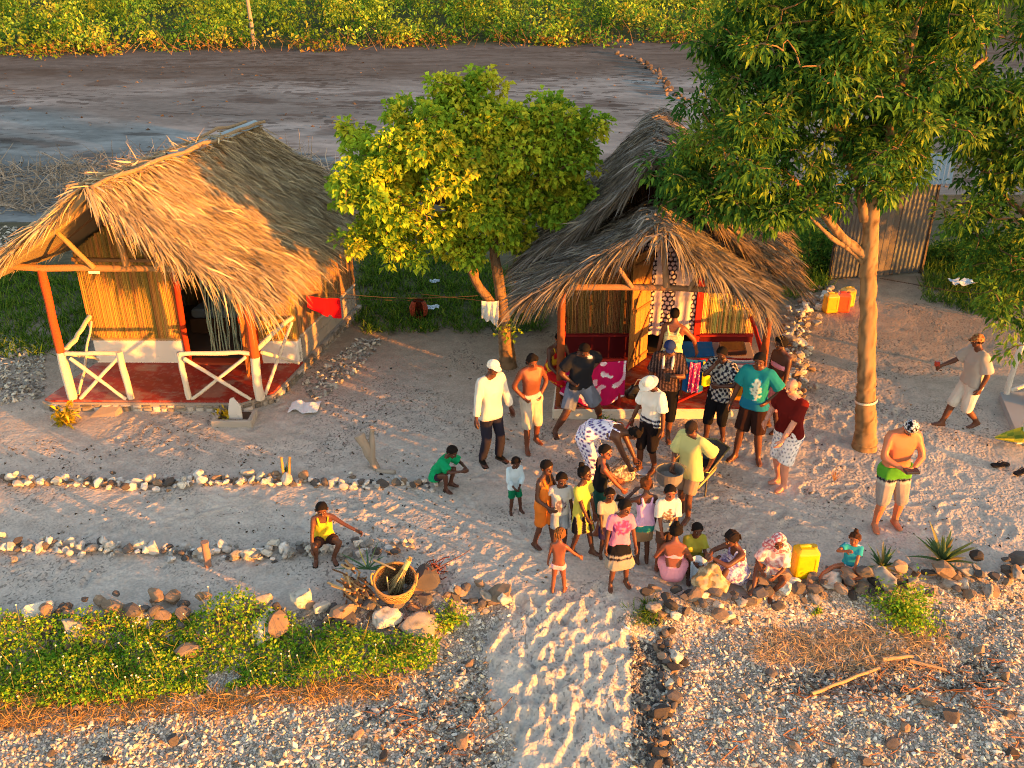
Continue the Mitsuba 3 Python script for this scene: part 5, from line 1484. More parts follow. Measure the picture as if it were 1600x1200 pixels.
    if hair and hair != 'bald':
        thick = {'short': .05, 'braids': .09, 'afro': .30, 'long': .14, 'bun': .10, 'ponytail': .10}[hair]
        cap = hull([(H(0, -.10, .30), ((w + thick) * hh, (.82 + thick) * hh, (.72 + thick) * hh)), (H(0, -.22, .0), ((w + thick - .06) * hh, (.66 + thick) * hh, .55 * hh))], ICO2)
        nrm = Rh @ unit(np.array([0, -1.0, 0.75]))
        cap = cap.trim_by_plane(nrm.tolist(), float(nrm @ H(0, .50, .42)))
        nrm = Rh @ unit(np.array([0, -.45, 1.0]))
        cap = cap.trim_by_plane(nrm.tolist(), float(nrm @ H(0, 0, -.16)))
        hairmesh('hair', cap, wob=0.012 if hair in ('afro', 'long', 'bun') else 0.004)
        if hair == 'braids':
            for x in (-.5, -.25, 0, .25, .5):
                mbh = MB().tube([H(x, .30, .93 - .4 * x * x), H(x * 1.1, -.35, 1.10 - .5 * x * x), H(x, -.95, .5), H(x * .9, -1.0, -.1), H(x * .9, -.95, -.45)], .075 * hh, hcol * 1.6, 5, rough=.5)
                v, f, cc = mbh.get()
                put(num(f'{key}__braid'), (world(v), f), 'matte', True, cc)
        if hair == 'long':
            hairmesh('hair', join([hull([(H(-.62, -.4, .1), .30 * hh), (H(-.6, -.5, -.6), .22 * hh), (H(0, -.8, -.2), .35 * hh)]), hull([(H(.62, -.4, .1), .30 * hh), (H(.6, -.5, -.6), .22 * hh), (H(0, -.8, -.2), .35 * hh)])]), wob=.014)
        if hair == 'bun':
            hairmesh('bun', hull([(H(0, -.35, 1.22), .30 * hh), (H(.1, -.45, 1.40), .24 * hh)]), wob=.016)
        if hair == 'ponytail':
            hairmesh('ponytail', hull([(H(0, -.8, .85), .24 * hh), (H(.25, -1.15, .80), .34 * hh), (H(.35, -1.3, .45), .2 * hh)]), wob=.02)
    # ---- clothes
    Rinv = np.stack([R2[:, 0], R2[:, 1], R2[:, 2]], 1)

    def cloth(name, m, colour, edge=0.022, it=3, wob=0.011, bs='cloth', lab=None):
        v, f = smoothed(m, edge, it, wob, seed + len(name))
        lv = v * h
        put(num(f'{key}__{name}'), (world(v), f), bs, True, np.clip(colour(lv) * (0.82 + 0.36 * meshkit.fbm(v * 11, 3, seed))[:, None], 0, 1))
    for g in wear:
        kind, colour, o = g[0], g[1], (g[2] if len(g) > 2 else {})
        lo = o.get('loose', 0.012) * 0.68
        edge = o.get('edge', 0.022)
        if kind in ('shirt', 'tank', 'dress'):
            drop = o.get('drop', 0.03)             # below the waist
            hemc = waist - Rp @ np.array([0, 0, drop])
            fl = lo * 1.55
            ms = [hull([(chest + R2 @ [.045 * b, .004, 0], .058 * q + lo), (chest - R2 @ [.045 * b, -.004, 0], .058 * q + lo), (waist + R1 @ [.03 * b, 0, 0], .055 * q + fl), (waist - R1 @ [.03 * b, 0, 0], .055 * q + fl)])]
            low = hull([(waist + R1 @ [.03 * b, 0, 0], .055 * q + fl), (waist - R1 @ [.03 * b, 0, 0], .055 * q + fl), (hemc + Rp @ [.052 * b, 0, 0], .062 * q + fl), (hemc - Rp @ [.052 * b, 0, 0], .062 * q + fl)])
            nn = Rp @ np.array([0, 0, 1.0])
            if kind != 'dress':
                low = low.trim_by_plane(nn.tolist(), float(nn @ hemc))
            ms.append(low)
            if kind == 'shirt':
                ms.append(hull([(chest + R2 @ [.045 * b, .004, 0], .058 * q + lo), (chest - R2 @ [.045 * b, -.004, 0], .058 * q + lo), (shd[1] - R2 @ [.012, 0, 0], .038 * q + lo * .7), (shd[-1] + R2 @ [.012, 0, 0], .038 * q + lo * .7)]))
                ms.append(hull([(neck0 + R2 @ [.03, 0, -.012], .030 * q + lo * .6), (neck0 - R2 @ [.03, 0, .012], .030 * q + lo * .6), (shd[1] - R2 @ [.012, 0, 0], .034 * q + lo * .7), (shd[-1] + R2 @ [.012, 0, 0], .034 * q + lo * .7)]))
                sl = o.get('sleeve', 0.62)
                for s in (-1, 1):
                    el, wr = J[s][0], J[s][1]
                    if sl <= 1:
                        e = shd[s] + (el - shd[s]) * sl
                        d = unit(shd[s] - el)
                        m = hull([(shd[s], .036 * q + lo), (e - d * .02, .031 * q + lo * 2.3)]).trim_by_plane(d.tolist(), float(d @ e))
                        ms.append(m)
                    else:
                        ms.append(hull([(shd[s], .036 * q + lo), (el, .026 * q + lo)]))
                        e = el + (wr - el) * (sl - 1)
                        d = unit(el - wr)
                        ms.append(hull([(el, .026 * q + lo), (e - d * .01, .020 * q + lo)]).trim_by_plane(d.tolist(), float(d @ e)))
            else:
                top = chest + R2 @ np.array([0, 0, o.get('neck', 0.055)])
                m = hull([(chest + R2 @ [.042 * b, .004, 0], .058 * q + lo), (chest - R2 @ [.042 * b, -.004, 0], .058 * q + lo), (shd[1] - R2 @ [.03, 0, 0], .034 * q + lo * .6), (shd[-1] + R2 @ [.03, 0, 0], .034 * q + lo * .6)])
                nn2 = R2 @ np.array([0, 0, -1.0])
                ms.append(m.trim_by_plane(nn2.tolist(), float(nn2 @ top)))
                for s in (-1, 1):
                    ms += [hull([(shd[s] - R2 @ [s * .035, -.034, -.022], .011), (chest + R2 @ [s * .04, .056 * q + lo * .3, .035], .012)]), hull([(shd[s] - R2 @ [s * .035, -.034, -.022], .011), (shd[s] - R2 @ [s * .035, .030, -.018], .011)]),
                           hull([(shd[s] - R2 @ [s * .035, .030, -.018], .011), (chest + R2 @ [s * .04, -.054 * q - lo * .3, .035], .012)])]
            if kind == 'dress':
                fl2 = o.get('flare', 0.03)
                ln = o.get('len', 0.9)
                ringb = [(hips[s] + (J[s][2] - hips[s]) * min(ln, 1) + (max(ln - 1, 0)) * (J[s][3] - J[s][2]), .05 * q + fl2) for s in (-1, 1)]
                ms.append(hull([(hips[1], .066 * q + lo), (hips[-1], .066 * q + lo)] + ringb) if ln <= 1 else join([hull([(hips[1], .066 * q + lo), (hips[-1], .066 * q + lo)] + [(J[s][2], .05 * q + fl2 * .8) for s in (-1, 1)]), hull([(J[s][2], .05 * q + fl2 * .8) for s in (-1, 1)] + ringb)]))
            cloth(o.get('name', {'shirt': 'shirt', 'tank': 'tank_top', 'dress': 'dress'}[kind]), join(ms), colour, edge, wob=o.get('wob', 0.011))
        elif kind in ('shorts', 'trousers'):
            ln = o.get('len', 0.8)
            ms = [hull([(hips[1], .066 * q + lo), (hips[-1], .066 * q + lo), (waist + R1 @ [.030 * b, 0, -.02], .054 * q + lo * .6), (waist - R1 @ [.030 * b, 0, .02], .054 * q + lo * .6)]).trim_by_plane((Rp @ np.array([0, 0, -1.0])).tolist(), float((Rp @ np.array([0, 0, -1.0])) @ (waist - Rp @ [0, 0, o.get('rise', 0.02)])))]
            for s in (-1, 1):
                kn, ank = J[s][2], J[s][3]
                if ln <= 1:
                    e = hips[s] + (kn - hips[s]) * ln
                    d = unit(hips[s] - kn)
                    ms.append(hull([(hips[s], .060 * q + lo), (e - d * .03, (.060 - .022 * ln) * q + lo * 1.9)]).trim_by_plane(d.tolist(), float(d @ e)))
                else:
                    ms.append(hull([(hips[s], .060 * q + lo), (kn, .038 * q + lo)]))
                    e = kn + (ank - kn) * (ln - 1)
                    d = unit(kn - ank)
                    ms.append(hull([(kn, .038 * q + lo), (e - d * .02, .030 * q + lo)]).trim_by_plane(d.tolist(), float(d @ e)))
            cloth(o.get('name', kind), join(ms), colour, edge)
        elif kind == 'skirt':
            ln, fl2 = o.get('len', 0.8), o.get('flare', 0.05)
            ring = []
            for s in (-1, 1):
                e = hips[s] + (J[s][2] - hips[s]) * min(ln, 1) + max(ln - 1, 0) * (J[s][3] - J[s][2])
                ring.append((e, .045 * q + fl2))
            m = hull([(waist + R1 @ [.028 * b, 0, -.02], .054 * q + lo), (waist - R1 @ [.028 * b, 0, .02], .054 * q + lo), (hips[1], .066 * q + lo), (hips[-1], .066 * q + lo)] + ring)
            if o.get('trim', True):
                m = m.trim_by_plane([0, 0, 1], float(min(ring[0][0][2], ring[1][0][2]))).trim_by_plane([0, 0, -1], -float(waist[2] - 0.005))
            cloth('skirt', m, colour, edge, wob=o.get('wob', 0.008))
        elif kind == 'wrap':                      # a band of cloth round the chest
            m = hull([(chest + R2 @ [.044 * b, .004, 0], .058 * q + .007), (chest - R2 @ [.044 * b, -.004, 0], .058 * q + .007)])
            u = R2 @ np.array([0, 0, 1.0])
            m = m.trim_by_plane(u.tolist(), float(u @ (chest - R2 @ [0, 0, .028]))).trim_by_plane((-u).tolist(), float(-u @ (chest + R2 @ [0, 0, .03])))
            cloth('chest_band', m, colour, edge)
        elif kind == 'headcloth':
            m = join([hull([(H(0, -.06, .32), (.90 * hh, 1.0 * hh, .86 * hh)), (H(0, -.25, -.5), (.85 * hh, .75 * hh, .6 * hh))], ICO2), hull([(H(0, -.30, -.5), .85 * hh), (shd[1] + R2 @ [.0, -.02, .02], .05), (shd[-1] + R2 @ [0, -.02, .02], .05), (chest + R2 @ [0, -.05, -.02], .06)])])
            m = m - hull([(H(0, 1.0, .10), (.62 * hh, .80 * hh, .74 * hh)), (H(0, 1.0, -.6), (.56 * hh, .7 * hh, .5 * hh))], ICO2)
            cloth('headcloth', m, colour, 0.016)
        elif kind == 'collar_towel':
            mbh = MB()
            for s in (-1, 1):
                mbh.tube([neck0 + R2 @ [s * .012, -.045, .012], neck0 + R2 @ [s * .045, .0, .02], chest + R2 @ [s * .040, .066 * q + .012, .05], chest + R2 @ [s * .038, .070 * q + .014, .02]], .012, (0, 0, 0), 6)
            v, f, _ = mbh.get()
            put(f'{key}__neck_towel', (world(v), f), 'cloth', True, colour(v))
    # ---- hats
    if hat:
        kind, hc1, o = hat[0], hat[1], (hat[2] if len(hat) > 2 else {})
        if kind in ('cap', 'bandana', 'bucket'):
            dome = hull([(H(0, -.08, .36), ((w + .10) * hh, .92 * hh, .78 * hh)), (H(0, -.08, .22), ((w + .10) * hh, .92 * hh, .4 * hh))], ICO2)
            u = Rh @ unit(np.array([0, -.22 if kind != 'bandana' else -.5, 1.0]))
            dome = dome.trim_by_plane(u.tolist(), float(u @ H(0, .6, .30 if kind != 'bandana' else .30)))
            v, f = smoothed(dome, 0.014, 2, 0.002, seed)
            put(f'{key}__hat' if kind == 'bucket' else f'{key}__{kind}', (world(v), f), 'cloth', True, np.clip(hc1(v * h), 0, 1))
            hk = f'{key}__hat' if kind == 'bucket' else f'{key}__{kind}'
            if kind == 'cap':
                br = hull([(H(x, y, z), .045 * hh) for x, y, z in ((-.58, .62, .32), (.58, .62, .32), (-.40, 1.16, .30), (.40, 1.16, .30), (0, 1.30, .29), (0, .7, .42))])
                v, f = smoothed(br, 0.02, 1)
                put(f'{hk}__brim', (world(v), f), 'cloth', True, np.clip(hc1(v * h) * o.get('brim', 1.0), 0, 1))
            if kind == 'bucket':
                an = np.linspace(0, 2 * np.pi, 25)[:-1]
                r0 = np.array([H(.80 * math.cos(t), -.08 + .90 * math.sin(t), .30 + .1 * math.sin(t)) for t in an])
                r1 = np.array([H(1.38 * math.cos(t), -.05 + 1.45 * math.sin(t), .10 + .08 * math.cos(2 * t) + .1 * math.sin(t)) for t in an])
                k = np.arange(24)
                vv = np.vstack([r0, r1, r0 - Rh[:, 2] * .006, r1 - Rh[:, 2] * .006])
                q4 = np.vstack([np.stack([k, (k + 1) % 24, (k + 1) % 24 + 24, k + 24], 1), np.stack([k + 48, k + 72, (k + 1) % 24 + 72, (k + 1) % 24 + 48], 1), np.stack([k + 24, (k + 1) % 24 + 24, (k + 1) % 24 + 72, k + 72], 1)])
                put(f'{hk}__brim', (world(vv), np.vstack([q4[:, [0, 1, 2]], q4[:, [0, 2, 3]]])), 'cloth', True, np.clip(hc1(vv), 0, 1))
    if shoe is not None:
        for s in (-1, 1):
            ank = J[s][3]
            ta = math.radians(toe[0 if s < 0 else 1]) * s
            fd, lat = np.array([math.sin(ta), math.cos(ta), 0]), np.array([math.cos(ta), -math.sin(ta), 0])
            m = hull([(ank - fd * .03 - [0, 0, .030], .016), (ank + fd * .09 + lat * .014 - [0, 0, .032], .014), (ank + fd * .09 - lat * .014 - [0, 0, .032], .014)])
            v, f = smoothed(m if shoe == 'flat' else join([m, hull([(ank - fd * .01, .026), (ank + fd * .05 - [0, 0, .012], .024)])]), 0.02, 1)
            put(num(f'{key}__shoe'), (world(v), f), 'matte', True, lin('#141210'))
    return dict(key=key, world=world, J=J, hc=hc, chest=chest, M=M)


WHITE, BLACK = lin('#c0bcb4'), lin('#14141a')


# the grown-ups
P = {}
P['cap_man'] = person('man in white long-sleeved shirt, white cap and dark trousers, hands hanging down', (-0.30, 11.48, 0.00), 38, 1.72, 0, hat=('cap', solid(lin('#e8dcc8'))), head=(0, 12, 0), fL=(-.075, .02, 0), fR=(.085, -.02, 0), hL=(-.19, .07, .46), hR=(.20, .05, .45),
       wear=[('shirt', solid(WHITE), dict(sleeve=1.85, drop=.15, loose=.018)), ('trousers', solid(lin('#262430')), dict(len=1.92, loose=.012))], seed=1, shoe='full')
P['bare_man'] = person('shirtless man with long dark hair and beige knee-length shorts, hands on hips', (0.27, 11.92, 0.00), 22, 1.62, '#6a3a26', hair='long', head=(-6, 22, 6), hL=(-.085, .03, .56), hR=(.085, .04, .56), eL=(-1, -.5, 0), eR=(1, -.5, 0), fL=(-.08, -.05, 0), fR=(.075, .09, 0), curl=(.9, .9),
       wear=[('shorts', solid(lin('#b3aa98')), dict(len=1.12, loose=.022))], seed=2)
P['polo_man'] = person('man in black polo shirt and grey-blue shorts standing with legs wide apart', (1.00, 12.47, 0.00), 22, 1.72, 0, head=(-14, 32, 0), pel=(0, 0, .46), fL=(-.24, -.02, 0), fR=(.26, .05, 0), hR=(.10, .05, .52), eR=(1, -.4, 0), hL=(-.115, -.03, .56), eL=(-1, -.3, .1), curl=(.8, .8), build=1.12, lean=6,
       wear=[('shirt', printed(solid(lin('#1d2027')), lin('#c8c8c8'), (-.10, .95 * 1.3), (.035, .03)), dict(sleeve=.75, drop=.10, loose=.016)), ('shorts', stripes(lin('#5a6374'), lin('#6c7688'), .35, .6, 0), dict(len=.92, loose=.020))], seed=3, shoe='flat')
P['stripe_man'] = person('man in dark striped polo and blue cap, white towel on his neck', (2.25, 12.20, 0.00), -12, 1.72, 1, hat=('cap', solid(lin('#26325e'))), beard=True, head=(4, 24, 0), hL=(-.03, .15, .70), eL=(-1, -.6, -.4), hR=(.17, .03, .48), fL=(-.05, .06, 0), fR=(.07, -.05, 0), curl=(.9, .4), build=1.08,
       wear=[('shirt', stripes(lin('#2c2223'), lin('#6a5148'), .045, .72, 0), dict(sleeve=.85, drop=.10, loose=.016, edge=.012)), ('shorts', solid(lin('#121216')), dict(len=1.25, loose=.020)), ('collar_towel', solid(WHITE))], seed=4)
P['porch_woman'] = person('person in pale sleeveless top up on the porch, arm on the railing', np.array((2.45, 13.05, 0.62)) * [1, 1, 0] + [0, 0, .175], 158, 1.60, '#7a4a32', hair='short', head=(50, -4, 0), hR=(.22, .12, .56), eR=(1, .2, -.2), fL=(-.05, 0, 0), wear=[('tank', stripes(lin('#e2cf9a'), lin('#c2a878'), .04, .6), dict(drop=.08, loose=.013)), ('shorts', solid(lin('#4a3c34')), dict(len=.8))], seed=5)
P['check_man'] = person('man in black and white checked shirt and long black shorts, hand on his chin', (3.00, 12.05, 0.00), -42, 1.66, 0, head=(8, 16, 0), hL=(-.06, .13, .66), hR=(.015, .105, .855), eR=(.8, .1, -1), eL=(-1, -.2, -.6), fL=(-.06, -.05, 0), fR=(.06, .06, 0), curl=(.5, 1.0), beard=True,
       wear=[('shirt', checks(lin('#191a20'), lin('#a9a79e'), .045), dict(sleeve=.8, drop=.14, loose=.020, edge=.011)), ('shorts', solid(lin('#131318')), dict(len=1.3, loose=.022))], seed=6)
P['teal_man'] = person('tall man in printed teal t-shirt and dark shorts, one hand on his hip', (3.39, 11.58, 0.00), -32, 1.80, 1, head=(10, 14, 0), hL=(-.105, .03, .585), eL=(-1, -.3, 0), hR=(.20, .05, .47), fL=(-.09, .01, 0), fR=(.09, .07, 0), curl=(.8, .4), build=1.06,
       wear=[('shirt', printed(bands([1.0], [lin('#1b6b86'), lin('#1d7a7c')]), lin('#c9cfb8'), (-.03, 1.17), (.085, .17), 3), dict(sleeve=.8, drop=.11, loose=.018, edge=.016)), ('shorts', solid(lin('#2f1d18')), dict(len=.93, loose=.018))], seed=7, toe=(30, 20))
P['bald_man'] = person('bald fair-skinned man in dark red t-shirt and white patterned shorts', (3.68, 10.85, 0.00), -62, 1.74, '#c2836a', hair='bald', head=(4, 12, 0), hL=(-.10, .17, .535), eL=(-.5, -.9, -.3), hR=(.13, .14, .60), eR=(.8, -.9, 0), fL=(-.05, .02, 0), fR=(.045, -.02, 0), build=1.18,
       wear=[('shirt', solid(lin('#5a1512')), dict(sleeve=.8, drop=.09, loose=.016)), ('shorts', dots(lin('#dcd6d2'), lin('#6a6a80'), .055, .24), dict(len=.98, loose=.018, edge=.014))], seed=8)
P['pink_woman'] = person('woman in pink top and pink skirt standing behind by the pile of stones', (3.94, 12.40, 0.00), -62, 1.62, 0, hair='afro', head=(-6, 8, 0), hL=(-.13, .07, .50), hR=(.15, .03, .46), wear=[('wrap', solid(lin('#d88a92'))), ('skirt', solid(lin('#c27f88')), dict(len=1.0, flare=.02)), ], seed=9)
P['bending_woman'] = person('woman in long white-and-violet patterned dress bending down over the net bag', (1.10, 10.89, 0.00), 74, 1.66, 1, pel=(0, -.07, .50), lean=78, bend=16, head=(0, 10, 0), hair='bun', hL=(-.05, .40, .20), hR=(.06, .36, .21), eL=(-1, -.3, .3), eR=(1, -.3, .3), fL=(-.07, .0, 0), fR=(.06, -.03, 0), curl=(1.0, 1.0),
       wear=[('dress', dots(lin('#d9d2de'), lin('#4d4370'), .055, .30), dict(len=1.55, flare=.025, edge=.013, loose=.014))], seed=10, build=1.12)
P['hat_man'] = person('bearded man in white bucket hat and striped-hem t-shirt, holding a knife', (1.91, 11.24, 0.00), -52, 1.62, 1, hat=('bucket', solid(lin('#ddd5c4'))), beard=True, head=(-4, 34, 0), hL=(-.17, .03, .47), hR=(.16, .10, .47), eR=(.6, -.9, -.2), fL=(-.045, -.04, 0), fR=(.05, .06, 0), curl=(.5, .9),
       wear=[('shirt', bands([.80, .83, .86, .89], [lin('#d8d4cc'), lin('#26262c'), lin('#d8d4cc'), lin('#26262c'), lin('#dcd8d0')]), dict(sleeve=.85, drop=.10, loose=.016, edge=.014)), ('shorts', solid(lin('#1e1a1c')), dict(len=1.05, loose=.018))], seed=11)
P['yellow_tee'] = person('young man in pale yellow t-shirt holding an enamel pot in front of his hip', (2.26, 10.12, 0.00), -48, 1.56, 1, head=(24, 14, 0), hR=(.075, .16, .56), hL=(-.13, -.08, .56), eL=(-1, -.7, .1), eR=(.9, -.6, -.3), fL=(-.05, .04, 0), fR=(.06, -.03, 0), curl=(.8, 1.0), hat=('cap', solid(lin('#2a211c'))),
       wear=[('shirt', solid(lin('#b5b074')), dict(sleeve=.95, drop=.17, loose=.022)), ('shorts', solid(lin('#8a7462')), dict(len=.9, loose=.014))], seed=12, lean=4)
P['tourist'] = person('shirtless tourist in green and grey board shorts looking down', (4.76, 9.94, 0.00), 4, 1.76, '#b06a48', hat=('bandana', blotch([lin('#16161a'), lin('#d8d4cc'), lin('#1c1c22'), lin('#c8c4bc')], 26, 4)), head=(-6, 30, 0), bend=8, hL=(-.045, .17, .625), hR=(.045, .17, .625), eL=(-1, -.5, -.3), eR=(1, -.5, -.3), fL=(-.085, 0, 0), fR=(.085, .03, 0), curl=(.9, .9), build=1.14, beard=True,
       wear=[('shorts', bands([.70, .745, .775], [lin('#8d827e'), lin('#a39d95'), lin('#17171c'), lin('#4c8e2c')]), dict(len=1.08, loose=.020, rise=.05, edge=.014))], seed=13, toe=(8, 8))
P['walking_man'] = person('man in grey t-shirt, white shorts and reddish cap walking across the sand', (6.80, 12.47, 0.00), -84, 1.66, 1, hat=('cap', blotch([lin('#7a4a2a'), lin('#9a7a52'), lin('#5a3420')], 30, 2)), head=(0, 8, 0), pel=(0, -.02, .505), fR=(.03, .17, 0), fL=(-.04, -.15, .012), hR=(.14, .23, .62), eR=(.6, -.6, -.8), hL=(-.15, -.02, .50), eL=(-.6, -1, 0), pitch_feet=(18, -8), build=1.12,
       wear=[('shirt', solid(lin('#a29b94')), dict(sleeve=.9, drop=.10, loose=.020)), ('shorts', solid(WHITE * .95), dict(len=1.02, loose=.024))], seed=14, toe=(5, 5), curl=(.5, .9))
P['seated_red'] = person('woman in red and yellow wrap sitting at the left end of the red porch', np.array((0.70, 13.15, 0.40)) * [1, 1, 0] + [0, 0, .17], 30, 1.55, 0, hair='short', pel=(0, -.05, .29), fL=(-.07, .22, 0), fR=(.07, .20, 0), hL=(-.09, .18, .36), hR=(.09, .18, .36), lean=8,
       wear=[('dress', blotch([lin('#a8161c'), lin('#a8161c'), lin('#d0a42a'), lin('#8a1220')], 9, 6), dict(len=1.0, flare=.01, loose=.02))], seed=15)

# the children
KID = 'children gathered on the sand'
person('boy in green t-shirt squatting at the end of the upper stone row', (-0.93, 10.81, 0.00), 62, 1.22, 0, child=.6, pel=(0, -.10, .16), lean=30, fL=(-.07, .05, 0), fR=(.07, .07, 0), kL=(-.2, .7, .8), kR=(.25, .7, .8), hL=(-.05, .27, .34), hR=(.05, .28, .34), eL=(-.7, 0, -.5), eR=(.7, 0, -.5), head=(-6, -4, 0),
       wear=[('shirt', solid(lin('#0f8a5a')), dict(sleeve=.85, drop=.13, loose=.024)), ('shorts', solid(lin('#2b2030')), dict(len=.5))], seed=21)
person('boy in yellow sleeveless shirt squatting with one arm stretched over his knee', (-2.28, 9.25, 0.00), 16, 1.26, 1, child=.55, pel=(-.02, -.10, .20), lean=14, tilt=0, fL=(-.085, .07, 0), fR=(.09, .04, 0), kL=(-.5, .7, .7), kR=(.15, .8, .75), hL=(-.42, .20, .34), eL=(-.2, .2, -1), hR=(.14, .12, .06), eR=(.5, -.6, 0), head=(0, -2, 0), curl=(.6, .4),
       wear=[('tank', solid(lin('#c0a428')), dict(drop=.10, loose=.016)), ('shorts', solid(lin('#33221f')), dict(len=.55))], seed=22, shoe='flat')
person('small child in pale blue hooded shirt and green shorts holding a piece of bread', (0.03, 10.22, 0.00), 20, .93, 0, child=.95, head=(0, 16, 0), hL=(-.03, .14, .54), hR=(.05, .13, .53), eL=(-1, -.4, -.3), eR=(1, -.4, -.3), fL=(-.10, 0, 0), fR=(.06, .0, 0),
       wear=[('shirt', solid(lin('#b9cdd6')), dict(sleeve=1.7, drop=.12, loose=.018)), ('shorts', solid(lin('#0e6a4a')), dict(len=.75, loose=.012))], seed=23)
person('child in orange sleeveless top and orange shorts seen from the side', (0.38, 9.50, 0.00), 52, 1.32, 0, child=.5, head=(-12, 2, 0), hL=(-.10, .15, .56), hR=(.10, .14, .57), eL=(-.8, -.6, -.3), fL=(-.05, .10, 0), fR=(.06, -.06, 0),
       wear=[('tank', solid(lin('#c46e2c')), dict(drop=.12, loose=.018)), ('shorts', solid(lin('#bb6628')), dict(len=.85, loose=.018))], seed=24)
person('child in grey-white t-shirt and grey shorts facing the sea beside the orange top', (0.58, 9.46, 0.00), 6, 1.18, 0, child=.6, head=(4, 6, 0), hL=(-.14, .03, .44), hR=(.15, .05, .60), hair='short',
       wear=[('shirt', printed(solid(lin('#b9b6b4')), lin('#6a6068'), (0, .68), (.07, .09), 5), dict(sleeve=.7, drop=.10, loose=.016)), ('shorts', solid(lin('#8b939c')), dict(len=.8, loose=.016))], seed=25)
person('girl in bright yellow top and black-and-yellow striped skirt turned to the side', (0.83, 9.37, 0.00), 50, 1.30, 0, child=.5, hair='bun', head=(8, -8, 0), hL=(-.05, .13, .49), hR=(.06, .13, .48), eL=(-.9, -.5, -.2), eR=(.9, -.5, -.2), fL=(-.05, .12, 0), fR=(.05, -.06, 0),
       wear=[('shirt', solid(lin('#b8ae4c')), dict(sleeve=.6, drop=.10, loose=.014)), ('skirt', stripes(lin('#b0a848'), lin('#15141a'), .085, .42, 0), dict(len=.82, flare=.03, edge=.014))], seed=26)
person('girl in dark green dress looking back over her shoulder at the bag', (1.09, 9.78, 0.00), 100, 1.36, '#7a4630', child=.45, hair='short', head=(-52, 0, 0), hL=(-.08, .19, .56), hR=(.09, .19, .55), fL=(-.05, .04, 0), fR=(.05, -.03, 0),
       wear=[('tank', solid(lin('#16181c')), dict(drop=.05, loose=.012)), ('skirt', solid(lin('#1f4a44')), dict(len=1.1, flare=.03))], seed=27)
person('small child in grey shirt half hidden by the girl in pink t-shirt', (1.14, 9.31, 0.00), 12, 1.05, 0, child=.8, head=(0, 4, 0), hL=(-.10, .10, .44), hR=(.10, .10, .44),
       wear=[('shirt', solid(lin('#a29a8c')), dict(sleeve=.75, drop=.10, loose=.014)), ('shorts', solid(lin('#2b2548')), dict(len=.8))], seed=28)
person('girl with side ponytail in printed pink t-shirt and frilly black-and-white skirt', (1.23, 8.75, -0.00), 8, 1.28, 1, child=.5, hair='ponytail', head=(24, 8, 0), hL=(-.15, .05, .46), hR=(.15, .04, .45), fL=(-.085, 0, 0), fR=(.075, .03, 0),
       wear=[('shirt', printed(solid(lin('#c87898')), lin('#7a3a68'), (0, .86), (.11, .10), 8), dict(sleeve=.7, drop=.09, loose=.012)), ('skirt', bands([.45, .475, .50], [lin('#8a8378'), lin('#1a181c'), lin('#8a8378'), lin('#17161a')]), dict(len=.90, flare=.05, wob=.014, edge=.016))], seed=29)
person('girl in lilac strappy top seen from behind, hand raised to her cheek', (1.57, 9.16, 0.00), 188, 1.25, 0, child=.5, hair='bun', hair_col='#5a3218', head=(20, 0, 0), hL=(-.10, .13, .80), eL=(-1, -.1, -.7), hR=(.14, .08, .47), fL=(-.05, 0, 0), fR=(.05, 0, 0),
       wear=[('tank', solid(lin('#c9a4c6')), dict(drop=.09, loose=.014)), ('skirt', bands([.50], [lin('#8a7458'), lin('#2f7d76')]), dict(len=.9, flare=.02))], seed=30)
person('boy in white t-shirt with a dark print on the chest, squinting at the sea', (1.81, 9.10, 0.00), 4, 1.24, '#7a4630', child=.55, head=(0, 4, 0), hL=(-.06, .12, .46), hR=(.06, .12, .46), eL=(-1, -.5, 0), eR=(1, -.5, 0),
       wear=[('shirt', printed(solid(WHITE), lin('#6a5a50'), (0, .78), (.085, .10), 9), dict(sleeve=.85, drop=.10, loose=.022, edge=.016)), ('shorts', solid(lin('#5a4438')), dict(len=.7))], seed=31)
person('toddler in pink underpants standing at the top of the path, back turned', (0.53, 8.62, -0.01), 168, .93, '#7a4630', child=1.0, hair='braids', hair_col='#6a4422', head=(-10, 0, 0), hR=(.30, .14, .50), eR=(.5, -.2, -1), hL=(-.15, .04, .44), fL=(-.07, 0, 0), fR=(.08, .04, 0),
       wear=[('shorts', solid(lin('#dba0a4')), dict(len=.12, rise=.07, loose=.010, name='underpants'))], seed=32)
person('girl in pink halter dress sitting with her back to the sea', (1.87, 8.77, 0.00), 172, 1.30, '#7a4630', child=.45, hair='bun', pel=(0, 0, .115), lean=10, head=(-8, 0, 0), fL=(-.10, .22, 0), fR=(.12, .20, 0), kL=(-.3, .5, 1), kR=(.3, .5, 1), hL=(-.10, .18, .28), hR=(.10, .18, .28),
       wear=[('wrap', solid(lin('#d8909c'))), ('skirt', solid(lin('#d8909c')), dict(len=.55, flare=.03, trim=False)), ], seed=33)
person('child in olive yellow shirt sitting behind the girl in the pink dress', (2.16, 9.00, 0.00), 6, 1.15, 0, child=.6, pel=(0, -.05, .12), head=(0, 6, 0), fL=(-.10, .16, 0), fR=(.10, .16, 0), kL=(-.3, .5, 1), kR=(.3, .5, 1), hL=(-.05, .17, .25), hR=(.05, .17, .25),
       wear=[('shirt', solid(lin('#9a9438')), dict(sleeve=.7, drop=.08, loose=.02)), ('skirt', solid(lin('#6a6a2c')), dict(len=.8, flare=.02, trim=False))], seed=34)
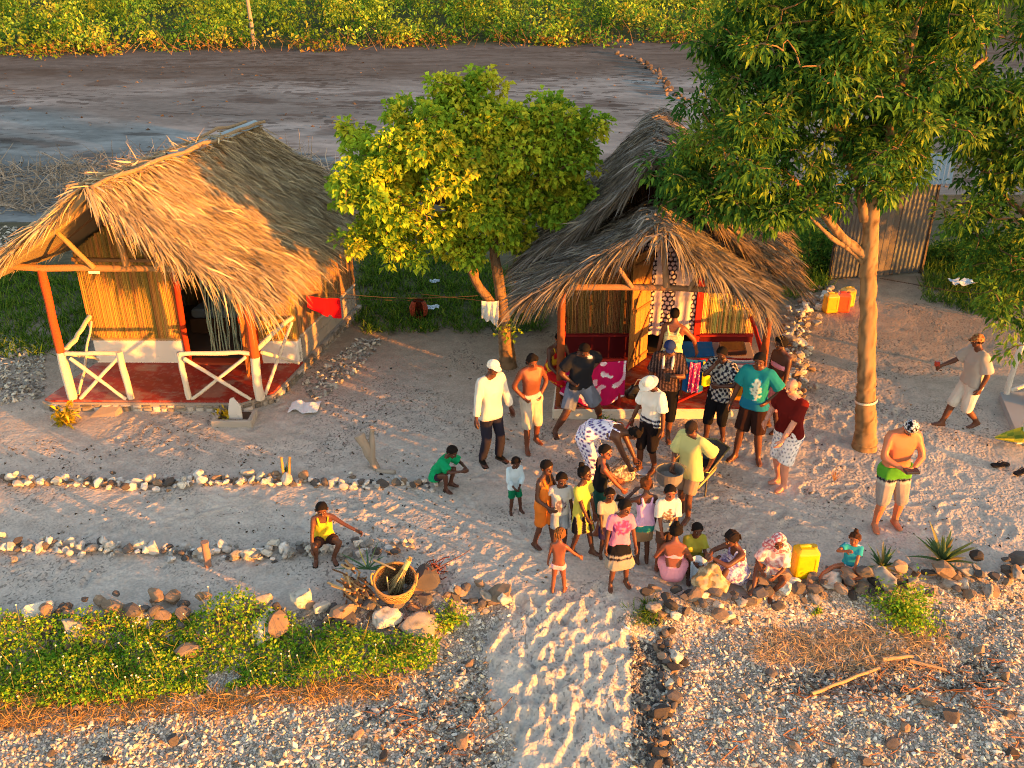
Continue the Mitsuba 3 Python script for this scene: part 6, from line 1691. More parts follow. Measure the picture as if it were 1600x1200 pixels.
person('girl in lilac patterned sundress sitting sideways with clasped hands over her knees', (2.58, 8.77, 0.00), -70, 1.42, 1, child=.35, hair='braids', hair_col='#1a1210', pel=(0, -.06, .085), lean=12, head=(4, 6, 0), fL=(-.06, .24, 0), fR=(.10, .20, 0), kL=(-.1, .4, 1), kR=(.2, .4, 1), hL=(-.02, .25, .36), hR=(.02, .25, .36), curl=(.9, .9),
       wear=[('dress', blotch([lin('#c9b8c8'), lin('#8f7fa0'), lin('#d8ccd0'), lin('#6a5a80')], 30, 7), dict(len=.7, flare=.04, loose=.016, edge=.015))], seed=35)
person('girl with red-and-white checked cloth over her head sitting on the stone border', (3.04, 8.77, 0.00), -22, 1.28, 1, child=.45, hair=None, pel=(.0, -.05, .115), lean=8, head=(14, 6, 0), fL=(-.01, .16, -.05), fR=(.14, .26, .07), kL=(-.5, .6, .7), kR=(.5, .6, .8), hL=(-.04, .17, .23), hR=(.10, .17, .26),
       wear=[('shirt', checks(lin('#e0c8c0'), lin('#c08a88'), .05), dict(sleeve=.9, drop=.08, loose=.02)), ('shorts', solid(lin('#d8ccc0')), dict(len=.55)), ('headcloth', checks(lin('#dcc4bc'), lin('#b8686c'), .035))], seed=36)
person('toddler with a topknot in turquoise and white top sitting on the stones', (4.00, 8.96, 0.00), -24, .98, '#8a5236', child=.9, hair='bun', hair_col='#3a2214', pel=(0, -.05, .10), head=(-4, 4, 0), fL=(.02, .20, -.02), fR=(.30, .28, .05), kL=(-.9, .4, .25), kR=(.6, .5, .5), hL=(-.06, .14, .12), hR=(.07, .15, .44), eR=(1, -.2, -.6),
       wear=[('shirt', bands([.40], [lin('#2a8aa0'), lin('#d4cfd8')]), dict(sleeve=.55, drop=.06, loose=.014)), ('shorts', solid(lin('#c8b0b8')), dict(len=.3))], seed=37)

# ---------------------------------------------------------------- the things lying, standing and hanging about
pr = np.random.default_rng(201)


def jerrycan(at, yaw, h, col, label):
    """A blow-moulded can: ribbed body, moulded handle, spout and cap."""
    k = num('jerrycan')
    c, s = math.cos(math.radians(yaw)), math.sin(math.radians(yaw))
    M = np.array([[c, -s, 0], [s, c, 0], [0, 0, 1]])
    w, d = h * .66, h * .50
    balls = [((x * (w / 2 - .035), y * (d / 2 - .035), z), .035) for x in (-1, 1) for y in (-1, 1) for z in (.035, h * .82)]
    body = hull(balls + [((x * (w / 2 - .06), y * (d / 2 - .06), h * .90), .03) for x in (-1, 1) for y in (-1, 1)])
    panel = [Manifold.cube([w * .62, .012, h * .5], True).translate([0, sy * d / 2, h * .45]) for sy in (-1, 1)]
    for p_ in panel:
        body = body - p_
    v, f = man(body.refine_to_length(.03))
    col = lin(col)
    put(f'{k}__body', (np.asarray(at) + v @ M.T, f), 'plastic', False, np.clip(col * (0.9 + .2 * meshkit.fbm(v * 16, 2))[:, None], 0, 1))
    hn = MB().tube([[-w * .32, 0, h * .88], [-w * .30, 0, h * .985], [0, 0, h * 1.0], [w * .10, 0, h * .985], [w * .12, 0, h * .88]], .022, col, 9)
    v, f, cc = hn.get()
    put(f'{k}__handle', (np.asarray(at) + v @ M.T, f), 'plastic', True, cc)
    sp = MB().tube([[w * .30, 0, h * .88], [w * .30, 0, h * .97]], .032, col * .9, 12)
    v, f, cc = sp.get()
    put(f'{k}__spout', (np.asarray(at) + v @ M.T, f), 'plastic', True, cc)
    sp = MB().tube([[w * .30, 0, h * .965], [w * .30, 0, h * 1.0]], .037, col * .6, 12)
    v, f, cc = sp.get()
    put(f'{k}__cap', (np.asarray(at) + v @ M.T, f), 'plastic', True, cc)
    tag(k, label, 'jerrycan')


jerrycan(np.array((3.43, 8.86, 0.00)) + [0, .02, .05], 4, .42, '#c8a408', 'bright yellow jerrycan standing on the stone border beside the girl with the head cloth')
jerrycan((6.21, 17.05, 0.00), 10, .40, '#d09018', 'amber jerrycan standing leftmost behind the grey hut')
jerrycan((6.46, 17.09, 0.00), -8, .40, '#d85028', 'orange-red jerrycan between the amber one and the tree trunk')
jerrycan((6.63, 17.35, 0.00), 20, .40, '#c89a30', 'ochre jerrycan half hidden behind the orange-red one')

# basket of plaited palm
k = num('basket')
at = np.array((-1.32, 8.45, -0.01)) + [0, .06, .06]
rw = 44
an = np.arange(rw) * 2 * np.pi / rw
mb = MB()
lev = np.linspace(0, 1, 17)
for a_, b_ in zip(lev[:-1], lev[1:]):
    ra, rb_ = (.15 + .085 * math.sin(min(q_, 1) * 1.75) for q_ in (a_, b_))
    for i in range(rw):
        w_ = .006 if (i + int(a_ * 16)) % 2 else -.002
        p = [[(rr + w_) * math.cos(t) * 1.0, (rr + w_) * math.sin(t), z * .29] for rr, z, t in ((ra, a_, an[i]), (ra, a_, an[(i + 1) % rw] if i < rw - 1 else an[0] + 2 * np.pi), (rb_, b_, an[(i + 1) % rw] if i < rw - 1 else 2 * np.pi), (rb_, b_, an[i]))]
        mb.add(np.array(p) @ rotx(math.radians(14)).T + at, [[0, 1, 2, 3]], lin('#b98c54') * (1.15 if (i + int(a_ * 16)) % 2 else .8) * (.75 if 5 <= int(a_ * 16) <= 6 else 1) * pr.uniform(.9, 1.1))
        mb.add((np.array(p) * [.94, .94, 1]) @ rotx(math.radians(14)).T + at, [[3, 2, 1, 0]], lin('#5a4632') * pr.uniform(.8, 1.1))
tag(put(f'{k}__weave', mb, 'matte'), kind='stuff')
M14 = rotx(math.radians(14)).T
put(f'{k}__base', MB().tube(np.array([[0, 0, .0], [0, 0, .02]]) @ M14 + at, .15, lin('#6a5238'), 24), 'matte')
t = np.linspace(0, 2 * np.pi, 40)
put(f'{k}__rim', MB().tube(np.column_stack([.237 * np.cos(t), .237 * np.sin(t), 0 * t + .29]) @ M14 + at, .014, lin('#a87c48'), 7, cap=False, rough=.4), 'matte', True)
for s in (-1, 1):
    t = np.linspace(0, np.pi, 9)
    put(num(f'{k}__handle'), MB().tube(np.column_stack([0 * t + s * (.24 + .02 * np.sin(t)), .07 * np.cos(t), .27 + .09 * np.sin(t)]) @ M14 + at, .011, lin('#b08850'), 6), 'matte', True)
tag(k, 'round plaited basket with two handles standing on the stone border', 'basket')
k = num('palm_broom')
mb = MB()
b0_, b1_ = at + [-.02, -.02, .10], at + [.17, .02, .50]
d = unit(b1_ - b0_)
for _ in range(70):
    o = pr.normal(size=3) * .012
    sp = pr.normal(size=3) * .045
    mb.tube([b1_ + o, (b0_ + b1_) / 2 + o + sp * .3, b0_ + o + sp], .004, lin('#b5a070') * pr.uniform(.6, 1.2), 3, cap=False)
tag(put(f'{k}__bristles', mb, 'matte'), kind='stuff')
put(f'{k}__binding', MB().tube([b1_ - d * .14, b1_ - d * .02], .032, lin('#c8b278'), 9), 'matte', True)
tag(k, 'bundle of palm ribs used as a broom, leaning in the basket', 'broom')
put(num('wooden_stick'), MB().tube([at + [-.08, -.04, .06], at + [-.09, -.05, .30]], .009, lin('#c8a878'), 6), 'matte', True)
tag('wooden_stick', 'short pale stick standing in the basket', 'stick')


def bundle(kname, at, n, L, r0, cols, label, axis, cat, spread=.10):
    k = num(kname)
    for i in range(n):
        a = unit(np.array(axis) + pr.normal(size=3) * [.25, .25, .12])
        o = np.array(at) + pr.normal(size=3) * [spread, spread, spread * .6] + [0, 0, spread]
        o[2] = max(o[2], at[2] + .02)
        put(num(f'{k}__stick'), MB().tube([o - a * L * pr.uniform(.3, .5), o + pr.normal(size=3) * .012, o + a * L * pr.uniform(.3, .5)], r0 * pr.uniform(.6, 1.2), cols[pr.integers(len(cols))] * pr.uniform(.7, 1.2), 6), 'matte', True)
    tag(k, label, cat)


bundle('firewood', np.array((-1.78, 8.39, -0.02)) + [0, .12, .08], 60, .34, .014, [lin('#a07a52'), lin('#c09a68'), lin('#6a4a32')], 'pile of split firewood and palm stalks at the left of the basket', (.5, -.7, .2), 'firewood', .11)
bundle('firewood', np.array((-0.96, 8.74, 0.00)) + [0, .08, .10], 60, .22, .007, [lin('#7a4030'), lin('#8a5238'), lin('#5a3024')], 'bundle of thin reddish brushwood at the right of the basket', (.3, -.6, .5), 'firewood', .075)
pole(num('bare_stick'), at + [.30, .1, .2], at + [.85, .28, .44], .008, .004, lin('#6a4434'), pr, bend=.02)
tag('bare_stick', 'thin dark stick poking out of the reddish brushwood', 'stick')
mb = MB()
n = 14
mb.add(*strips(np.repeat((np.array((-1.66, 8.57, 0.00)) + [0, .12, .28])[None], n, 0), unit(pr.normal(size=(n, 3)) * [1, .4, .2] + [.2, 0, .2]), pr.uniform(.2, .4, n), np.full(n, .022), np.zeros(n), np.full(n, .06), np.repeat(lin('#4d6a4a')[None], n, 0), pr))
put(num('palm_leaf'), mb, 'leafy')
tag('palm_leaf', 'cut green palm leaf lying on the firewood', 'leaf', kind='stuff')

# driftwood stump with two prongs, stakes
k = num('driftwood_stump')
b = np.array((-1.89, 11.25, 0.00))
pole(f'{k}__root', b - [0, 0, .05], b + [-.24, .10, .52], .055, .075, lin('#8d8074'), pr, bend=.04)
pole(f'{k}__prong', b + [-.06, .02, .08], b + [-.06, .16, .58], .05, .04, lin('#8d8074'), pr, bend=.05)
pole(num(f'{k}__prong'), b + [0, -.02, .0], b + [.26, -.10, .04], .05, .03, lin('#9a8d80'), pr, bend=.03)
tag(k, 'grey weathered driftwood stump with two prongs on the sand behind the upper stone row', 'driftwood')
k = num('wooden_stake')
pole(k, (-3.66, 9.10, 0.00), np.array((-3.66, 9.10, 0.00)) + [.01, 0, .36], .04, .046, lin('#8a6e60'), pr)
tag(k, 'thick grey wooden stake standing in the lower stone row', 'stake')
k = num('wooden_stake')
for j, o in enumerate((-.035, .03)):
    pole(num(f'{k}__slat'), np.array((-3.11, 10.97, 0.00)) + [o, 0, 0], np.array((-3.11, 10.97, 0.00)) + [o * 1.8 + .02, .02, .38], .022, .02, lin('#b08850'), pr, sides=5)
tag(k, 'pair of pale sticks standing in the upper stone row', 'stake')

# planter with a slab in front of the tan hut
k = num('planter')
p = np.array((-4.58, 12.47, 0.00))
for o, e, w_ in (([0, 0, 0], [.62, 0, 0], .07), ([0, .07, 0], [.07, 0, 0], .32), ([.55, .07, 0], [.07, 0, 0], .32)):
    put(num(f'{k}__kerb'), MB().box(p + o - [0, 0, .02], e, [0, w_, 0], [0, 0, .13], lin('#9a9087'), .012), 'matte')
put(f'{k}__soil', MB().box(p + [.07, .07, -.02], [.48, 0, 0], [0, .32, 0], [0, 0, .08], lin('#4d4036')), 'matte')
tag(k, 'low grey stone planter built against the porch of the tan hut', 'planter')
k = num('white_slab')
b = np.array((-4.25, 12.55, 0.00)) + [0, .08, .05]
v, f = man(Manifold.hull_points(np.array([b + q_ for q_ in ([-.10, 0, 0], [.11, 0, 0], [.10, .02, .22], [.0, .05, .36], [-.06, .05, .33], [-.10, .03, .15], [-.10, .03, 0], [.11, .03, 0], [.10, .05, .22], [.0, .075, .35])])))
put(k, (v[f].reshape(-1, 3), np.arange(3 * len(f)).reshape(-1, 3)), 'matte', False, lin('#b9b4ae'))
tag(k, 'pale pointed stone slab leaning in the planter', 'slab')
k = num('stone_ramp')
b = np.array((-6.47, 12.80, 0.00))
v, f = man(Manifold.hull_points(np.array([b + q_ for q_ in ([-.1, 0, 0], [.3, 0, -.02], [.42, .3, 0], [.05, .3, 0], [.1, .28, .13], [.38, .3, .14], [.0, .1, .04], [.28, .08, .05])])))
put(k, (v[f].reshape(-1, 3), np.arange(3 * len(f)).reshape(-1, 3)), 'matte', False, lin('#8d7f70'))
tag(k, 'low stone ramp beside the croton at the porch corner', 'ramp')


def drape(key, fn, nu, nv, col, label=None, category='cloth', thick=.006, bsdf='cloth', **kw):
    """A sheet of cloth over the unit square: fn(u, v) -> points; given a thickness."""
    u, v = np.meshgrid(np.linspace(0, 1, nu), np.linspace(0, 1, nv), indexing='ij')
    p = fn(u.ravel(), v.ravel())
    i = np.arange(nu * nv).reshape(nu, nv)
    q = np.stack([i[:-1, :-1], i[1:, :-1], i[1:, 1:], i[:-1, 1:]], -1).reshape(-1, 4)
    t = trimesh.Trimesh(p, np.vstack([q[:, [0, 1, 2]], q[:, [0, 2, 3]]]), process=False)
    o = t.vertex_normals * thick
    n = nu * nv
    rim = np.concatenate([i[:, 0], i[-1, 1:], i[-2::-1, -1], i[0, -2:0:-1]])
    rq = np.stack([rim, rim + n, np.roll(rim, -1) + n, np.roll(rim, -1)], -1)
    c = col(u.ravel(), v.ravel()) if callable(col) else np.broadcast_to(col, p.shape)
    mbx = MB()
    mbx.add(np.vstack([p + o / 2, p - o / 2]), np.vstack([q, q[:, ::-1] + n, rq]), np.vstack([c, c]))
    put(key, mbx, bsdf, True)
    if label:
        tag(key, label, category, **kw)


def hung(p0, p1, drop, fold=.03, waves=4, sway=(0, 0, 0), seed=0, slack=0.0):
    p0, p1 = np.asarray(p0, float), np.asarray(p1, float)
    nrm = unit(np.cross(p1 - p0, ZUP))
    r = np.random.default_rng(seed)
    ph = r.random() * 6

    def fn(u, v):
        d = drop(u) if callable(drop) else drop
        base = p0 + (p1 - p0) * (u + (0.5 - u) * slack * v)[:, None]
        return base - ZUP * (d * v)[:, None] + nrm * (fold * (.2 + v) * np.sin(waves * 2 * np.pi * u + ph + 1.3 * v))[:, None] + np.asarray(sway) * (v ** 2)[:, None] - ZUP * (.02 * np.sin(u * np.pi))[:, None]
    return fn


# clothes line from the tan hut to the yellow-green tree, a red cloth on it
la, lb = A(3.42, 1.7, 1.42), np.array((-0.55, 14.60, 1.56)) + [0, 0, -.25]
k = num('clothes_line')
t = np.linspace(0, 1, 16)
put(k, MB().tube(la + (lb - la) * t[:, None] - ZUP * (.10 * np.sin(t * np.pi))[:, None], .006, lin('#4a4038'), 5), 'matte', True)
tag(k, 'thin clothes line strung from the wall of the tan hut towards the yellow-green tree', 'line')
ra, rb_ = np.array((-3.40, 14.50, 1.35)), np.array((-2.95, 15.00, 1.10))
drape(num('red_cloth'), hung(ra, rb_, lambda u: .20 + .16 * np.clip(u * 1.5, 0, 1) - .05 * (np.abs(u - .68) < .05), .03, 2, seed=2), 30, 18, lin('#c8101c'), 'bright red cloth hanging on the line at the block wall of the tan hut', 'cloth')
k = num('clothes_line')
put(k, MB().tube([ra + (ra - rb_) * .4, ra, rb_, rb_ + (rb_ - ra) * 3.4 + [0, 0, .1]], .005, lin('#3a322c'), 5), 'matte', True)
tag(k, 'thin line carrying the red cloth along the block wall', 'line')
wa, wb = np.array((-0.50, 14.35, 1.32)), np.array((-0.22, 14.35, 1.32))
drape(num('white_towel'), hung(wa, wb, lambda u: .30 + .22 * np.clip(u - .35, 0, 1) * (u < .9) + .05 * np.sin(u * 5.5) ** 2, .03, 3, seed=3), 40, 22, lin('#c4c3c4'), 'white towel hanging beside the forked trunk of the yellow-green tree', 'towel')
k = num('clothes_line')
put(k, MB().tube([wa + [-1.2, .1, .10], wa, wb, wb + [.22, .1, .02]], .005, lin('#3a322c'), 5), 'matte', True)
tag(k, 'thin line carrying the white towel at the tree', 'line')
g = np.array((-3.27, 13.04, 0.00))
drape(num('white_cloth'), lambda u, v: g + np.column_stack([(u - .5) * .46, (v - .5) * .34 + .05 * np.sin(u * 7), .025 + .035 * meshkit.fbm(np.column_stack([u * 5, v * 5, 0 * u]), 3, 2) + .03 * np.sin(u * 6.5) ** 2]), 22, 18, lin('#d0d0d2'), 'crumpled white cloth lying on the sand right of the tan hut', 'cloth')


# hut two: patterned door curtain and the things on its porch
def circles(u, v):
    x, y = u * 12, v * 21
    x = x + .5 * (np.floor(y) % 2)
    d = np.hypot(np.mod(x, 1) - .5, np.mod(y, 1) - .5)
    plain = (np.abs(u - .34) < .06) | ((np.abs(u - .78) < .14) & (v > .16)) | (v > .955) | (u < .02)
    c = np.where(((d < .40) | plain)[:, None], lin('#b9aeb6'), lin('#24212a'))
    return c


drape(num('door_curtain'), hung(B(1.30, 1.86, 2.24), B(2.26, 1.86, 2.24), lambda u: 1.62 + .0 * u, .02, 6, seed=4), 90, 130, circles, 'pale curtain printed with rings of dark dots hanging in the doorway of the grey hut', 'curtain', thick=.004)


def floral(base, marks, seed, scale=(9, 7)):
    def fn(u, v):
        n = meshkit.fbm(np.column_stack([u * scale[0], v * scale[1], 0 * u]), 2, seed)
        m = meshkit.noise(np.column_stack([u * scale[0] * 2.2, v * scale[1] * 2.2, 0 * u]), seed + 1)
        c = np.array(np.broadcast_to(base, (len(u), 3)))
        c[n > .60] = marks[0]
        c[(n > .60) & (m > .55)] = marks[1]
        return c
    return fn


drape(num('floral_cloth'), hung(B(.08, .07, .95), B(1.10, .07, .96), lambda u: .52 + .26 * np.sin(u * 2.6) - .05 * u, .025, 3, seed=5), 70, 46, floral(lin('#b81a58'), (lin('#d8b0c4'), lin('#e0dce0')), 6), 'pink flowered cloth draped over the red railing behind the man in the black polo', 'cloth')
drape(num('blue_cloth'), hung(B(1.98, .08, 1.0), B(2.30, .08, .98), .55, .02, 2, seed=7), 20, 20, lin('#1d5f9a'), 'blue cloth hanging on the red railing behind the striped polo', 'cloth')
drape(num('flowered_shirt'), hung(B(2.06, .03, .96), B(2.22, .03, .96), .50, .02, 2, seed=8), 24, 36, floral(lin('#b02a70'), (lin('#d8c8d4'), lin('#4a2a6a')), 8, (8, 20)), 'narrow pink flowered garment hanging next to the yellow towel', 'garment')
drape(num('yellow_towel'), hung(B(2.26, .03, .97), B(2.44, .03, .97), .40, .012, 1, seed=9), 14, 20, lin('#d8cc20'), 'bright yellow towel on the red railing beside the man in the checked shirt', 'towel')
drape(num('striped_mat'), hung(B(2.62, .05, 1.0), B(3.10, .05, 1.0), .36, .012, 2, seed=10), 30, 40, lambda u, v: np.array([lin('#b8a8b0'), lin('#5a7a8a'), lin('#8a5a6a'), lin('#c8c0b8')])[(v * 14).astype(int) % 4], 'multicoloured striped mat over the red railing between the checked shirt and the teal t-shirt', 'mat')
drape(num('orange_cloth'), hung(B(2.70, .04, .66), B(2.90, .04, .66), .34, .012, 1, seed=11), 14, 16, lin('#b07a20'), 'ochre cloth hanging below the striped mat', 'cloth')
k = num('porch_table')
put(f'{k}__top', MB().box(B(1.95, .42, .80), EX2 * 1.15, EY2 * .62, ZUP * .035, lin('#a09088'), .006), 'matte')
for a_, b_ in ((1.99, .46), (3.04, .46), (1.99, .98), (3.04, .98)):
    put(num(f'{k}__leg'), MB().box(B(a_, b_, .175), EX2 * .045, EY2 * .045, ZUP * .625, lin('#6a4a38')), 'matte')
tag(k, 'wooden table on the porch of the grey hut', 'table')
drape(num('blue_sheet'), lambda u, v: B(0, 0) + EX2 * (1.96 + .52 * u)[:, None] + EY2 * (.44 + .55 * v)[:, None] + ZUP * (.845 + .03 * meshkit.fbm(np.column_stack([u * 4, v * 4, 0 * u]), 2, 3))[:, None], 20, 20, lin('#1f6aa8'), 'blue sheet spread on the porch table', 'sheet')
put(num('brown_case'), MB().box(B(2.58, .50, .84), EX2 * .40, EY2 * .36, ZUP * .09, lin('#4a2c20'), .015), 'plastic')
tag('brown_case', 'flat brown case lying on the porch table', 'case')
k = num('bowl')
pw, hw = B(1.42, .35, .175), np.linspace(0, 1, 7)
t = np.arange(20) * 2 * np.pi / 20
mb = MB()
for a_, b_ in zip(hw[:-1], hw[1:]):
    for i in range(20):
        t0, t1 = t[i], t[i] + 2 * np.pi / 20
        pt = lambda z, tt, s=1.0: pw + [(.08 + .13 * math.sqrt(z)) * s * math.cos(tt), (.08 + .13 * math.sqrt(z)) * s * math.sin(tt), .13 * z + (.006 if s < 1 else 0)]   # noqa: E731
        mb.add([pt(a_, t0), pt(a_, t1), pt(b_, t1), pt(b_, t0)], [[0, 1, 2, 3]], lin('#4d2a1e'))
        mb.add([pt(a_, t0, .96), pt(b_, t0, .96), pt(b_, t1, .96), pt(a_, t1, .96)], [[0, 1, 2, 3]], lin('#3a2018'))
mb.tube([pw, pw + [0, 0, .008]], .081, lin('#4d2a1e'), 20)
put(k, mb, 'plastic')
tag(k, 'dark brown bowl on the porch floor in front of the door curtain', 'bowl')
k = num('black_bag')
v, f = smoothed(hull([(B(1.20, .32, .27), .09), (B(1.52, .32, .27), .09), (B(1.25, .32, .36), .07), (B(1.46, .32, .36), .07)]), .03, 2, .015, 4)
put(f'{k}__body', (v, f), 'plastic', True, lin('#16161a'))
put(f'{k}__strap', MB().tube([B(1.24, .30, .40), B(1.30, .28, .54), B(1.42, .28, .54), B(1.48, .30, .40)], .012, lin('#8a8a92'), 6), 'cloth', True)
tag(k, 'black bag with a grey strap on the porch beside the bucket hat', 'bag')

# net bag, sacks and pot among the people
k = num('net_bag')
b = np.array((1.49, 10.97, 0.00))
v, f = smoothed(hull([(b + [-.13, 0, .10], .10), (b + [.12, .03, .09], .09), (b + [.02, .05, .16], .07), (b + [.10, .10, .30], .02)]), .02, 3, .02, 5, (20, 20, 20))
put(f'{k}__fill', (v, f), 'cloth', True, np.clip(blotch([lin('#b8b0a4'), lin('#7d766e'), lin('#c8beae'), lin('#5a544e')], 16, 3)(v), 0, 1))
mb = MB()
for i in range(12):
    a_ = i * math.pi / 6
    mb.tube([b + [.27 * math.cos(a_), .20 * math.sin(a_), .06], b + [.17 * math.cos(a_), .15 * math.sin(a_) + .03, .21], b + [.10, .11, .36]], .004, lin('#6a5a4a'), 4, cap=False)
tag(put(f'{k}__cords', mb, 'matte'), kind='stuff')
tag(k, 'lumpy grey net bag on the sand under the bending woman', 'bag')
put(num('plastic_sheet'), (lambda vf: (vf[0], vf[1]))(man(Manifold.hull_points(np.array((1.77, 11.25, 0.00)) + np.array([[-.2, -.1, .005], [.15, -.14, .005], [.2, .1, .01], [-.12, .14, .008], [-.05, .0, .05], [.1, .02, .04]])))), 'plastic', False, lin('#b8bcc4'))
tag('plastic_sheet', 'pale crumpled plastic sheet on the sand behind the net bag', 'plastic')
k = num('knife')
J = P['hat_man']
hd_ = J['world'](J['J'][1][1] + [0, .01, -.045])
hd_[2] -= .0
put(f'{k}__handle', MB().tube([hd_ + [-.02, -.02, .03], hd_ + [-.09, -.05, -.07]], .014, lin('#a01c18'), 7), 'plastic', True)
put(f'{k}__blade', MB().box(hd_ + [-.09, -.05, -.07], [-.13, -.05, -.18], [.0, .004, 0], [.028, .0, -.02], lin('#8a8a8c')), 'metal')
tag(k, 'long red-handled knife in the hand of the man with the bucket hat', 'knife')


def held(name, J, side, off, size, col, label, cat, bsdf='plastic'):
    """A small held object at a person's hand."""
    w_ = J['world'](J['J'][side][1]) + J['M'] @ np.array(off)
    M_ = J['M']
    k_ = num(name)
    put(k_, MB().box(w_ - M_ @ (np.array(size) / 2), M_[:, 0] * size[0], M_[:, 1] * size[1], M_[:, 2] * size[2], lin(col), .006), bsdf)
    tag(k_, label, cat)


held('phone', P['stripe_man'], -1, [.03, .09, .02], [.07, .012, .13], '#1a1c20', 'dark phone held by the man in the striped polo', 'phone')
held('controller', P['tourist'], 1, [-.075, .09, .02], [.17, .11, .035], '#2a2a30', 'dark grey controller in the hands of the tourist in board shorts', 'controller')
held('cup', P['walking_man'], 1, [.0, .08, .03], [.06, .06, .08], '#9a2a20', 'small red cup in the hand of the walking man', 'cup')
# enamel pot and wheelbarrow
k = num('cooking_pot')
J = P['yellow_tee']
c_ = J['world'](J['J'][1][1]) + J['M'] @ np.array([-.06, .13, -.16])
t = np.arange(24) * 2 * np.pi / 24
mb = MB()
prof = [(.02, 0), (.13, .01), (.165, .07), (.17, .19), (.180, .20), (.165, .198), (.158, .08), (.12, .02), (.02, .015)]
for (ra_, za), (rb2, zb) in zip(prof[:-1], prof[1:]):
    for i in range(24):
        t0, t1 = t[i], t[i] + 2 * np.pi / 24
        mb.add([c_ + [ra_ * math.cos(t0), ra_ * math.sin(t0), za], c_ + [ra_ * math.cos(t1), ra_ * math.sin(t1), za], c_ + [rb2 * math.cos(t1), rb2 * math.sin(t1), zb], c_ + [rb2 * math.cos(t0), rb2 * math.sin(t0), zb]], [[0, 1, 2, 3]], lin('#8f8680'))
put(f'{k}__body', mb, 'metal')
put(f'{k}__handle', MB().tube([c_ + [-.17, 0, .17], c_ + [-.20, 0, .24], c_ + [-.08, 0, .30], c_ + [.08, 0, .30], c_ + [.20, 0, .24], c_ + [.17, 0, .17]], .006, lin('#6a6460'), 5), 'metal', True)
tag(k, 'grey metal cooking pot held by the young man in the yellow t-shirt', 'pot')
k = num('wheelbarrow')
b = np.array((2.58, 10.97, 0.00))
fx, fy = unit(np.array([.55, .83, 0])), unit(np.array([.83, -.55, 0]))
rimp = [b + fx * x + fy * y + ZUP * .42 for x, y in ((-.36, -.26), (.40, -.24), (.52, 0), (.40, .24), (-.36, .26))]
botp = [b + fx * x + fy * y + ZUP * .22 for x, y in ((-.22, -.16), (.22, -.14), (.28, 0), (.22, .14), (-.22, .16))]
mb = MB()
for i in range(5):
    j = (i + 1) % 5
    mb.add([botp[i], botp[j], rimp[j], rimp[i]], [[0, 1, 2, 3]], lin('#4d4a44'))
    mb.add([q_ + ZUP * .006 for q_ in (botp[j], botp[i], rimp[i], rimp[j])], [[0, 1, 2, 3]], lin('#3a3834'))
mb.add(botp, [[0, 1, 2], [0, 2, 3], [0, 3, 4]], lin('#3a3834'))
put(f'{k}__tray', mb, 'metal')
put(f'{k}__rim', MB().tube(rimp + [rimp[0]], .014, lin('#8a8258'), 6), 'metal', True)
for s in (-1, 1):
    put(num(f'{k}__shaft'), MB().tube([b + fx * .62 + fy * .05 * s + ZUP * .16, b + fx * .1 + fy * .17 * s + ZUP * .20, b - fx * .75 + fy * .27 * s + ZUP * .40], .018, lin('#a08a58'), 7), 'matte', True)
    put(num(f'{k}__leg'), MB().tube([b - fx * .25 + fy * .2 * s + ZUP * .24, b - fx * .30 + fy * .22 * s + ZUP * .0], .014, lin('#5a5650'), 6), 'metal', True)
wc = b + fx * .62 + ZUP * .16
put(f'{k}__wheel', MB().tube([wc + (fx * math.cos(q_) + ZUP * math.sin(q_)) * .13 for q_ in np.linspace(0, 2 * np.pi, 19)], .032, lin('#1d1b1a'), 7, cap=False), 'matte', True)
put(f'{k}__wheel__hub', MB().tube([wc - fy * .05, wc + fy * .05], .05, lin('#6a645c'), 10), 'metal', True)
tag(k, 'old wheelbarrow standing behind the young man in the yellow t-shirt', 'wheelbarrow')
k = num('sack')
b = np.array((2.27, 8.52, -0.00)) + [0, .05, .08]
v, f = smoothed(hull([(b + [-.13, .0, .10], .08), (b + [.10, .02, .10], .10), (b + [.02, .05, .28], .06), (b + [-.08, .08, .22], .05), (b + [.16, -.04, .04], .05)]), .016, 2, .055, 6, (11, 11, 11))
put(k, (v, f), 'cloth', True, np.clip(blotch([lin('#8a785a'), lin('#a89a7c'), lin('#7d6c50')], 8, 5)(v), 0, 1))
tag(k, 'crumpled beige sack leaning on the stones beside the girl in the sundress', 'sack')
drape(num('white_bag'), lambda u, v: np.array((2.21, 8.62, 0.00)) + np.column_stack([(u - .5) * .26, .14 + .05 * v + .03 * np.sin(u * 8), .10 + v * .28 - .12 * np.abs(u - .4)]), 14, 14, lin('#c4cbd8'), 'white plastic bag behind the beige sack', 'bag', bsdf='plastic')
J = None


def sandal(at, yaw, label):
    k_ = num('sandal')
    c, s = math.cos(math.radians(yaw)), math.sin(math.radians(yaw))
    M_ = np.array([[c, -s, 0], [s, c, 0], [0, 0, 1]])
    pts = np.array([[x, y] for x, y in ((-.13, -.035), (-.13, .035), (-.10, .045), (0, .038), (.08, .05), (.13, .03), (.135, -.02), (.09, -.045), (0, -.035), (-.10, -.045))])
    v, f = man(Manifold.extrude(m3.CrossSection([pts.tolist()[::-1] if m3.CrossSection([pts.tolist()]).area() <= 0 else pts.tolist()]), .025))
    put(f'{k_}__sole', (np.asarray(at) + [0, 0, .015] + (v[f].reshape(-1, 3)) @ M_.T, np.arange(3 * len(f)).reshape(-1, 3)), 'matte', False, lin('#17151a'))
    mb = MB()
    for s_ in (-1, 1):
        mb.tube(np.array([[.07, 0, .03], [.03, .03 * s_, .065], [-.03, .042 * s_, .03]]) @ M_.T + np.asarray(at) + [0, 0, .012], .008, lin('#1c1a20'), 5)
    v, f, cc = mb.get()
    put(f'{k_}__strap', (v, f), 'matte', True, cc)
    tag(k_, label, 'sandal')


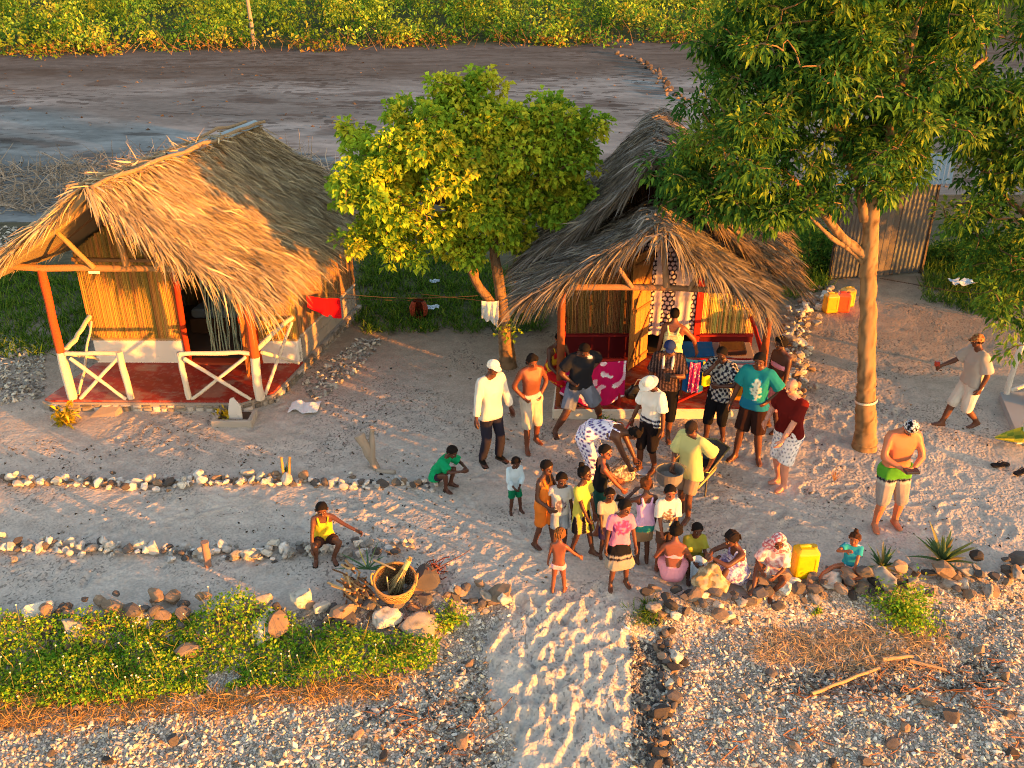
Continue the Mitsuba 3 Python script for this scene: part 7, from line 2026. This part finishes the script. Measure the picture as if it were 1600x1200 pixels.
sandal((6.92, 11.36, 0.00), 8, 'black sandal lying on the sand, the one nearer the big tree')
sandal((7.13, 11.17, 0.00), 25, 'black sandal lying at the very edge of the picture')

# white-railed porch at the edge of the yard
k = num('railed_porch')
v0 = np.array((7.85, 13.43, 0.00))
v1 = np.array((7.48, 12.05, 0.00))
sl = [v0, v0 + [2.6, .05, 0], v0 + [2.4, -1.5, 0], v1 + [.06, -.12, 0], v1]
v, f = man(Manifold.extrude(m3.CrossSection([[(p_[0], p_[1]) for p_ in sl[::-1]]]), .13))
put(f'{k}__floor', (v[f].reshape(-1, 3) - [0, 0, .02], np.arange(3 * len(f)).reshape(-1, 3)), 'matte', False, lin('#8d8f92'))
wcol = lin('#d0ccc6')
pole(f'{k}__post', v0 + [.08, -.05, .10], v0 + [.12, -.03, 1.0], .05, .045, wcol, pr)
pole(num(f'{k}__post'), v1 + [.10, .02, .10], v1 + [.16, .02, 1.1], .07, .06, wcol, pr)
pole(num(f'{k}__post'), v0 + [1.5, -.05, .10], v0 + [1.5, -.03, 1.0], .05, .045, wcol, pr)
pole(f'{k}__rail', v0 + [.12, -.03, .92], v0 + [1.5, -.03, .94], .034, .032, wcol, pr)
pole(num(f'{k}__rail'), v0 + [.14, -.05, .16], v0 + [1.45, -.05, .78], .03, .03, wcol, pr)
put(f'{k}__foot', MB().box(v1 + [-.06, -.1, 0], [.3, 0, 0], [0, .22, 0], [0, 0, .12], wcol * .9, .02), 'matte')
tag(k, 'grey concrete porch with white wooden railing at the edge of the yard', 'porch')
k = num('palm_sheath')
b = np.array((7.12, 11.83, 0.00))
t = np.linspace(0, 1, 9)
mb = MB()
for x0, x1 in zip(t[:-1], t[1:]):
    for i in range(8):
        q4 = []
        for x, ii in ((x0, i), (x1, i), (x1, i + 1), (x0, i + 1)):
            w_ = .16 * math.sin(min(x * 1.2 + .05, 1) * 2.2)
            a_ = math.pi * (1 + ii / 8)
            q4.append(b + [x * .95 - .1, w_ * math.cos(a_) + x * .12, .20 + w_ * .9 * math.sin(a_) + .1 * x])
        mb.add(q4, [[0, 1, 2, 3]], [lin('#8a8a30'), lin('#a8962c'), lin('#6a7a28')][(i + int(x0 * 8)) % 3])
put(k, mb, 'matte')
tag(k, 'yellow-green palm sheath lying in front of the white-railed porch', 'palm sheath')

# tin shed behind the big tree
k = num('tin_shed')
s0 = np.array((6.79, 18.78, 0.00)) * [1, 1, 0]
ex, ey = unit(np.array([1.0, .20, 0])), unit(np.array([.42, .91, 0]))


def corrugated(key, o, e, width, z0, z1, amp, pitch, col, lean=(0, 0, 0)):
    n_ = max(8, int(width / pitch * 8))
    s_ = np.linspace(0, width, n_)
    nrm = np.cross(e, ZUP)
    y_ = amp * np.sin(2 * np.pi * s_ / pitch)
    lo = o + e * s_[:, None] + nrm * y_[:, None] + ZUP * z0
    hi = lo + ZUP * (z1 - z0) + np.asarray(lean, float)
    v_ = np.vstack([lo, hi, lo - nrm * .004, hi - nrm * .004])
    i = np.arange(n_ - 1)
    q_ = np.vstack([np.stack([i, i + 1, i + 1 + n_, i + n_], 1), np.stack([i + 2 * n_, i + 3 * n_, i + 1 + 3 * n_, i + 1 + 2 * n_], 1)])
    c_ = col * (.75 + .5 * meshkit.fbm(v_ * [5, 5, 2], 3, 5))[:, None]
    mbx = MB()
    mbx.add(v_, q_, np.clip(c_, 0, 1))
    put(key, mbx, 'metal', True)


corrugated(f'{k}__metal_sheet', s0 + ex * -.05, ex, .62, .05, 1.85, .014, .09, lin('#5c6064'))  # sheets and planks darkened: shade of the tree crowns put into their colours
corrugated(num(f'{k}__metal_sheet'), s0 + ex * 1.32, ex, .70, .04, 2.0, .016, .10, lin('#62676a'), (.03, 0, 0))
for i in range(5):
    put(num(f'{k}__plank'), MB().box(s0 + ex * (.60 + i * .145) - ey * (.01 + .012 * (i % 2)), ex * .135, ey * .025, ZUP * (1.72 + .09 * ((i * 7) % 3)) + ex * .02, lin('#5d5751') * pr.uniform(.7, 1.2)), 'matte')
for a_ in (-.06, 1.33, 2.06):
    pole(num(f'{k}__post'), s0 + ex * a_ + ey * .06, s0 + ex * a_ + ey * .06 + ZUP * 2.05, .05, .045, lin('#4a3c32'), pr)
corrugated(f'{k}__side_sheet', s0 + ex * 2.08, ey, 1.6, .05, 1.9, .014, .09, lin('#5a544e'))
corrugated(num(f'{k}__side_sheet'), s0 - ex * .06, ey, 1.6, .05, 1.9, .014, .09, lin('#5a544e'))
n_ = 60
s_ = np.linspace(-.25, 2.35, n_)
mb = MB()
for b0_, b1_, z0, z1 in ((-.28, 1.8, 2.02, 2.22),):
    p0_ = s0 + ex * s_[:, None] + ey * b0_ + ZUP * (z0 + .018 * np.sin(s_ * 60))[:, None]
    p1_ = s0 + ex * s_[:, None] + ey * b1_ + ZUP * (z1 + .018 * np.sin(s_ * 60))[:, None]
    i = np.arange(n_ - 1)
    mb.add(np.vstack([p0_, p1_]), np.stack([i, i + 1, i + 1 + n_, i + n_], 1), lin('#6a7276'))
put(f'{k}__roof', mb, 'metal', True)
tag(k, 'shed of corrugated metal sheets and grey planks behind the pale tree trunk', 'shed')
k = num('fence_wire')
wa = np.array((7.51, 18.11, 0.00)) + [0, 0, .3]
put(k, MB().tube([wa, wa + [1.2, -.6, -.04], wa + [2.6, -1.2, 0]], .008, lin('#3a322c'), 5), 'matte', True)
tag(k, 'dark wire strung across the sand from the tree towards the edge of the yard', 'wire')

# a broken clay jar and a scrap of plastic in the grass
k = num('clay_jar')
b = np.array((-1.79, 16.73, 0.00))
t = np.arange(20) * 2 * np.pi / 20
mb = MB()
prof = [(.10, 0), (.17, .10), (.18, .22), (.14, .32), (.11, .36)]
for (ra_, za), (rb2, zb) in zip(prof[:-1], prof[1:]):
    for i in range(20):
        if za > .08 and i in (14, 15, 16):
            continue
        t0, t1 = t[i], t[i] + 2 * np.pi / 20
        for s_, rev in ((1, 1), (.92, -1)):
            q4 = [b + [ra_ * s_ * math.cos(t0), ra_ * s_ * math.sin(t0), za], b + [ra_ * s_ * math.cos(t1), ra_ * s_ * math.sin(t1), za], b + [rb2 * s_ * math.cos(t1), rb2 * s_ * math.sin(t1), zb], b + [rb2 * s_ * math.cos(t0), rb2 * s_ * math.sin(t0), zb]]
            mb.add(q4[::rev], [[0, 1, 2, 3]], lin('#8a3a24') * (1 if s_ == 1 else .6))
put(k, mb, 'matte')
tag(k, 'broken reddish clay jar standing in the green grass behind the yard', 'jar')
for u_, sz, lab in (((-1.54, 16.89, 0.00), .16, 'pale bluish plastic bag lying beside the clay jar'), ((-1.60, 18.33, 0.00), .13, 'light blue plastic scrap deeper in the grass behind the clay jar'), ((9.23, 18.15, 0.00), .3, 'grey-white plastic litter at the foot of the bushes by the shed')):
    u_ = np.array(u_)
    drape(num('plastic_bag'), lambda u, v: u_ + np.column_stack([(u - .5) * sz * 1.6, (v - .5) * sz, .10 + sz * .8 * meshkit.fbm(np.column_stack([u * 4, v * 4, 0 * u + sz * 9]), 3, 2)]), 12, 12, lin('#a8b4c0'), lab, 'plastic bag', bsdf='plastic')
